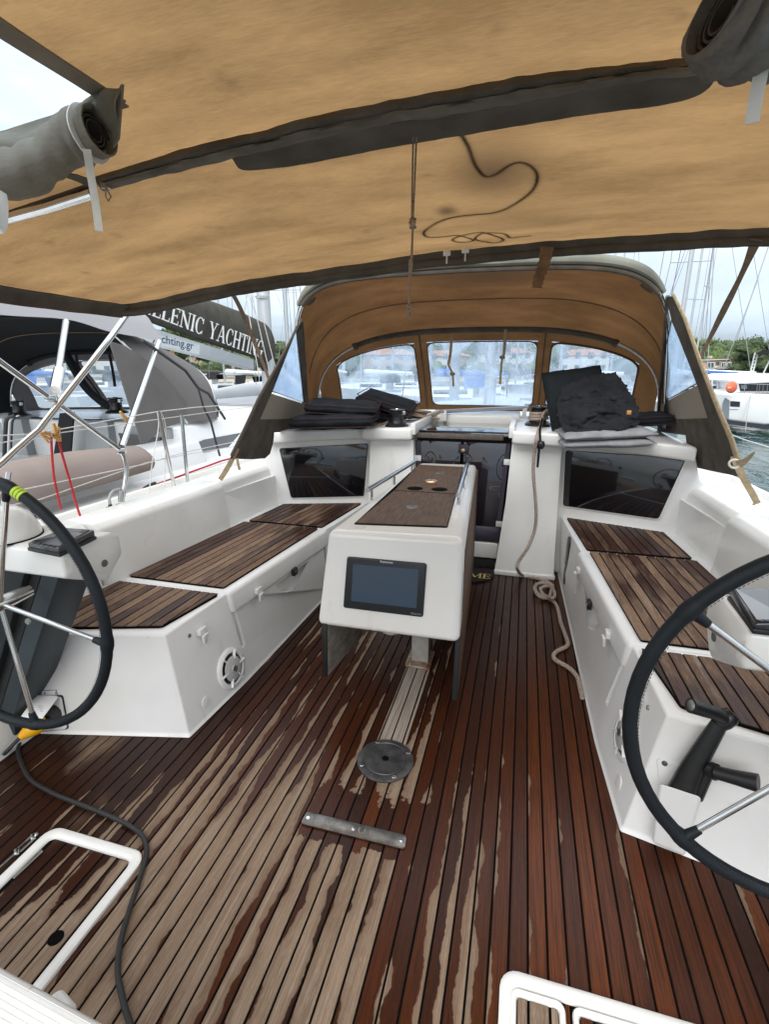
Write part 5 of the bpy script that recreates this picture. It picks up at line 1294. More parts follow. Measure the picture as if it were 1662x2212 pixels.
# hanging cord in the middle
hc = thing('hanging_cord', P(889, 680, y=1.30), 'thin knotted cord hanging from the middle seam of the bimini', 'cord')
top_ = onb(895, 296, .01)
def hp(u, v): return P(u, v, y=top_.y)
B().tube([hp(893, 296), hp(891, 400), hp(890, 470)], .0022, 6).build('strand', ropeg, hc); B().tube([hp(900, 296), hp(896, 400), hp(893, 470)], .0022, 6).build('strand', ropeg, hc)
def knot(c, r, par, mat=ropeg):
    B().tube([c + Vector((r * sin(3 * t), r * .7 * cos(2 * t), r * 1.5 * cos(t))) for t in [2 * pi * k / 40 for k in range(40)]], .0030, 6, closed=True).build('knot', mat, par)
knot(hp(892, 482), .006, hc)
B().tube([hp(892, 490), hp(889, 560), hp(886, 615)], .0024, 6).build('strand', ropeg, hc); B().tube([hp(893, 490), hp(890, 580), hp(884, 622)], .0018, 6).build('strand', ropeg, hc)
B().tube([hp(886, 560), hp(885, 610), hp(884, 665)], .0028, 6).build('strand', ropeg, hc); knot(hp(884, 668), .006, hc)
for dx in (-3, 0, 4): B().tube([hp(884, 672), hp(884 + dx, 690)], .001, 4).build('frayed_end', ropeg, hc)

# steel legs of the bimini frame
fr_ = bim
tb3 = lambda pts, x=-2.1, r=.0125, nm='frame_leg', mat=steel, sm=0: B().tube([P(u, v, x=x) for u, v in pts], r, 12, smooth=sm).build(nm, mat, fr_)
tb3([(279, 672), (240, 727), (180, 805), (99, 908), (82, 930), (58, 950), (30, 975), (4, 1000), (-60, 1050)], r=.0150)
tb3([(-60, 735), (0, 782), (113, 864), (255, 968), (266, 985), (273, 1010), (271, 1035), (266, 1070), (263, 1082)], x=-2.12, r=.0130)
B().tube([P(262, 1060, x=-2.12), P(262, 1084, x=-2.12)], .017, 12).build('leg_socket', steel, fr_)
cbase = P(262, 1092, x=-2.12); B().lathe([(0, 0), (.034, 0), (.03, .008), (.016, .012), (0, .012)], cbase, (0, 0, 1), 20).build('leg_foot', steel_dull, fr_)
for u, v in ((262, 974), (110, 860)): 
    a = P(u, v, x=-2.12); B().box(a, (.045, .05, .03), .6).build('tube_clamp', steel, fr_, bevel=.006)
B().tube([P(238, 1092, x=-2.13), P(236, 1078, x=-2.13), P(243, 1062, x=-2.13), P(260, 1056, x=-2.12)], .008, 8, smooth=6).build('grey_hose', pm('hose_grey', (.34, .35, .36), .5), fr_)
B().lathe([(0, 0), (.024, 0), (.022, .012), (.010, .016), (.010, .028), (0, .028)], P(239, 1100, x=-2.13), (0, 0, 1), 16).build('cable_gland', blackp, fr_, ang=50)

# straps from the bimini front down to the deck
strap([P(1636, 517, y=2.25), P(1600, 600, y=2.9), P(1555, 690, y=3.8), P(1508, 785, y=5.0), P(1500, 800, y=5.2)], .036, strapb, 'stay_strap', 'long twisted brown strap from the bimini front to the starboard deck', 'strap', twist=.9)
strap([P(488, 618, y=2.4), P(520, 668, y=2.9), P(570, 790, y=4.2), P(585, 830, y=4.6)], .030, strapb, 'stay_strap', 'long brown strap from the bimini front past the neighbour sail bag', 'strap', twist=.7)
strap([P(1183, 533, y=2.2), P(1176, 570, y=2.22), P(1165, 600, y=2.24), P(1161, 622, y=2.24)], lambda t: .050 * (1 - .25 * t + .10 * sin(t * 40)), strapb, 'torn_strap', 'short torn brown strap hanging from the front hem of the bimini', 'strap', n=14)

# ================================================================ SPRAYHOODS
def sprayhood(cx, y0, z0, label, mcan, mtrim, mhem, mpvc, sc=1.0, own=True):
    t = thing('sprayhood', (cx, y0 + 4, z0 + 1.1), label, 'sprayhood')
    def sup(a, n):   # superellipse, a from 0 (port foot) to 1
        th = pi * a; c, s = cos(th), sin(th); return (-(1 if c > 0 else -1) * abs(c) ** (2 / n), abs(s) ** (2 / n))
    def aft(a):
        x, z = sup(a, 7.0); hw = 1.42 + (1.19 - 1.42) * min(1, z ** 1.0); crown = .04 * (1 - x * x)
        zz = 1.11 + .965 * z + crown * z; return Vector((cx + x * hw, y0 + 4.02 - .62 * z, z0 + zz))
    def mid_(a):
        x, z = sup(a, 3.8); return Vector((cx + x * (1.50 - .16 * z), y0 + 4.32 - .24 * z, z0 + 1.10 + .88 * z + .03 * z * (1 - x * x)))
    def fro(a):
        x, z = sup(a, 3.2); return Vector((cx + x * 1.47, y0 + 4.50 + .06 * z, z0 + 1.10 + .705 * z + .03 * z * (1 - x * x)))
    def base(a):
        x, z = sup(a, 2.2); return Vector((cx + x * (1.47), y0 + 4.50 + .62 * z ** 1.5, z0 + 1.105))
    def roof(u, v):
        a, m_, f = aft(u), mid_(u), fro(u); k = 2 * v
        p = a * (1 - v) ** 2 + m_ * 2 * v * (1 - v) * 1.0 + f * v * v if False else (lerp(a, m_, k) if v <= .5 else lerp(m_, f, k - 1))
        s_ = sin(pi * (k % 1.0)) * .010; return p + Vector((0, 0, s_ * .6)) + Vector((0, 0, .007 * noise.noise(p * 4)))
    B().grid(roof, 90, 16).build('canopy', mcan, t, recalc=False, ang=80)
    # front screen: ruled between the front hoop and the base line, windows cut by the pillars
    xsn = [-1.455, -1.30, -1.1, -.9, -.72, -.575, -.46, -.25, 0, .25, .50, .615, .75, .92, 1.1, 1.30, 1.455]
    def inv(fx, X):
        lo, hi = 0.0, 1.0
        for _ in range(40):
            m_ = (lo + hi) / 2
            if fx(m_).x - cx < X: lo = m_
            else: hi = m_
        return (lo + hi) / 2
    fine = []
    for a, b2 in zip(xsn, xsn[1:]):
        n_ = max(1, int((b2 - a) / .03)); fine += [a + (b2 - a) * k / n_ for k in range(n_)]
    fine.append(xsn[-1]); vv = [0, .07, .14, .2, .3, .4, .5, .6, .7, .78, .84, .87, 1]
    G = [[None] * len(vv) for _ in fine]
    for i, X in enumerate(fine):
        tp2, bs_ = fro(inv(fro, X)), base(inv(base, X))
        for j, v in enumerate(vv): G[i][j] = lerp(bs_, tp2, v) + Vector((0, .03 * sin(pi * v), 0))
    def isw(X, v):
        return (.07 < v < .86) and ((-1.30 < X < -.575) or (-.46 < X < .50) or (.615 < X < 1.30))
    fr, wi = [], [[], [], []]; W2 = len(vv)
    for i in range(len(fine) - 1):
        for j in range(W2 - 1):
            X = (fine[i] + fine[i + 1]) / 2; v = (vv[j] + vv[j + 1]) / 2; q = (i * W2 + j, (i + 1) * W2 + j, (i + 1) * W2 + j + 1, i * W2 + j + 1)
            if isw(X, v): wi[0 if X < -.5 else (1 if X < .55 else 2)].append(q)
            else: fr.append(q)
    flat_ = [p for r in G for p in r]
    def sub(faces, name, mat, **k):
        used = sorted({i for f in faces for i in f}); mp3 = {u: n for n, u in enumerate(used)}
        return B().add([flat_[u] for u in used], [tuple(mp3[i] for i in f) for f in faces]).build(name, mat, t, recalc=False, ang=80, **k)
    sub(fr, 'front_panel', mcan)
    for w in wi: sub(w, 'window', mpvc)
    # window welts with rounded corners, roof seam with its drawn shade break, hoops
    def gp(X, v):
        tp2, bs_ = fro(inv(fro, X)), base(inv(base, X)); return lerp(bs_, tp2, v) + Vector((0, .03 * sin(pi * v) - .004, 0))
    for x0_, x1_ in ((-1.30, -.575), (-.46, .50), (.615, 1.30)):
        rr = rrect((x0_ + x1_) / 2, .465, x1_ - x0_, .79, .07, 4); pts_ = []
        for k in range(len(rr)):
            a, b2 = rr[k], rr[(k + 1) % len(rr)]; n_ = max(1, int(max(abs(a[0] - b2[0]) / .06, abs(a[1] - b2[1]) / .1)))
            pts_ += [gp(a[0] + (b2[0] - a[0]) * q / n_, a[1] + (b2[1] - a[1]) * q / n_) for q in range(n_)]
        B().tube(pts_, .009, 6, closed=True, flat=(1, .5)).build('window_welt', pm('welt_brown', (.10, .05, .025), .85), t, ang=80)
        # canvas corners filling behind the rounded welt
        for sx in (0, 1):
            for sv in (0, 1):
                X0, V0 = (x0_, x1_)[sx], (.07, .86)[sv]; dx = .07 * (1 if sx == 0 else -1); dv = .07 * (1 if sv == 0 else -1)
                arc = [(X0 + dx * (1 - sin(pi / 2 * k / 4)), V0 + dv * (1 - cos(pi / 2 * k / 4))) for k in range(5)]
                B().add([gp(X0, V0)] + [gp(*q) for q in arc], [(0, k + 1, k + 2) for k in range(4)]).build('window_corner', mcan, t, recalc=False)
    for X in (-.517, .557): B().tube([gp(X, v) + Vector((0, -.004, 0)) for v in (.03, .25, .5, .75, .97)], .014, 8, flat=(1, .4)).build('pillar_zip', mtrim, t, ang=80)
    N_ = 80
    B().tube([fro(k / N_) + Vector((0, -.014, -.010)) for k in range(N_ + 1) if .01 < k / N_ < .99], .0125, 12).build('front_hoop', steel, t)
    B().tube([fro(k / N_) + Vector((0, -.016, -.012)) for k in range(N_ + 1) if .285 < k / N_ < .715], .024, 10).build('hoop_sleeve', mtrim, t)
    for a in (.285, .715): B().tube([fro(a - .006) + Vector((0, -.018, -.014)), fro(a + .006) + Vector((0, -.018, -.014))], .034, 10).build('sleeve_end', mtrim, t)
    B().tube([mid_(k / N_) + Vector((0, 0, -.006)) for k in range(N_ + 1) if .05 < k / N_ < .95], .005, 6).build('roof_seam_shade', pm('seam_shade_brown', (.20, .12, .06), .9), t)  # thin brown tube for the seam and the painted shade break along the bend
    B().tube([aft(k / N_) + Vector((0, .018, -.016)) for k in range(N_ + 1) if k / N_ < .33], .0130, 10).build('aft_hoop', steel, t)
    B().tube([aft(k / N_) + Vector((0, .018, -.016)) for k in range(N_ + 1) if k / N_ > .67], .0130, 10).build('aft_hoop', steel, t)
    B().tube([aft(k / N_) + Vector((0, -.004, .020)) for k in range(N_ + 1) if .17 < k / N_ < .83], [.014, .028, .030, .030, .030, .028, .014], 10, flat=(1, .8)).build('aft_roll', mhem, t)
    B().tube([aft(k / N_) + Vector((0, .012, -.024)) for k in range(N_ + 1) if .2 < k / N_ < .8], .016, 10).build('aft_binding', mtrim, t)
    for a in (.268, .732):
        B().grid(lambda u, v: aft(a - .028 + .056 * u) + Vector((0, .03 + .07 * v * (1 - .4 * abs(2 * u - 1) ** 2), -.046)), 10, 4).build('corner_reinforcement', mtrim, t, solid=.004, recalc=False)
    return t, aft, fro, gp
hood, aftc, froc, gpw = sprayhood(CX, 0, 0, 'tan lined sprayhood with three cloudy windows over the companionway', canvas2, trim, hem, pvc)

# side wings of our hood
def wing(s, A, Bv, Cv, outline, win, bei, hemp, label):
    pl_ = plane3(A, Bv, Cv); n = pl_[1]; n = n if (C0 - pl_[0]).dot(n) > 0 else -n
    t = thing('hood_wing', Cv, label, 'hood wing', 'side wings of the sprayhood')
    q = lambda pts, e: [P(u, v, pl=(pl_[0] + n * e, n)) for u, v in pts]
    # sheet around the clear window: triangulated ring
    b = B(); o = q(outline, 0)
    B().prism(q(win, .0), n * .0012).build('window', pvc_side, t)
    B().prism(q(bei, .0), n * .0016).build('pale_panel', pm('pale_panel', (.33, .29, .23), .9, spec=.1), t)
    for pts in hemp: B().prism(q(pts, .0015), n * .0025).build('border', trim, t)
    edge = q(win, .003); B().tube(edge, .004, 6, closed=True).build('welt', trim, t)
    return t, q
A, Bv, Cv = (.765, 3.40, 1.95), (1.01, 4.0, 1.15), (1.17, 2.81, .85)
wR, qR = wing(1, A, Bv, Cv, [], [(1452, 690), (1507, 828), (1432, 870), (1436, 770)], [(1432, 872), (1508, 832), (1531, 903), (1425, 908)],
   [[(1441, 640), (1459, 640), (1478, 690), (1510, 780), (1545, 872), (1580, 955), (1604, 1030), (1592, 1028), (1531, 903), (1507, 828), (1470, 735), (1452, 690)],
    [(1422, 907), (1531, 903), (1592, 1028), (1510, 1011), (1496, 1000), (1487, 975), (1483, 940), (1422, 932)]],
   'starboard wing of the sprayhood with clear triangle and brown lower cloth')
B().tube(qR([(1456, 636), (1482, 690), (1514, 782), (1549, 872), (1583, 953), (1606, 1030)], .010), [.010, .012, .014, .016, .018], 8, flat=(1, .5)).build('luff_sleeve', strapt, wR)
B().tube(qR([(1443, 640), (1438, 720), (1431, 800), (1422, 908)], .004), .011, 8).build('zip_edge', trim, wR)
strap([P(1586, 985, y=2.95), P(1600, 1020, y=2.9), P(1620, 1055, y=2.86), P(1638, 1088, y=2.81)], .030, strapt, 'tie_strap', 'tan strap tying the starboard hood wing to the coaming', 'strap', group='tan straps tying down the hood wings')
strap([P(1597, 1003, y=2.85), P(1612, 995, y=2.83), P(1632, 976, y=2.80)], lambda t: .045 * (1 - t * .85), strapt, 'strap_tail', 'pointed loose strap tail sticking out at the starboard tie', 'strap')
B().tube([P(1588 + 12 * cos(a), 1002 + 9 * sin(a), y=2.86) for a in [2 * pi * k / 14 for k in range(14)]], .006, 6, closed=True).build('strap_ring', strapw, label='pale cord ring round the starboard hood strap', cat='ring')
B().lathe([(0, 0), (.02, 0), (.014, .006), (0, .007)], P(1636, 1090, z=.787), (0, 0, 1), 14).build('deck_eye', steel, label='small steel deck eye under the starboard hood strap', cat='deck eye')
A, Bv, Cv = (-1.53, 3.40, 1.83), (-1.78, 4.0, 1.17), (-1.80, 2.70, .82)
wL, qL = wing(-1, A, Bv, Cv, [], [(640, 712), (656, 869), (588, 845)], [(586, 850), (654, 872), (664, 905), (561, 906)],
   [[(655, 694), (642, 700), (600, 785), (560, 860), (528, 930), (497, 990), (507, 991), (561, 906), (588, 845), (640, 712), (648, 716)],
    [(561, 906), (664, 904), (668, 930), (592, 934), (590, 955), (583, 980), (572, 990), (545, 992), (507, 991)],
    [(640, 712), (655, 694), (668, 900), (663, 905), (656, 869)]],
   'port wing of the sprayhood with clear triangle and brown lower cloth')
B().tube(qL([(652, 690), (600, 787), (558, 862), (526, 932), (500, 985)], .008), [.009, .011, .013, .014], 8, flat=(1, .5)).build('luff_sleeve', pm('sleeve_brown', (.11, .09, .07), .9), wL)
strap([P(512, 968, y=2.80), P(500, 995, y=2.76), P(486, 1020, y=2.72), P(475, 1036, y=2.68)], .030, strapt, 'tie_strap', 'tan strap tying the port hood wing to the coaming', 'strap', group='tan straps tying down the hood wings')
strap([P(512, 990, y=2.74), P(515, 1005, y=2.73), P(518, 1015, y=2.73)], .016, strapt, 'strap_tail', 'short loose strap tail at the port hood tie', 'strap')
# straps dangling inside the middle window
for pts, lab in (([(976, 722), (974, 760), (969, 788), (978, 808), (980, 835)], 'knotted tan strap hanging on the left of the middle hood window'),
                 ([(1093, 712), (1091, 745), (1089, 768), (1086, 772), (1083, 800), (1081, 830)], 'knotted tan strap hanging on the right of the middle hood window')):
    t = thing('dangling_strap', P(*pts[-1], y=4.44), lab, 'strap', 'straps dangling inside the hood')
    strap([P(u, v, y=4.44) for u, v in pts[:3]], .024, strapt, 'upper_length', par=t); strap([P(u, v, y=4.44) for u, v in pts[2:]], .020, strapt, 'lower_length', par=t, twist=.6)
    c = P(*pts[3], y=4.43); B().tube([c + Vector((.018 * sin(2 * q), .006, .012 * cos(3 * q))) for q in [2 * pi * k / 16 for k in range(16)]], .006, 6, closed=True).build('knot', strapt, t)

# ================================================================ OWN MAST AND RAILS
om = thing('mast', (CX, 6.6, 1.08), 'grey mast of our yacht rising forward of the sprayhood', 'mast')
B().tube([(CX, 6.6, 1.08), (CX, 6.6, 17)], .095, 18, flat=(.75, 1)).build('mast_tube', alum, om)
B().tube([(CX, 6.5, 2.55), (CX, 4.9, 2.75)], .07, 14).build('boom', alum, om)
B().loft([[Vector((CX + a * w, y, z + b2 * h)) for a, b2 in ((-1, 0), (-.8, .8), (0, 1), (.8, .8), (1, 0), (0, -.2))] for y, z, w, h in ((6.45, 2.62, .17, .9), (6.1, 2.64, .26, .65), (5.2, 2.72, .24, .40), (4.9, 2.74, .12, .2))]).build('sail_cover', pm('sail_cover_grey', (.42, .42, .38), .9), om)
for s in (-1, 1): B().lathe([(0, 0), (.075, 0), (.06, .04), (.05, .10), (.06, .13), (0, .13)], (CX + s * .09, 6.6, 1.75), (s, 0, 0), 18).build('mast_winch', blackp, om, ang=50)

LX = -2.30
def L3(u, v, x=LX): return P(u, v, x=x)
g = 'stanchions along the port rail'
s1 = thing('stanchion', L3(380, 1068), 'leaning steel stanchion with looped white lashing on the port rail', 'stanchion', g)
B().tube([L3(342, 888), L3(357, 960), L3(380, 1068)], .0125, 10).build('post', steel, s1)
for du in (-5, 3): B().tube([L3(345 + du, 890), L3(352 + du * 2, 925), L3(346 + du * 3.5, 1000), L3(342 + du * 4, 1070)], .0035, 6, smooth=5).build('lashing', wirel, s1)
s2 = thing('stanchion', L3(406, 1048), 'upright steel stanchion nearest the port hood wing', 'stanchion', g)
B().tube([L3(392, 896), L3(406, 1046)], .0125, 10).build('post', steel, s2); B().lathe([(0, 0), (.035, 0), (.02, .012), (0, .012)], L3(405, 1048), (0, 0, 1), 14).build('post_foot', steel_dull, s2)
g = 'lifelines along the port rail'
for pts, r, lab in (([(-60, 944), (0, 941), (70, 938), (336, 890), (420, 880), (548, 871), (600, 866)], .003, 'upper lifeline wire running to the top of the leaning stanchion'),
                    ([(-60, 966), (0, 957), (92, 940), (391, 899), (470, 888), (600, 872)], .0026, 'second lifeline wire with the clothes pegs clipped on'),
                    ([(-60, 1075), (37, 1060), (310, 1003), (395, 978), (504, 955), (560, 945)], .003, 'lower lifeline wire crossing the brown cloth'),
                    ([(0, 1096), (88, 1078), (314, 1000), (400, 982), (520, 962)], .0026, 'lowest white line sagging along the port rail')):
    B().tube([L3(u, v) for u, v in pts], r, 6).build('lifeline', wirel, label=lab, cat='lifeline', group=g)
g = 'wooden clothes pegs on the lifeline'
def peg(u, v, ang, label, sc=1.0):
    c = L3(u, v, LX + .01); t = thing('clothes_peg', c, label, 'clothes peg', g)
    for s in (-1, 1):
        M_ = Matrix.Rotation(radians(ang), 3, 'X') @ Matrix.Rotation(radians(6 * s), 3, 'X')
        B().box(c + M_ @ Vector((0, .0055 * s, 0)), (.011, .008, .075 * sc), M_).build('peg_leg', woodp, t, bevel=.001)
    B().tube([c + Vector((.007, .006 * cos(q), .006 * sin(q))) for q in [2 * pi * k / 8 for k in range(8)]], .0012, 5, closed=True).build('peg_spring', steel, t)
peg(120, 930, 12, 'upright wooden peg standing highest above the red cord'); peg(108, 938, 62, 'wooden peg lying almost flat left of the red cord'); peg(96, 943, 40, 'leftmost wooden peg hanging at the steel tube')
peg(126, 938, -10, 'wooden peg gripping the red cord'); peg(267, 899, 38, 'lone wooden peg tilted beside the steel tube further forward')
rc_ = thing('red_cord', L3(126, 945), 'red cord doubled over the lifeline with two hanging ends', 'cord')
B().tube([L3(110, 946), L3(112, 985), L3(116, 1030), L3(123, 1065), L3(131, 1100)], .006, 8, smooth=5).build('short_end', redm, rc_)
B().tube([L3(110, 946), L3(116, 940), L3(124, 942), L3(132, 975), L3(150, 1038), L3(163, 1085), L3(174, 1118)], .006, 8, smooth=5).build('long_end', redm, rc_)
knot(L3(175, 1122), .009, rc_, redm); B().tube([L3(175, 1122), L3(170, 1133)], .005, 6).build('knot_tail', redm, rc_)
B().tube([L3(-10, 1180, -1.95), L3(4, 1110, -1.95), L3(18, 1020, -1.95)], .010, 10).build('rail_tube', steel, label='short steel rail tube at the left edge behind the port wheel', cat='rail')
c = P(55, 1128, z=.86); w = winch((c.x, c.y, .785), .85, 'chrome winch on the port coaming behind the wheel', steel)
dm = thing('compass_dome', P(20, 1150, z=.952), 'white moulded dome on the port helm console', 'compass')
B().lathe([(0.11, 0), (.105, .03), (.085, .075), (.05, .10), (0, .108)], P(8, 1160, z=.953), (0, 0, 1), 30).build('dome', gel, dm, ang=60)
B().lathe([(0.113, 0), (.113, .004), (.10, .005)], P(8, 1160, z=.953), (0, 0, 1), 30).build('dome_joint', caulk, dm)

# ================================================================ NEIGHBOUR YACHT TO PORT
NX, NY0, NZ0 = -4.75, .42, -.13
nb = thing('neighbour_yacht', (NX, 5, .6), 'white sailing yacht moored close on the port side with brown sail bag', 'yacht')
def lofts(secs, name, mat, **k): return B().loft([[Vector(q) for q in r] for r in secs]).build(name, mat, nb, **k)
rings = []
for y, hw in ((-1.5, 2.05), (2, 2.12), (5, 2.08), (8, 1.75), (11, .95), (13, .1)):
    rings.append([Vector((NX + hw, y, .60)), Vector((NX + hw, y, .63)), Vector((NX + hw - .03, y, .63)), Vector((NX + hw - .035, y, .60)), Vector((NX - hw, y, .60)), Vector((NX - hw * .9, y, -1.4)), Vector((NX + hw * .9, y, -1.4))])
B().loft(rings).build('hull', nbhull, nb, ang=30)
cab = []
for y, w0, w1, zt in ((4.25, 1.62, 1.42, .98), (5.5, 1.60, 1.36, 1.0), (7, 1.35, 1.1, .98), (9, .9, .6, .88), (10.3, .5, .2, .66)):
    cab.append([Vector((NX + w0, y, .58)), Vector((NX + w1 + .03, y, zt - .05)), Vector((NX + w1 - .05, y, zt)), Vector((NX - w1 + .05, y, zt)), Vector((NX - w1 - .03, y, zt - .05)), Vector((NX - w0, y, .58))])
B().loft(cab).build('coachroof', nbhull, nb, bevel=.03, seg=3)
for s in (-1, 1):
    secs = []
    for y in (-1.2, 1.5, 4.35): secs.append([Vector((NX + s * 1.72, y, .55)), Vector((NX + s * 1.62, y, .82)), Vector((NX + s * 1.36, y, .84)), Vector((NX + s * 1.28, y, .2)), Vector((NX + s * 1.72, y, .2))])
    B().loft(secs).build('coaming', nbhull, nb, bevel=.03, seg=3)
    B().prism([(NX + s * .34, 4.30, -.2), (NX + s * 1.40, 4.18, -.2), (NX + s * 1.40, 4.18, .94), (NX + s * .40, 4.30, .96)], (0, .15, 0)).build('bulkhead', nbgrey, nb, bevel=.02)
    B().prism([(NX + s * .36, 4.12, -.2), (NX + s * .72, 4.12, -.2), (NX + s * .70, 4.16, .99), (NX + s * .42, 4.16, .99)], (0, .3, 0)).build('tower', nbgrey, nb, bevel=.02)
B().box((NX, 4.33, .4), (.9, .06, 1.2)).build('companionway_dark', glassk, nb)
B().prism([(NX + .86, 4.175, .62), (NX + 1.34, 4.12, .60), (NX + 1.34, 4.12, .86), (NX + .80, 4.18, .88)], (0, .03, 0)).build('bulkhead_window', glassk, nb)
for q_, (u0, mm_) in enumerate(((12, blackp), (19, nbhull), (25, blackp))): B().tube([P(u0 + 22, 897 + q_, y=3.9), P(u0 + 4, 906, y=3.9), P(u0, 930, y=3.9), P(u0 - 3, 1010, y=3.9)], .022 if q_ == 0 else .010, 8, smooth=5).build('arch_stripe', mm_, nb)
B().prism([P(128, 893, y=4.05), P(158, 890, y=4.05), P(150, 1000, y=4.05), P(112, 1004, y=4.05)], (0, .02, 0)).build('doorway_dark', greydk, nb)
B().box((NX, 3, -.25), (3, 4.2, .1)).build('cockpit_floor', pm('nb_teak', (.2, .12, .08), .7), nb)
# dark window strip and portlight of the cabin side
def onx(u, v, x): return P(u, v, x=x)
cpl = plane3((NX + 1.62, 4.25, .58), (NX + 1.45, 4.25, .93), (NX + 1.39, 5.5, .95)); cn = cpl[1]; cn = cn if cn.x > 0 else -cn
q = lambda pts, e=.006: [P(u, v, pl=(cpl[0] + cn * e, cn)) for u, v in pts]
B().prism(q([(440, 950), (524, 934), (560, 930), (560, 950), (512, 962), (417, 982), (410, 972), (415, 960)]), cn * .004).build('window_strip', glassk, nb)
B().prism(roundpoly(q([(371, 969), (414, 963), (411, 998), (380, 1003), (371, 995)]), .03, 3), cn * .004).build('portlight', glassk, nb)
tq = q([(315, 1017), (352, 1007), (352, 1001.5), (315, 1011)], .008); textmesh('JEANNEAU', tq[0], tq[1], tq[2], tq[3], grp, 'lettering', nb, .001)
B().tube([P(310, 1054, x=-2.72), P(345, 1044, x=-2.80), P(480, 995, x=-2.85), P(560, 975, x=-2.9)], .009, 7).build('red_line', redm, nb)
B().prism([P(309, 1060, x=-2.70), P(333, 1052, x=-2.70), P(333, 1040, x=-2.70), P(324, 1043, x=-2.70), P(311, 1050, x=-2.70)], (.02, 0, 0)).build('line_exit', blackp, nb, bevel=.004)
# brown cockpit dodger along the rail
dg = [(0, 1004), (60, 990), (150, 975), (250, 966), (290, 964), (302, 990), (314, 1017), (240, 1040), (73, 1089), (0, 1108), (-90, 1128), (-90, 1025)]
nd = thing('cockpit_cover', P(200, 1030, x=-2.95), 'brown cloth bundle laid along the coaming of the neighbour yacht', 'cloth')
tpt = [(-90, 1025), (0, 1003), (60, 989), (150, 975), (250, 966), (289, 962)]; bpt = [(-90, 1128), (0, 1108), (73, 1089), (160, 1064), (240, 1040), (316, 1017)]
rings = []
for k in range(31):
    a, c = P(*polyl(tpt, k / 30), x=-3.02), P(*polyl(bpt, k / 30), x=-2.92); m_ = (a + c) / 2; h = (a - c) / 2
    rings.append([m_ + h * cos(t) + Vector((.13 * sin(t) * (1 + .15 * noise.noise(Vector((k * .3, t, 0)))), 0, 0)) for t in [2 * pi * j / 16 for j in range(16)]])
B().loft(rings).build('cloth', clothb, nd, ang=80)
# sprayhood of the neighbour
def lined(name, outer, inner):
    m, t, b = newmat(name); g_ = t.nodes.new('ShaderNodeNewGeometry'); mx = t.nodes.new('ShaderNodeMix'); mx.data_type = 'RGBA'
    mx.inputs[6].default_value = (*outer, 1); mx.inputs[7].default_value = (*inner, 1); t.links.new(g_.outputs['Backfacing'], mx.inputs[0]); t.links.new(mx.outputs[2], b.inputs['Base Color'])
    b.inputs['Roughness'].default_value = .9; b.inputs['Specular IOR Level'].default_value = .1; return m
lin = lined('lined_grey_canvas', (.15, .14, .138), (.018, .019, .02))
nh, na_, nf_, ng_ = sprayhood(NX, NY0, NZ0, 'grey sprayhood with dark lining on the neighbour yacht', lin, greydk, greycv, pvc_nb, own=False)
w_ = B()
wx = -3.33
outl_ = [(237, 737), (262, 744), (300, 765), (345, 800), (378, 840), (405, 872), (436, 888), (405, 908), (352, 925), (318, 955), (305, 958), (298, 930), (275, 860)]
B().prism([P(u, v, x=wx) for u, v in outl_], (-.012, 0, 0)).build('side_curtain', greycv, nh)
for pts in ([(163, 762), (170, 800), (178, 830)], [(236, 765), (243, 800), (248, 835)]): strap([P(u, v, y=4.8) for u, v in pts], .03, greydk, 'dangling_tie', par=nh)
B().tube([P(142, 765, y=4.82), P(180, 830, y=4.8), P(215, 865, y=4.75), P(240, 880, y=4.7)], .045, 8, smooth=5).build('pillar_roll', greydk, nh)
for u, v, lab in ((252, 888, 'black winch on the neighbour coachroof nearest us'), (42, 893, 'black winch on the far side of the neighbour coachroof')):
    c = P(u, v, y=4.45); winch(c - Vector((0, 0, .02)), 1.15, lab, blackp, 'black winches on the neighbour yacht')
# bimini of the neighbour
nbm = thing('bimini', (NX, 3, 1.7), 'pale grey bimini of the neighbour yacht seen from below', 'bimini')
ed = [P(u, v, x=-3.45) for u, v in ((-160, 652), (0, 680), (146, 690), (234, 716), (300, 728), (351, 737))]
rings = []
ed2 = crom(ed, 5)
def nbs(u, v):
    k = u * (len(ed2) - 1); i = min(int(k), len(ed2) - 2); e = lerp(ed2[i], ed2[i + 1], k - i); a = pi * v
    drop = .20 * min(1, v / .06) if v < .5 else .20 * min(1, (1 - v) / .06)
    return Vector((e.x - 2.6 * v, e.y, e.z + drop + .22 * sin(a) ** .8))
B().grid(nbs, 26, 40).build('canopy', lined('pale_canvas_dark_below', (.33, .32, .33), (.05, .05, .055)), nbm, recalc=False, solid=0, ang=80)  # canvas pale on the outside, darker underneath
for i, (a, b2, c, d_) in enumerate(((142, 695, 119, 842), (343, 738, 262, 966))):
    B().tube([P(a, b2, x=-3.2), P(c, d_, x=-2.5)], .021, 12).build('frame_leg', steel, nbm)
B().tube([P(128, 800, x=-2.6), P(119, 843, x=-2.5)], .030, 12).build('leg_end', steel, nbm)
for u, v in ((15, 615), (22, 618)): B().tube([P(u, v, x=-3.7), P(u - 4, v - 22, x=-3.7)], .012, 6).build('dark_stripe', greydk, nbm)
B().tube([P(308, 735, x=-3.1), P(400, 800, x=-3.1), P(428, 838, x=-3.1), P(450, 850, x=-3.1), P(486, 905, x=-3.1)], .014, 7).build('black_line', blackp, label='black line from the neighbour bimini down to its deck', cat='line')
B().tube([P(428, 838, x=-3.1), P(440, 880, x=-3.05), P(455, 910, x=-3.0), P(468, 960, x=-3.0), P(475, 985, x=-3.0)], .011, 7).build('black_line', blackp, label='second black line hanging over the neighbour cabin window', cat='line')
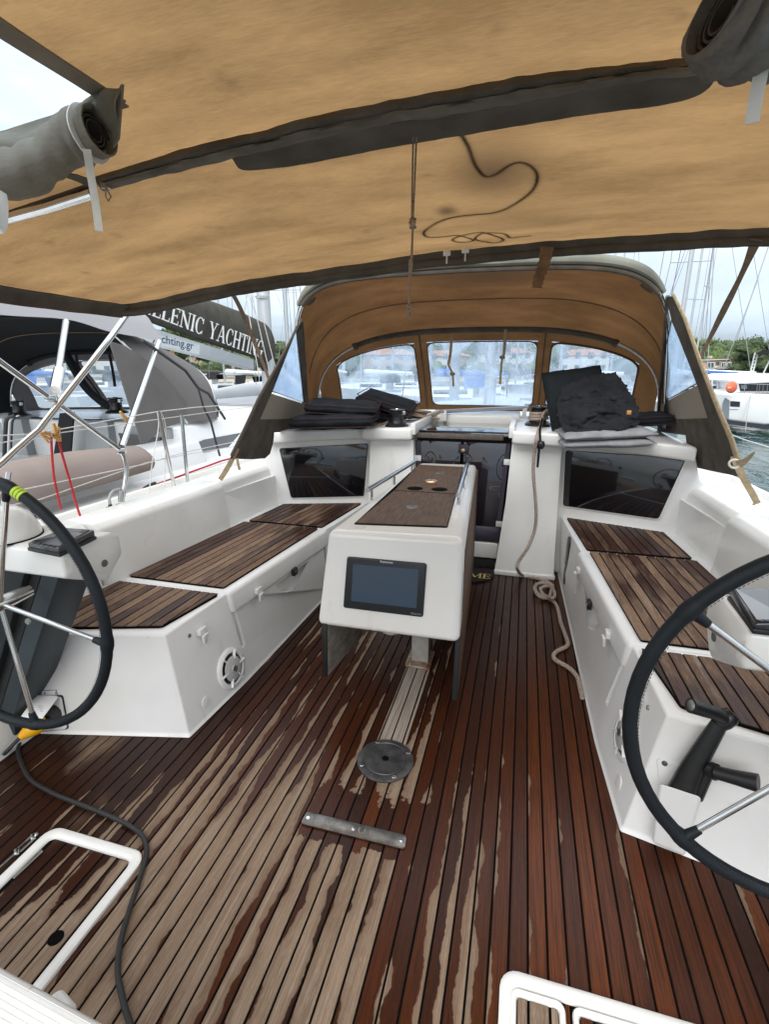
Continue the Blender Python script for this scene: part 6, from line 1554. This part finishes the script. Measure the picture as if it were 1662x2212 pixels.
# boom, sail bag, mast
sb = thing('sail_bag', (NX, 7, 1.9), 'brown sail bag lettered in white on the boom of the neighbour yacht', 'sail bag')
tp3 = [(180, 585), (250, 600), (365, 636), (413, 638), (455, 650), (511, 670), (570, 698)]; bt3 = [(180, 650), (240, 668), (340, 702), (390, 720), (438, 738), (540, 771), (584, 790)]
rings = []
for k in range(61):
    a, c = P(*polyl(tp3, k / 60), x=NX), P(*polyl(bt3, k / 60), x=NX); m_ = (a + c) / 2; h = (a - c) / 2
    th = .17 + .02 * noise.noise(Vector((k * .4, 0, 1))); rr_ = []
    for j in range(20):
        t = 2 * pi * j / 20; sx = sin(t); wv = 1 + .10 * noise.noise(Vector((k * .5, t * 1.2, 2)))
        rr_.append(m_ + h * cos(t) + Vector((th * sx * wv, 0, 0)))
    rings.append(rr_)
B().loft(rings).build('bag', bagm, sb, ang=80)
B().prism([P(u, v, x=NX + .05) for u, v in ((570, 698), (584, 740), (588, 806), (576, 800), (560, 775), (548, 760))], (-.1, 0, 0)).build('bag_end', bagm, sb)
vs, fs = serif('HELLENIC YACHTING')
tx = NX + .215
def tl(u, v): return P(u, v, x=tx)
ft_, fbt_, gt_, gb_ = tl(372, 661), tl(366, 697), tl(571, 738), tl(565, 774)
k_ = 2.7 / 8.96
quadmap(vs, fs, fbt_ - (gb_ - fbt_) * k_, gb_, gt_, ft_ - (gt_ - ft_) * k_, pm('bag_lettering', (.72, .72, .70), .8), 'lettering', sb, .0)
bm_ = thing('boom', (NX, 7, 1.7), 'grey aluminium boom with small web lettering under the brown sail bag', 'boom')
bq4 = [P(230, 676, x=NX + .08), P(548, 776, x=NX + .08), P(550, 799, x=NX + .08), P(230, 716, x=NX + .08)]
B().prism(bq4, (-.16, 0, 0)).build('boom_section', alum, bm_, bevel=.02, seg=3)
tt = [P(u, v, x=NX + .083) for u, v in ((328, 741), (418, 761), (418, 739), (328, 718))]
textmesh('yachting.gr', tt[0], tt[1], tt[2], tt[3], pm('web_blue', (.01, .06, .12), .6), 'lettering', bm_, .001, .01)
B().prism([P(u, v, x=NX + .081) for u, v in ((300, 712), (431, 745), (431, 767), (300, 734))], (.001, 0, 0)).build('lettering_panel', pm('panel_pale', (.55, .57, .58), .5), bm_)
strap([P(u, v, x=-4.0) for u, v in ((368, 758), (380, 790), (398, 822))], .07, pm('orange_tan', (.45, .24, .08), .8), 'tan_strip', 'wide tan strip leaning below the neighbour boom', 'strip')
nm = thing('mast', P(556, 760, x=NX), 'thick grey mast of the neighbour yacht at the end of its boom', 'mast')
mb1 = P(562, 760, x=NX); B().tube([(NX, mb1.y + .25, .9), (NX, mb1.y + .25, 17)], .125, 16, flat=(1, .75)).build('mast_tube', alum, nm)
for dx, dy in ((.0, .5), (.35, .2), (-.3, .1), (.9, .3), (-.9, .3)): B().tube([(NX + dx * 1.2, mb1.y + .2 + dy * 2, .8), (NX + dx * .1, mb1.y + .25, 15)], .006, 5).build('shroud', wire, nm)
B().lathe([(0, 0), (.11, 0), (.14, .04), (0, .05)], (NX, mb1.y + .22, 2.75), (0, 0, 1), 14).build('mast_collar', nbhull, nm)
for u0, u1 in ((535, 585), (546, 600), (525, 560)): B().tube([P(u0, 600, x=NX + .4), P(u1, 815, x=NX + .5)], .008, 5).build('halyard', wirel, nm)
# grey inflatable on the foredeck
rb = thing('inflatable_dinghy', (-4.3, 8.5, .9), 'grey inflatable dinghy lashed on the neighbour foredeck', 'dinghy')
rz0 = 1.02
tube_pts = [Vector((-3.55, 6.4, rz0)), Vector((-3.55, 7.6, rz0)), Vector((-3.6, 8.8, rz0 + .03)), Vector((-3.95, 9.9, rz0 + .08)), Vector((-4.7, 10.3, rz0 + .1)), Vector((-5.2, 9.2, rz0)), Vector((-5.2, 6.6, rz0))]
B().tube(tube_pts, [.05, .24, .25, .24, .24, .25, .24, .05], 18, smooth=8).build('tube', ribm, rb, ang=80)
for dz in (.02, .06, .09): B().tube([p + Vector((.252 if i < 4 else 0, .1 if i == 4 else 0, dz - .02)) for i, p in enumerate(tube_pts[1:5])], .010, 5, smooth=6).build('rub_strake', pm('strake', (.12, .14, .18), .6), rb)
B().tube([Vector((-3.3, 6.7, 1.3)), Vector((-3.4, 5.9, 1.02))], .01, 5).build('dinghy_line', wirel, rb)
B().prism([(-3.6, 6.6, .9), (-5.1, 6.6, .9), (-5.1, 9.2, .9), (-4.4, 10.1, .95), (-3.6, 9.2, .9)], (0, 0, .12)).build('floor', pm('rib_floor', (.3, .31, .33), .6), rb)

# ================================================================ HARBOUR BACKGROUND
def far_yacht(u, dist, head, hgt, label, boom=True, col=None, L_=11.0, trad=.09, hull=True, group='yachts moored across the harbour'):
    d_ = ray(u, 800); d_.z = 0; d_.normalize(); c = d_ * dist; c.z = -1.25
    t = thing('far_yacht', c, label, 'yacht', group); M_ = Matrix.Rotation(radians(head), 3, 'Z')
    def w(x, y, z): return c + M_ @ Vector((x, y, z))
    if hull:
        rg = []
        for y, hw, zs in ((-L_ / 2, 1.25, 1.15), (-L_ * .2, 1.8, 1.15), (L_ * .1, 1.8, 1.2), (L_ * .33, 1.15, 1.32), (L_ / 2, .06, 1.5)):
            rg.append([w(-hw * .7, y, -.1), w(-hw, y, zs), w(hw, y, zs), w(hw * .7, y, -.1)])
        B().loft(rg).build('hull', col or nbhull, t, ang=40)
        rg = []
        for y, hw, zs in ((-L_ * .17, 1.2, 1.75), (L_ * .05, 1.15, 1.72), (L_ * .24, .7, 1.5)):
            rg.append([w(-hw, y, 1.1), w(-hw * .85, y, zs), w(hw * .85, y, zs), w(hw, y, 1.1)])
        B().loft(rg).build('cabin', nbhull, t, ang=40)
        for s in (-1, 1): B().prism([w(s * 1.17, -L_ * .14, 1.35), w(s * 1.12, L_ * .05, 1.34), w(s * 1.06, L_ * .05, 1.56), w(s * 1.10, -L_ * .14, 1.60)], (0, 0, .01)).build('window', glassk, t)
        rg = [[w(-1.1, y, 1.7), w(-.9, y, z), w(.9, y, z), w(1.1, y, 1.7)] for y, z in ((-L_ * .23, 2.4), (-L_ * .12, 2.35))]
        B().loft(rg, True, False).build('sprayhood', bluem if int(u) % 3 == 0 else greydk, t, ang=40)
    B().tube([w(0, L_ * .08, 1.2), w(0, L_ * .08, hgt)], trad, 8).build('mast_tube', alum, t)
    for z in (hgt * .45, hgt * .72):
        B().tube([w(-1.0, L_ * .08, z), w(1.0, L_ * .08, z)], .03, 5).build('spreader', alum, t)
    for a, b2 in (((0, L_ / 2, 1.5), (0, L_ * .08, hgt)), ((0, -L_ / 2, 1.3), (0, L_ * .08, hgt))): B().tube([w(*a), w(*b2)], .022, 4).build('stay', wire, t)
    for s in (-1, 1): B().tube([w(s * 1.7, L_ * .08, 1.2), w(s * 1.0, L_ * .08, hgt * .45), w(s * 1.0, L_ * .08, hgt * .72), w(0, L_ * .08, hgt)], .018, 4).build('shroud', wire, t)
    if boom:
        B().tube([w(0, L_ * .05, 2.3), w(0, -L_ * .36, 2.4)], .10, 8).build('boom', alum, t)
        B().tube([w(0, L_ * .05, 2.6), w(0, -L_ * .1, 2.55), w(0, -L_ * .36, 2.5)], [.26, .22, .12], 8).build('sail_cover', [bluem, bagm, nbhull][int(u) % 3], t)
    return t
yl_ = [(616, 34, 10, 17, 'white yacht whose tall mast stands between the neighbour boom and our hood'), (584, 60, 80, 16, 'far yacht mast just forward of the neighbour mast'),
       (650, 70, 170, 17, 'distant yacht seen above the clear port wing'), (728, 74, 40, 19, 'distant yacht whose masthead peeps over the left shoulder of the sprayhood'),
       (800, 46, 85, 16, 'yacht seen broadside through the left part of the port hood window'), (868, 52, 100, 17, 'yacht seen through the right part of the port hood window'),
       (960, 33, 95, 18, 'yacht seen through the left of the middle hood window'), (1120, 40, 10, 17, 'yacht end-on right of our mast in the middle hood window'),
       (1150, 56, 80, 18, 'yacht behind the right edge of the middle hood window'), (1235, 44, 95, 17, 'yacht seen through the left of the starboard hood window'),
       (1330, 58, 20, 21, 'yacht seen behind the leaning cushions'), (1466, 34, 0, 19, 'yacht whose paired mast and stay rise right of the sprayhood'),
       (1497, 48, 30, 18, 'yacht with the thin mast right of the paired rigging'), (1523, 56, 60, 22, 'yacht with the tallest thin mast near the brown strap'),
       (30, 42, 95, 15, 'yacht seen far left through the neighbour hood window'), (110, 50, 80, 16, 'yacht behind the middle of the neighbour hood window'), (205, 60, 100, 16, 'yacht behind the right of the neighbour hood window'),
       (500, 44, 75, 16, 'yacht beyond the grey dinghy'), (430, 66, 100, 16, 'distant yacht beyond the neighbour boom')]
for (u, dd, hd_, hg, lab) in yl_: far_yacht(u, dd, hd_, hg, lab, trad=.13 if u in (616, 1466) else .085)
wm = far_yacht(984, 15, 8, 15, 'white mast of the yacht ahead seen through the middle hood window', hull=False, boom=False, trad=.155, group='yachts moored across the harbour')
# standing rigging sweeping the sky on the right, belonging to the boat alongside
g = 'thin rigging wires on the right'
for (a, b2, c, d_, ds, r, lab) in ((1700, 420, 1592, 735, 7, .006, 'rigging wire slanting down beside the right edge of the picture'), (1410, 690, 1440, 520, 16, .012, 'thin stay just right of the hood shoulder'), (1563, 800, 1640, 600, 26, .015, 'slanting stay above the house on the right')):
    B().tube([P(a, b2, y=ds), P(c, d_, y=ds)], r, 5).build('stay_wire', wire, label=lab, cat='wire', group=g)

# motor catamaran on the right
def RQ(X, Y): return (1442 + .1716 * X, 683 + .1716 * Y)
ct = thing('catamaran', P(*RQ(1000, 1300), y=26), 'white catamaran with orange buoy moored off our starboard side', 'catamaran')
YC = 26.0
def cp_(pts, y=YC): return [P(*RQ(a, c), y=y) for a, c in pts]
def pr(pts, dy, name, mat, y=YC, bev=0, par=ct): return B().prism(cp_(pts, y), (0, dy, 0)).build(name, mat, par, bevel=bev, seg=3)
pr([(735, 965), (900, 965), (1290, 985), (1700, 1000), (1700, 1330), (1240, 1372), (1000, 1345), (690, 1300), (700, 1200)], 7, 'hull', nbhull, bev=.12)
pr([(688, 1290), (1000, 1345), (1240, 1370), (1700, 1330), (1700, 1400), (1240, 1425), (688, 1345)], 7.02, 'boot_stripe', antif, YC - .01)
pr([(690, 1290), (700, 1100), (735, 1025), (790, 1060), (780, 1290)], .03, 'painted_transom_shade', pm('cat_shade_grey', (.16, .18, .21), .5), YC - .03)  # grey sheet painting the shaded aft side of the hull
pr([(802, 1068), (922, 1075), (918, 1142), (798, 1135)], .03, 'hull_window', glassk, YC - .03)
pr([(785, 1145), (915, 1150), (908, 1170), (790, 1168)], .03, 'window_lip', nbhull, YC - .05)
pr([(790, 970), (905, 935), (900, 850), (820, 815), (870, 775), (1040, 728), (1700, 720), (1700, 960), (900, 965)], 5, 'cabin', nbhull, YC + .6, .1)
pr([(905, 850), (1700, 815), (1700, 945), (925, 945)], .03, 'cabin_window', glassk, YC + .55)
pr([(930, 870), (1010, 868), (1010, 915), (935, 915)], .02, 'painted_window_reflection', pm('cat_reflection_grey', (.12, .13, .15), .1), YC + .52)  # paler patch painting a reflection on the cabin window
B().lathe([(0, -.07), (.20, -.07), (.25, 0), (.20, .07), (0, .07)], P(*RQ(812, 897), y=YC - .5), (.25, -1, .1), 28).build('orange_buoy', orange, ct, ang=60)
pr([(765, 890), (810, 885), (812, 905), (768, 910)], .01, 'buoy_mark', pm('buoy_pale', (.8, .45, .35), .6), YC - .62)
rails = [((940, 850), (1283, 860)), ((1150, 860), (1283, 862)), ((860, 960), (1283, 975))]
for a, c in rails: B().tube(cp_([a, c], YC - .1), .016, 5).build('rail', steel, ct)
for X in (985, 1140, 1170, 1215, 1270): B().tube(cp_([(X, 858), (X - 10, 975)], YC - .1), .014, 5).build('stanchion', steel, ct)
for X0, X1 in ((1050, 1110), (1080, 1150)): B().tube(cp_([(X0, 720), (X1, 460)], YC + 1), .03, 6).build('arch_leg', nbhull, ct)
for k in range(6): B().tube(cp_([(1065 + 10 * k, 690 - 42 * k), (1100 + 10 * k, 690 - 42 * k)], YC + 1), .022, 5).build('ladder_rung', nbhull, ct)
B().tube(cp_([(1215, 720), (1300, 540)], YC + 1), .03, 6).build('arch_leg', nbhull, ct)
B().loft([[P(*RQ(a, c), y=YC + q) for a, c in ((1120, 470), (1180, 440), (1300, 420), (1700, 415), (1700, 450), (1300, 470), (1200, 480), (1150, 490))] for q in (.5, 3)]).build('targa_top', greydk, ct)
for (X, Y, X2, Y2) in ((1060, 985, 960, 1290), (1060, 985, 990, 1440)): B().tube(cp_([(X, Y), ((X + X2) / 2 - 10, (Y + Y2) / 2), (X2, Y2)], YC - .3), .014, 5, smooth=4).build('mooring_line', wirel, ct)
jt = thing('jetty', P(*RQ(660, 1280), y=30), 'small white jetty beside the catamaran with a wooden gangplank', 'jetty')
pr([(655, 975), (735, 975), (700, 1290), (668, 1290), (640, 1200)], 2, 'jetty_post', nbhull, 27, par=jt); pr([(600, 1010), (650, 1000), (640, 1170), (590, 1080)], 1, 'gangplank', pm('plank_tan', (.42, .30, .15), .8), 27.5, par=jt)
pr([(440, 930), (730, 925), (735, 985), (560, 1010), (500, 990)], 4, 'pontoon', nbhull, 28, par=jt); pr([(515, 880), (700, 875), (700, 920), (530, 918)], .6, 'blue_cover', bluem, 29.5, par=jt)
for X in (520, 570, 640, 690): B().tube(cp_([(X, 790), (X, 930)], 29), .03, 5).build('rail_post', nbhull, jt)
B().tube(cp_([(450, 795), (720, 795)], 29), .03, 5).build('rail', nbhull, jt); B().tube(cp_([(450, 868), (720, 868)], 29), .03, 5).build('rail', nbhull, jt)
B().tube([P(1576, 937, z=-1.0), P(1610, 950, z=-1.0), P(1700, 978, z=-1.0)], .02, 5).build('floating_line', wirel, label='white mooring line stretched over the water on the right', cat='line')

# shore terrain, quay, houses and woods
def ridge(az):       # az in degrees from +Y, negative to port
    return 9.5 + 2.6 * noise.noise(Vector((az * .06, 1, 0))) + 1.3 * noise.noise(Vector((az * .21, 4, 0))) + (1.5 if -40 < az < -20 else 0)
def hillz(az, r):
    f = max(0, min(1, (r - 108) / 130)); return -1.0 + (ridge(az) + .8) * (f ** .8)
def hv(u, v):
    az = -85 + 150 * u; r = 100 + 320 * v; a = radians(az); z = hillz(az, r) if v > 0.01 else -1.6
    return Vector((r * sin(a), r * cos(a), z))
B().grid(hv, 150, 26).build('hillside', pm('hill_ground', (.10, .11, .05), .95, col2=(.16, .12, .07), nscale=.05), kind='structure', recalc=False)
B().grid(lambda u, v: Vector(((103 + 3 * (v > .6)) * sin(radians(-85 + 150 * u)), (103 + 3 * (v > .6)) * cos(radians(-85 + 150 * u)), -1.5 + 1.3 * min(1, v * 2))), 90, 3).build('quay', stone, kind='structure', recalc=False)
ico = bmesh.new(); bmesh.ops.create_icosphere(ico, subdivisions=2, radius=1); iv = [v.co.copy() for v in ico.verts]; ifc = [tuple(v.index for v in f.verts) for f in ico.faces]; ico.free()
LR = random.Random(3)
def clump(b, c, rx, rzz, seed, amp=.55, leaves=34, lsz=.16):
    vs = []
    for v in iv:
        n = .80 + amp * .6 * noise.noise(v * 2.1 + Vector((seed, 0, 0))); vs.append(Vector((c.x + v.x * rx * n, c.y + v.y * rx * n, c.z + v.z * rzz * n)))
    b.add(vs, ifc)
    lv = []; lf = []
    for k in range(leaves):
        a = LR.uniform(0, 2 * pi); z = LR.uniform(-.6, 1); r = (1 - z * z) ** .5; q = LR.uniform(.8, 1.22)
        n = 1 + amp * .5 * noise.noise(Vector((cos(a) * r, sin(a) * r, z)) * 2.1 + Vector((seed, 0, 0)))
        p = Vector((c.x + cos(a) * r * rx * q * n, c.y + sin(a) * r * rx * q * n, c.z + z * rzz * q * n)); e = rx * lsz * LR.uniform(.6, 1.5)
        u_ = Vector((LR.gauss(0, 1), LR.gauss(0, 1), LR.gauss(0, 1))).normalized(); w_ = u_.orthogonal().normalized()
        m = len(lv); lv += [p - u_ * e, p + w_ * e * .7, p + u_ * e, p - w_ * e * .7]; lf.append((m, m + 1, m + 2, m + 3))
    b.add(lv, lf)
for nme, mat, cnt, sd_ in (('far_woods', leafm, 1700, 5), ('far_scrub', leafl, 600, 8)):
    b = B(); RR = random.Random(sd_)
    for k in range(cnt):
        az = RR.uniform(-72, 46); r = RR.choice((RR.uniform(118, 165), RR.uniform(165, 250))); a = radians(az); z = hillz(az, r)
        s_ = RR.uniform(1.2, 2.9) * (1.0 if r > 160 else .8)
        clump(b, Vector((r * sin(a), r * cos(a), z + s_ * .5)), s_ * RR.uniform(.8, 1.3), s_ * RR.uniform(.8, 1.2), k * 1.7)
    b.build(nme, mat, kind='stuff', recalc=False, ang=20)
def tree(u, dist, h, w, label, mat=leafm, group='single trees on the shore'):
    d_ = ray(u, 800); d_.z = 0; d_.normalize(); c = d_ * dist; c.z = -.6
    t = thing('shore_tree', c, label, 'tree', group); B().tube([c, c + Vector((.1, 0, h * .5)), c + Vector((0, .1, h * .8))], [.3, .2, .08], 7).build('trunk', bark, t)
    b = B(); RR = random.Random(int(u))
    for k in range(26):
        a = RR.uniform(0, 2 * pi); q = RR.random() ** .6; zz = RR.uniform(.3, 1.0); rr = w * q * (1 - .5 * abs(zz - .55) * 1.6)
        clump(b, c + Vector((rr * cos(a), rr * sin(a), h * zz)), w * RR.uniform(.18, .34), w * RR.uniform(.15, .28), k * 3.3 + u, .8, 150, .10)
    b.build('crown', mat, t, recalc=False, ang=20)
tree(1632, 84, 5.6, 2.9, 'broad dark tree right of the house roof'); tree(1590, 80, 1.6, 1.8, 'low bright shrub in front of the house stairs', leafl); tree(1655, 88, 6.0, 4.5, 'dark tree behind the catamaran arch')
tree(1498, 120, 8.2, 3.4, 'round olive tree left of the house', leafl); tree(1540, 80, 1.2, 1.5, 'small shrub at the foot of the house wall', leafl)
tree(395, 40, 5.6, 2.6, 'green tree glimpsed below the neighbour boom', leafl); tree(598, 90, 6.0, 4, 'dark tree behind the port wing', leafm)
# houses
def house(u, dist, wd, hh, label, storeys=2):
    d_ = ray(u, 800); d_.z = 0; d_.normalize(); c = d_ * dist; az = math.degrees(math.atan2(c.x, c.y)); c.z = hillz(az, dist) - .3
    t = thing('house', c, label, 'house', 'houses along the shore'); M_ = Matrix.Rotation(-radians(az) + radians((u * 7) % 40 - 20), 3, 'Z')
    w = lambda x, y, z: c + M_ @ Vector((x, y, z))
    B().loft([[w(-wd, -3, z), w(wd, -3, z), w(wd, 4, z), w(-wd, 4, z)] for z in (-2, hh)]).build('wall', housew if int(u) % 2 else pm('house_white', (.6, .57, .5), .9), t)
    B().loft([[w(-wd - .4, -3.4, hh), w(wd + .4, -3.4, hh), w(wd + .4, 4.4, hh), w(-wd - .4, 4.4, hh)], [w(-wd * .5, .5, hh + 1.4), w(wd * .5, .5, hh + 1.4), w(wd * .5, .6, hh + 1.4), w(-wd * .5, .6, hh + 1.4)]]).build('roof', roofm, t)
    for k in range(storeys):
        for j in range(4):
            x = -wd + wd * 2 * (j + .5) / 4; z = .8 + k * 2.6
            B().prism([w(x - .5, -3.05, z), w(x + .5, -3.05, z), w(x + .5, -3.05, z + 1.2), w(x - .5, -3.05, z + 1.2)], M_ @ Vector((0, -.04, 0))).build('window', glassb, t)
    return t
for u, dist, wd, hh, lab in ((598, 118, 4, 3.4, 'red roofed house behind the port wing of the hood'), (455, 125, 5, 3.6, 'red roofed house beyond the grey dinghy'), (700, 125, 5, 4, 'house seen through the clear port wing'), (845, 122, 6, 4.4, 'house behind the port hood window'), (960, 124, 5, 4, 'house behind the left of the middle hood window'), (1090, 126, 6, 4.4, 'house behind the right of the middle hood window'), (1260, 122, 5, 4, 'house behind the starboard hood window'), (60, 116, 6, 4, 'house seen through the neighbour hood'), (200, 120, 5, 4, 'second house seen through the neighbour hood')):
    house(u, dist, wd, hh, lab)
hq = thing('shore_house', P(*RQ(640, 700), y=88), 'beige two storey house with glazed upper floor and outside stairs', 'house')
YH = 88.0
def ph(pts, dy, name, mat, y=YH, par=hq): return B().prism([P(*RQ(a, c), y=y) for a, c in pts], (0, dy, 0)).build(name, mat, par)
ph([(455, 548), (800, 535), (830, 640), (830, 800), (460, 800), (455, 700)], 8, 'wall', housew)
ph([(825, 545), (1000, 545), (1000, 800), (830, 800)], 9, 'side_wing', housew, YH + 1)
ph([(800, 522), (1000, 522), (1060, 548), (860, 560)], 9, 'tiled_roof', roofm, YH + .5)
ph([(440, 545), (800, 533), (802, 548), (440, 560)], 8.4, 'flat_roof', pm('roof_edge', (.5, .47, .42), .9), YH - .3)
for a0, a1 in ((508, 600), (685, 750), (762, 812)):
    f_ = ph([(a0, 580), (a1, 578), (a1, 640), (a0, 642)], .1, 'window', pm('frame_white', (.7, .7, .7), .6), YH - .15)
    n_ = 2
    for k in range(n_): 
        x0_ = a0 + 8 + (a1 - a0 - 8) * k / n_; B().prism([P(*RQ(a, c), y=YH - .22) for a, c in ((x0_, 586), (x0_ + (a1 - a0) / n_ - 14, 586), (x0_ + (a1 - a0) / n_ - 14, 638), (x0_, 638))], (0, .03, 0)).build('pane', glassb, f_)
ph([(625, 582), (662, 580), (662, 608), (625, 610)], .1, 'window', glassb, YH - .15)
ph([(395, 650), (870, 640), (870, 655), (395, 668)], -1.4, 'balcony', pm('roof_edge', (.5, .47, .42), .9), YH - .1)
ph([(600, 690), (650, 690), (650, 735), (600, 735)], .1, 'lower_window', glassb, YH - .15)
ph([(510, 735), (540, 735), (650, 625), (620, 625)], -.5, 'outside_stairs', pm('stair_pale', (.55, .53, .48), .9), YH - 1)
ph([(530, 498), (578, 500), (570, 530), (540, 530)], 1, 'chimney', housew, YH + 2)
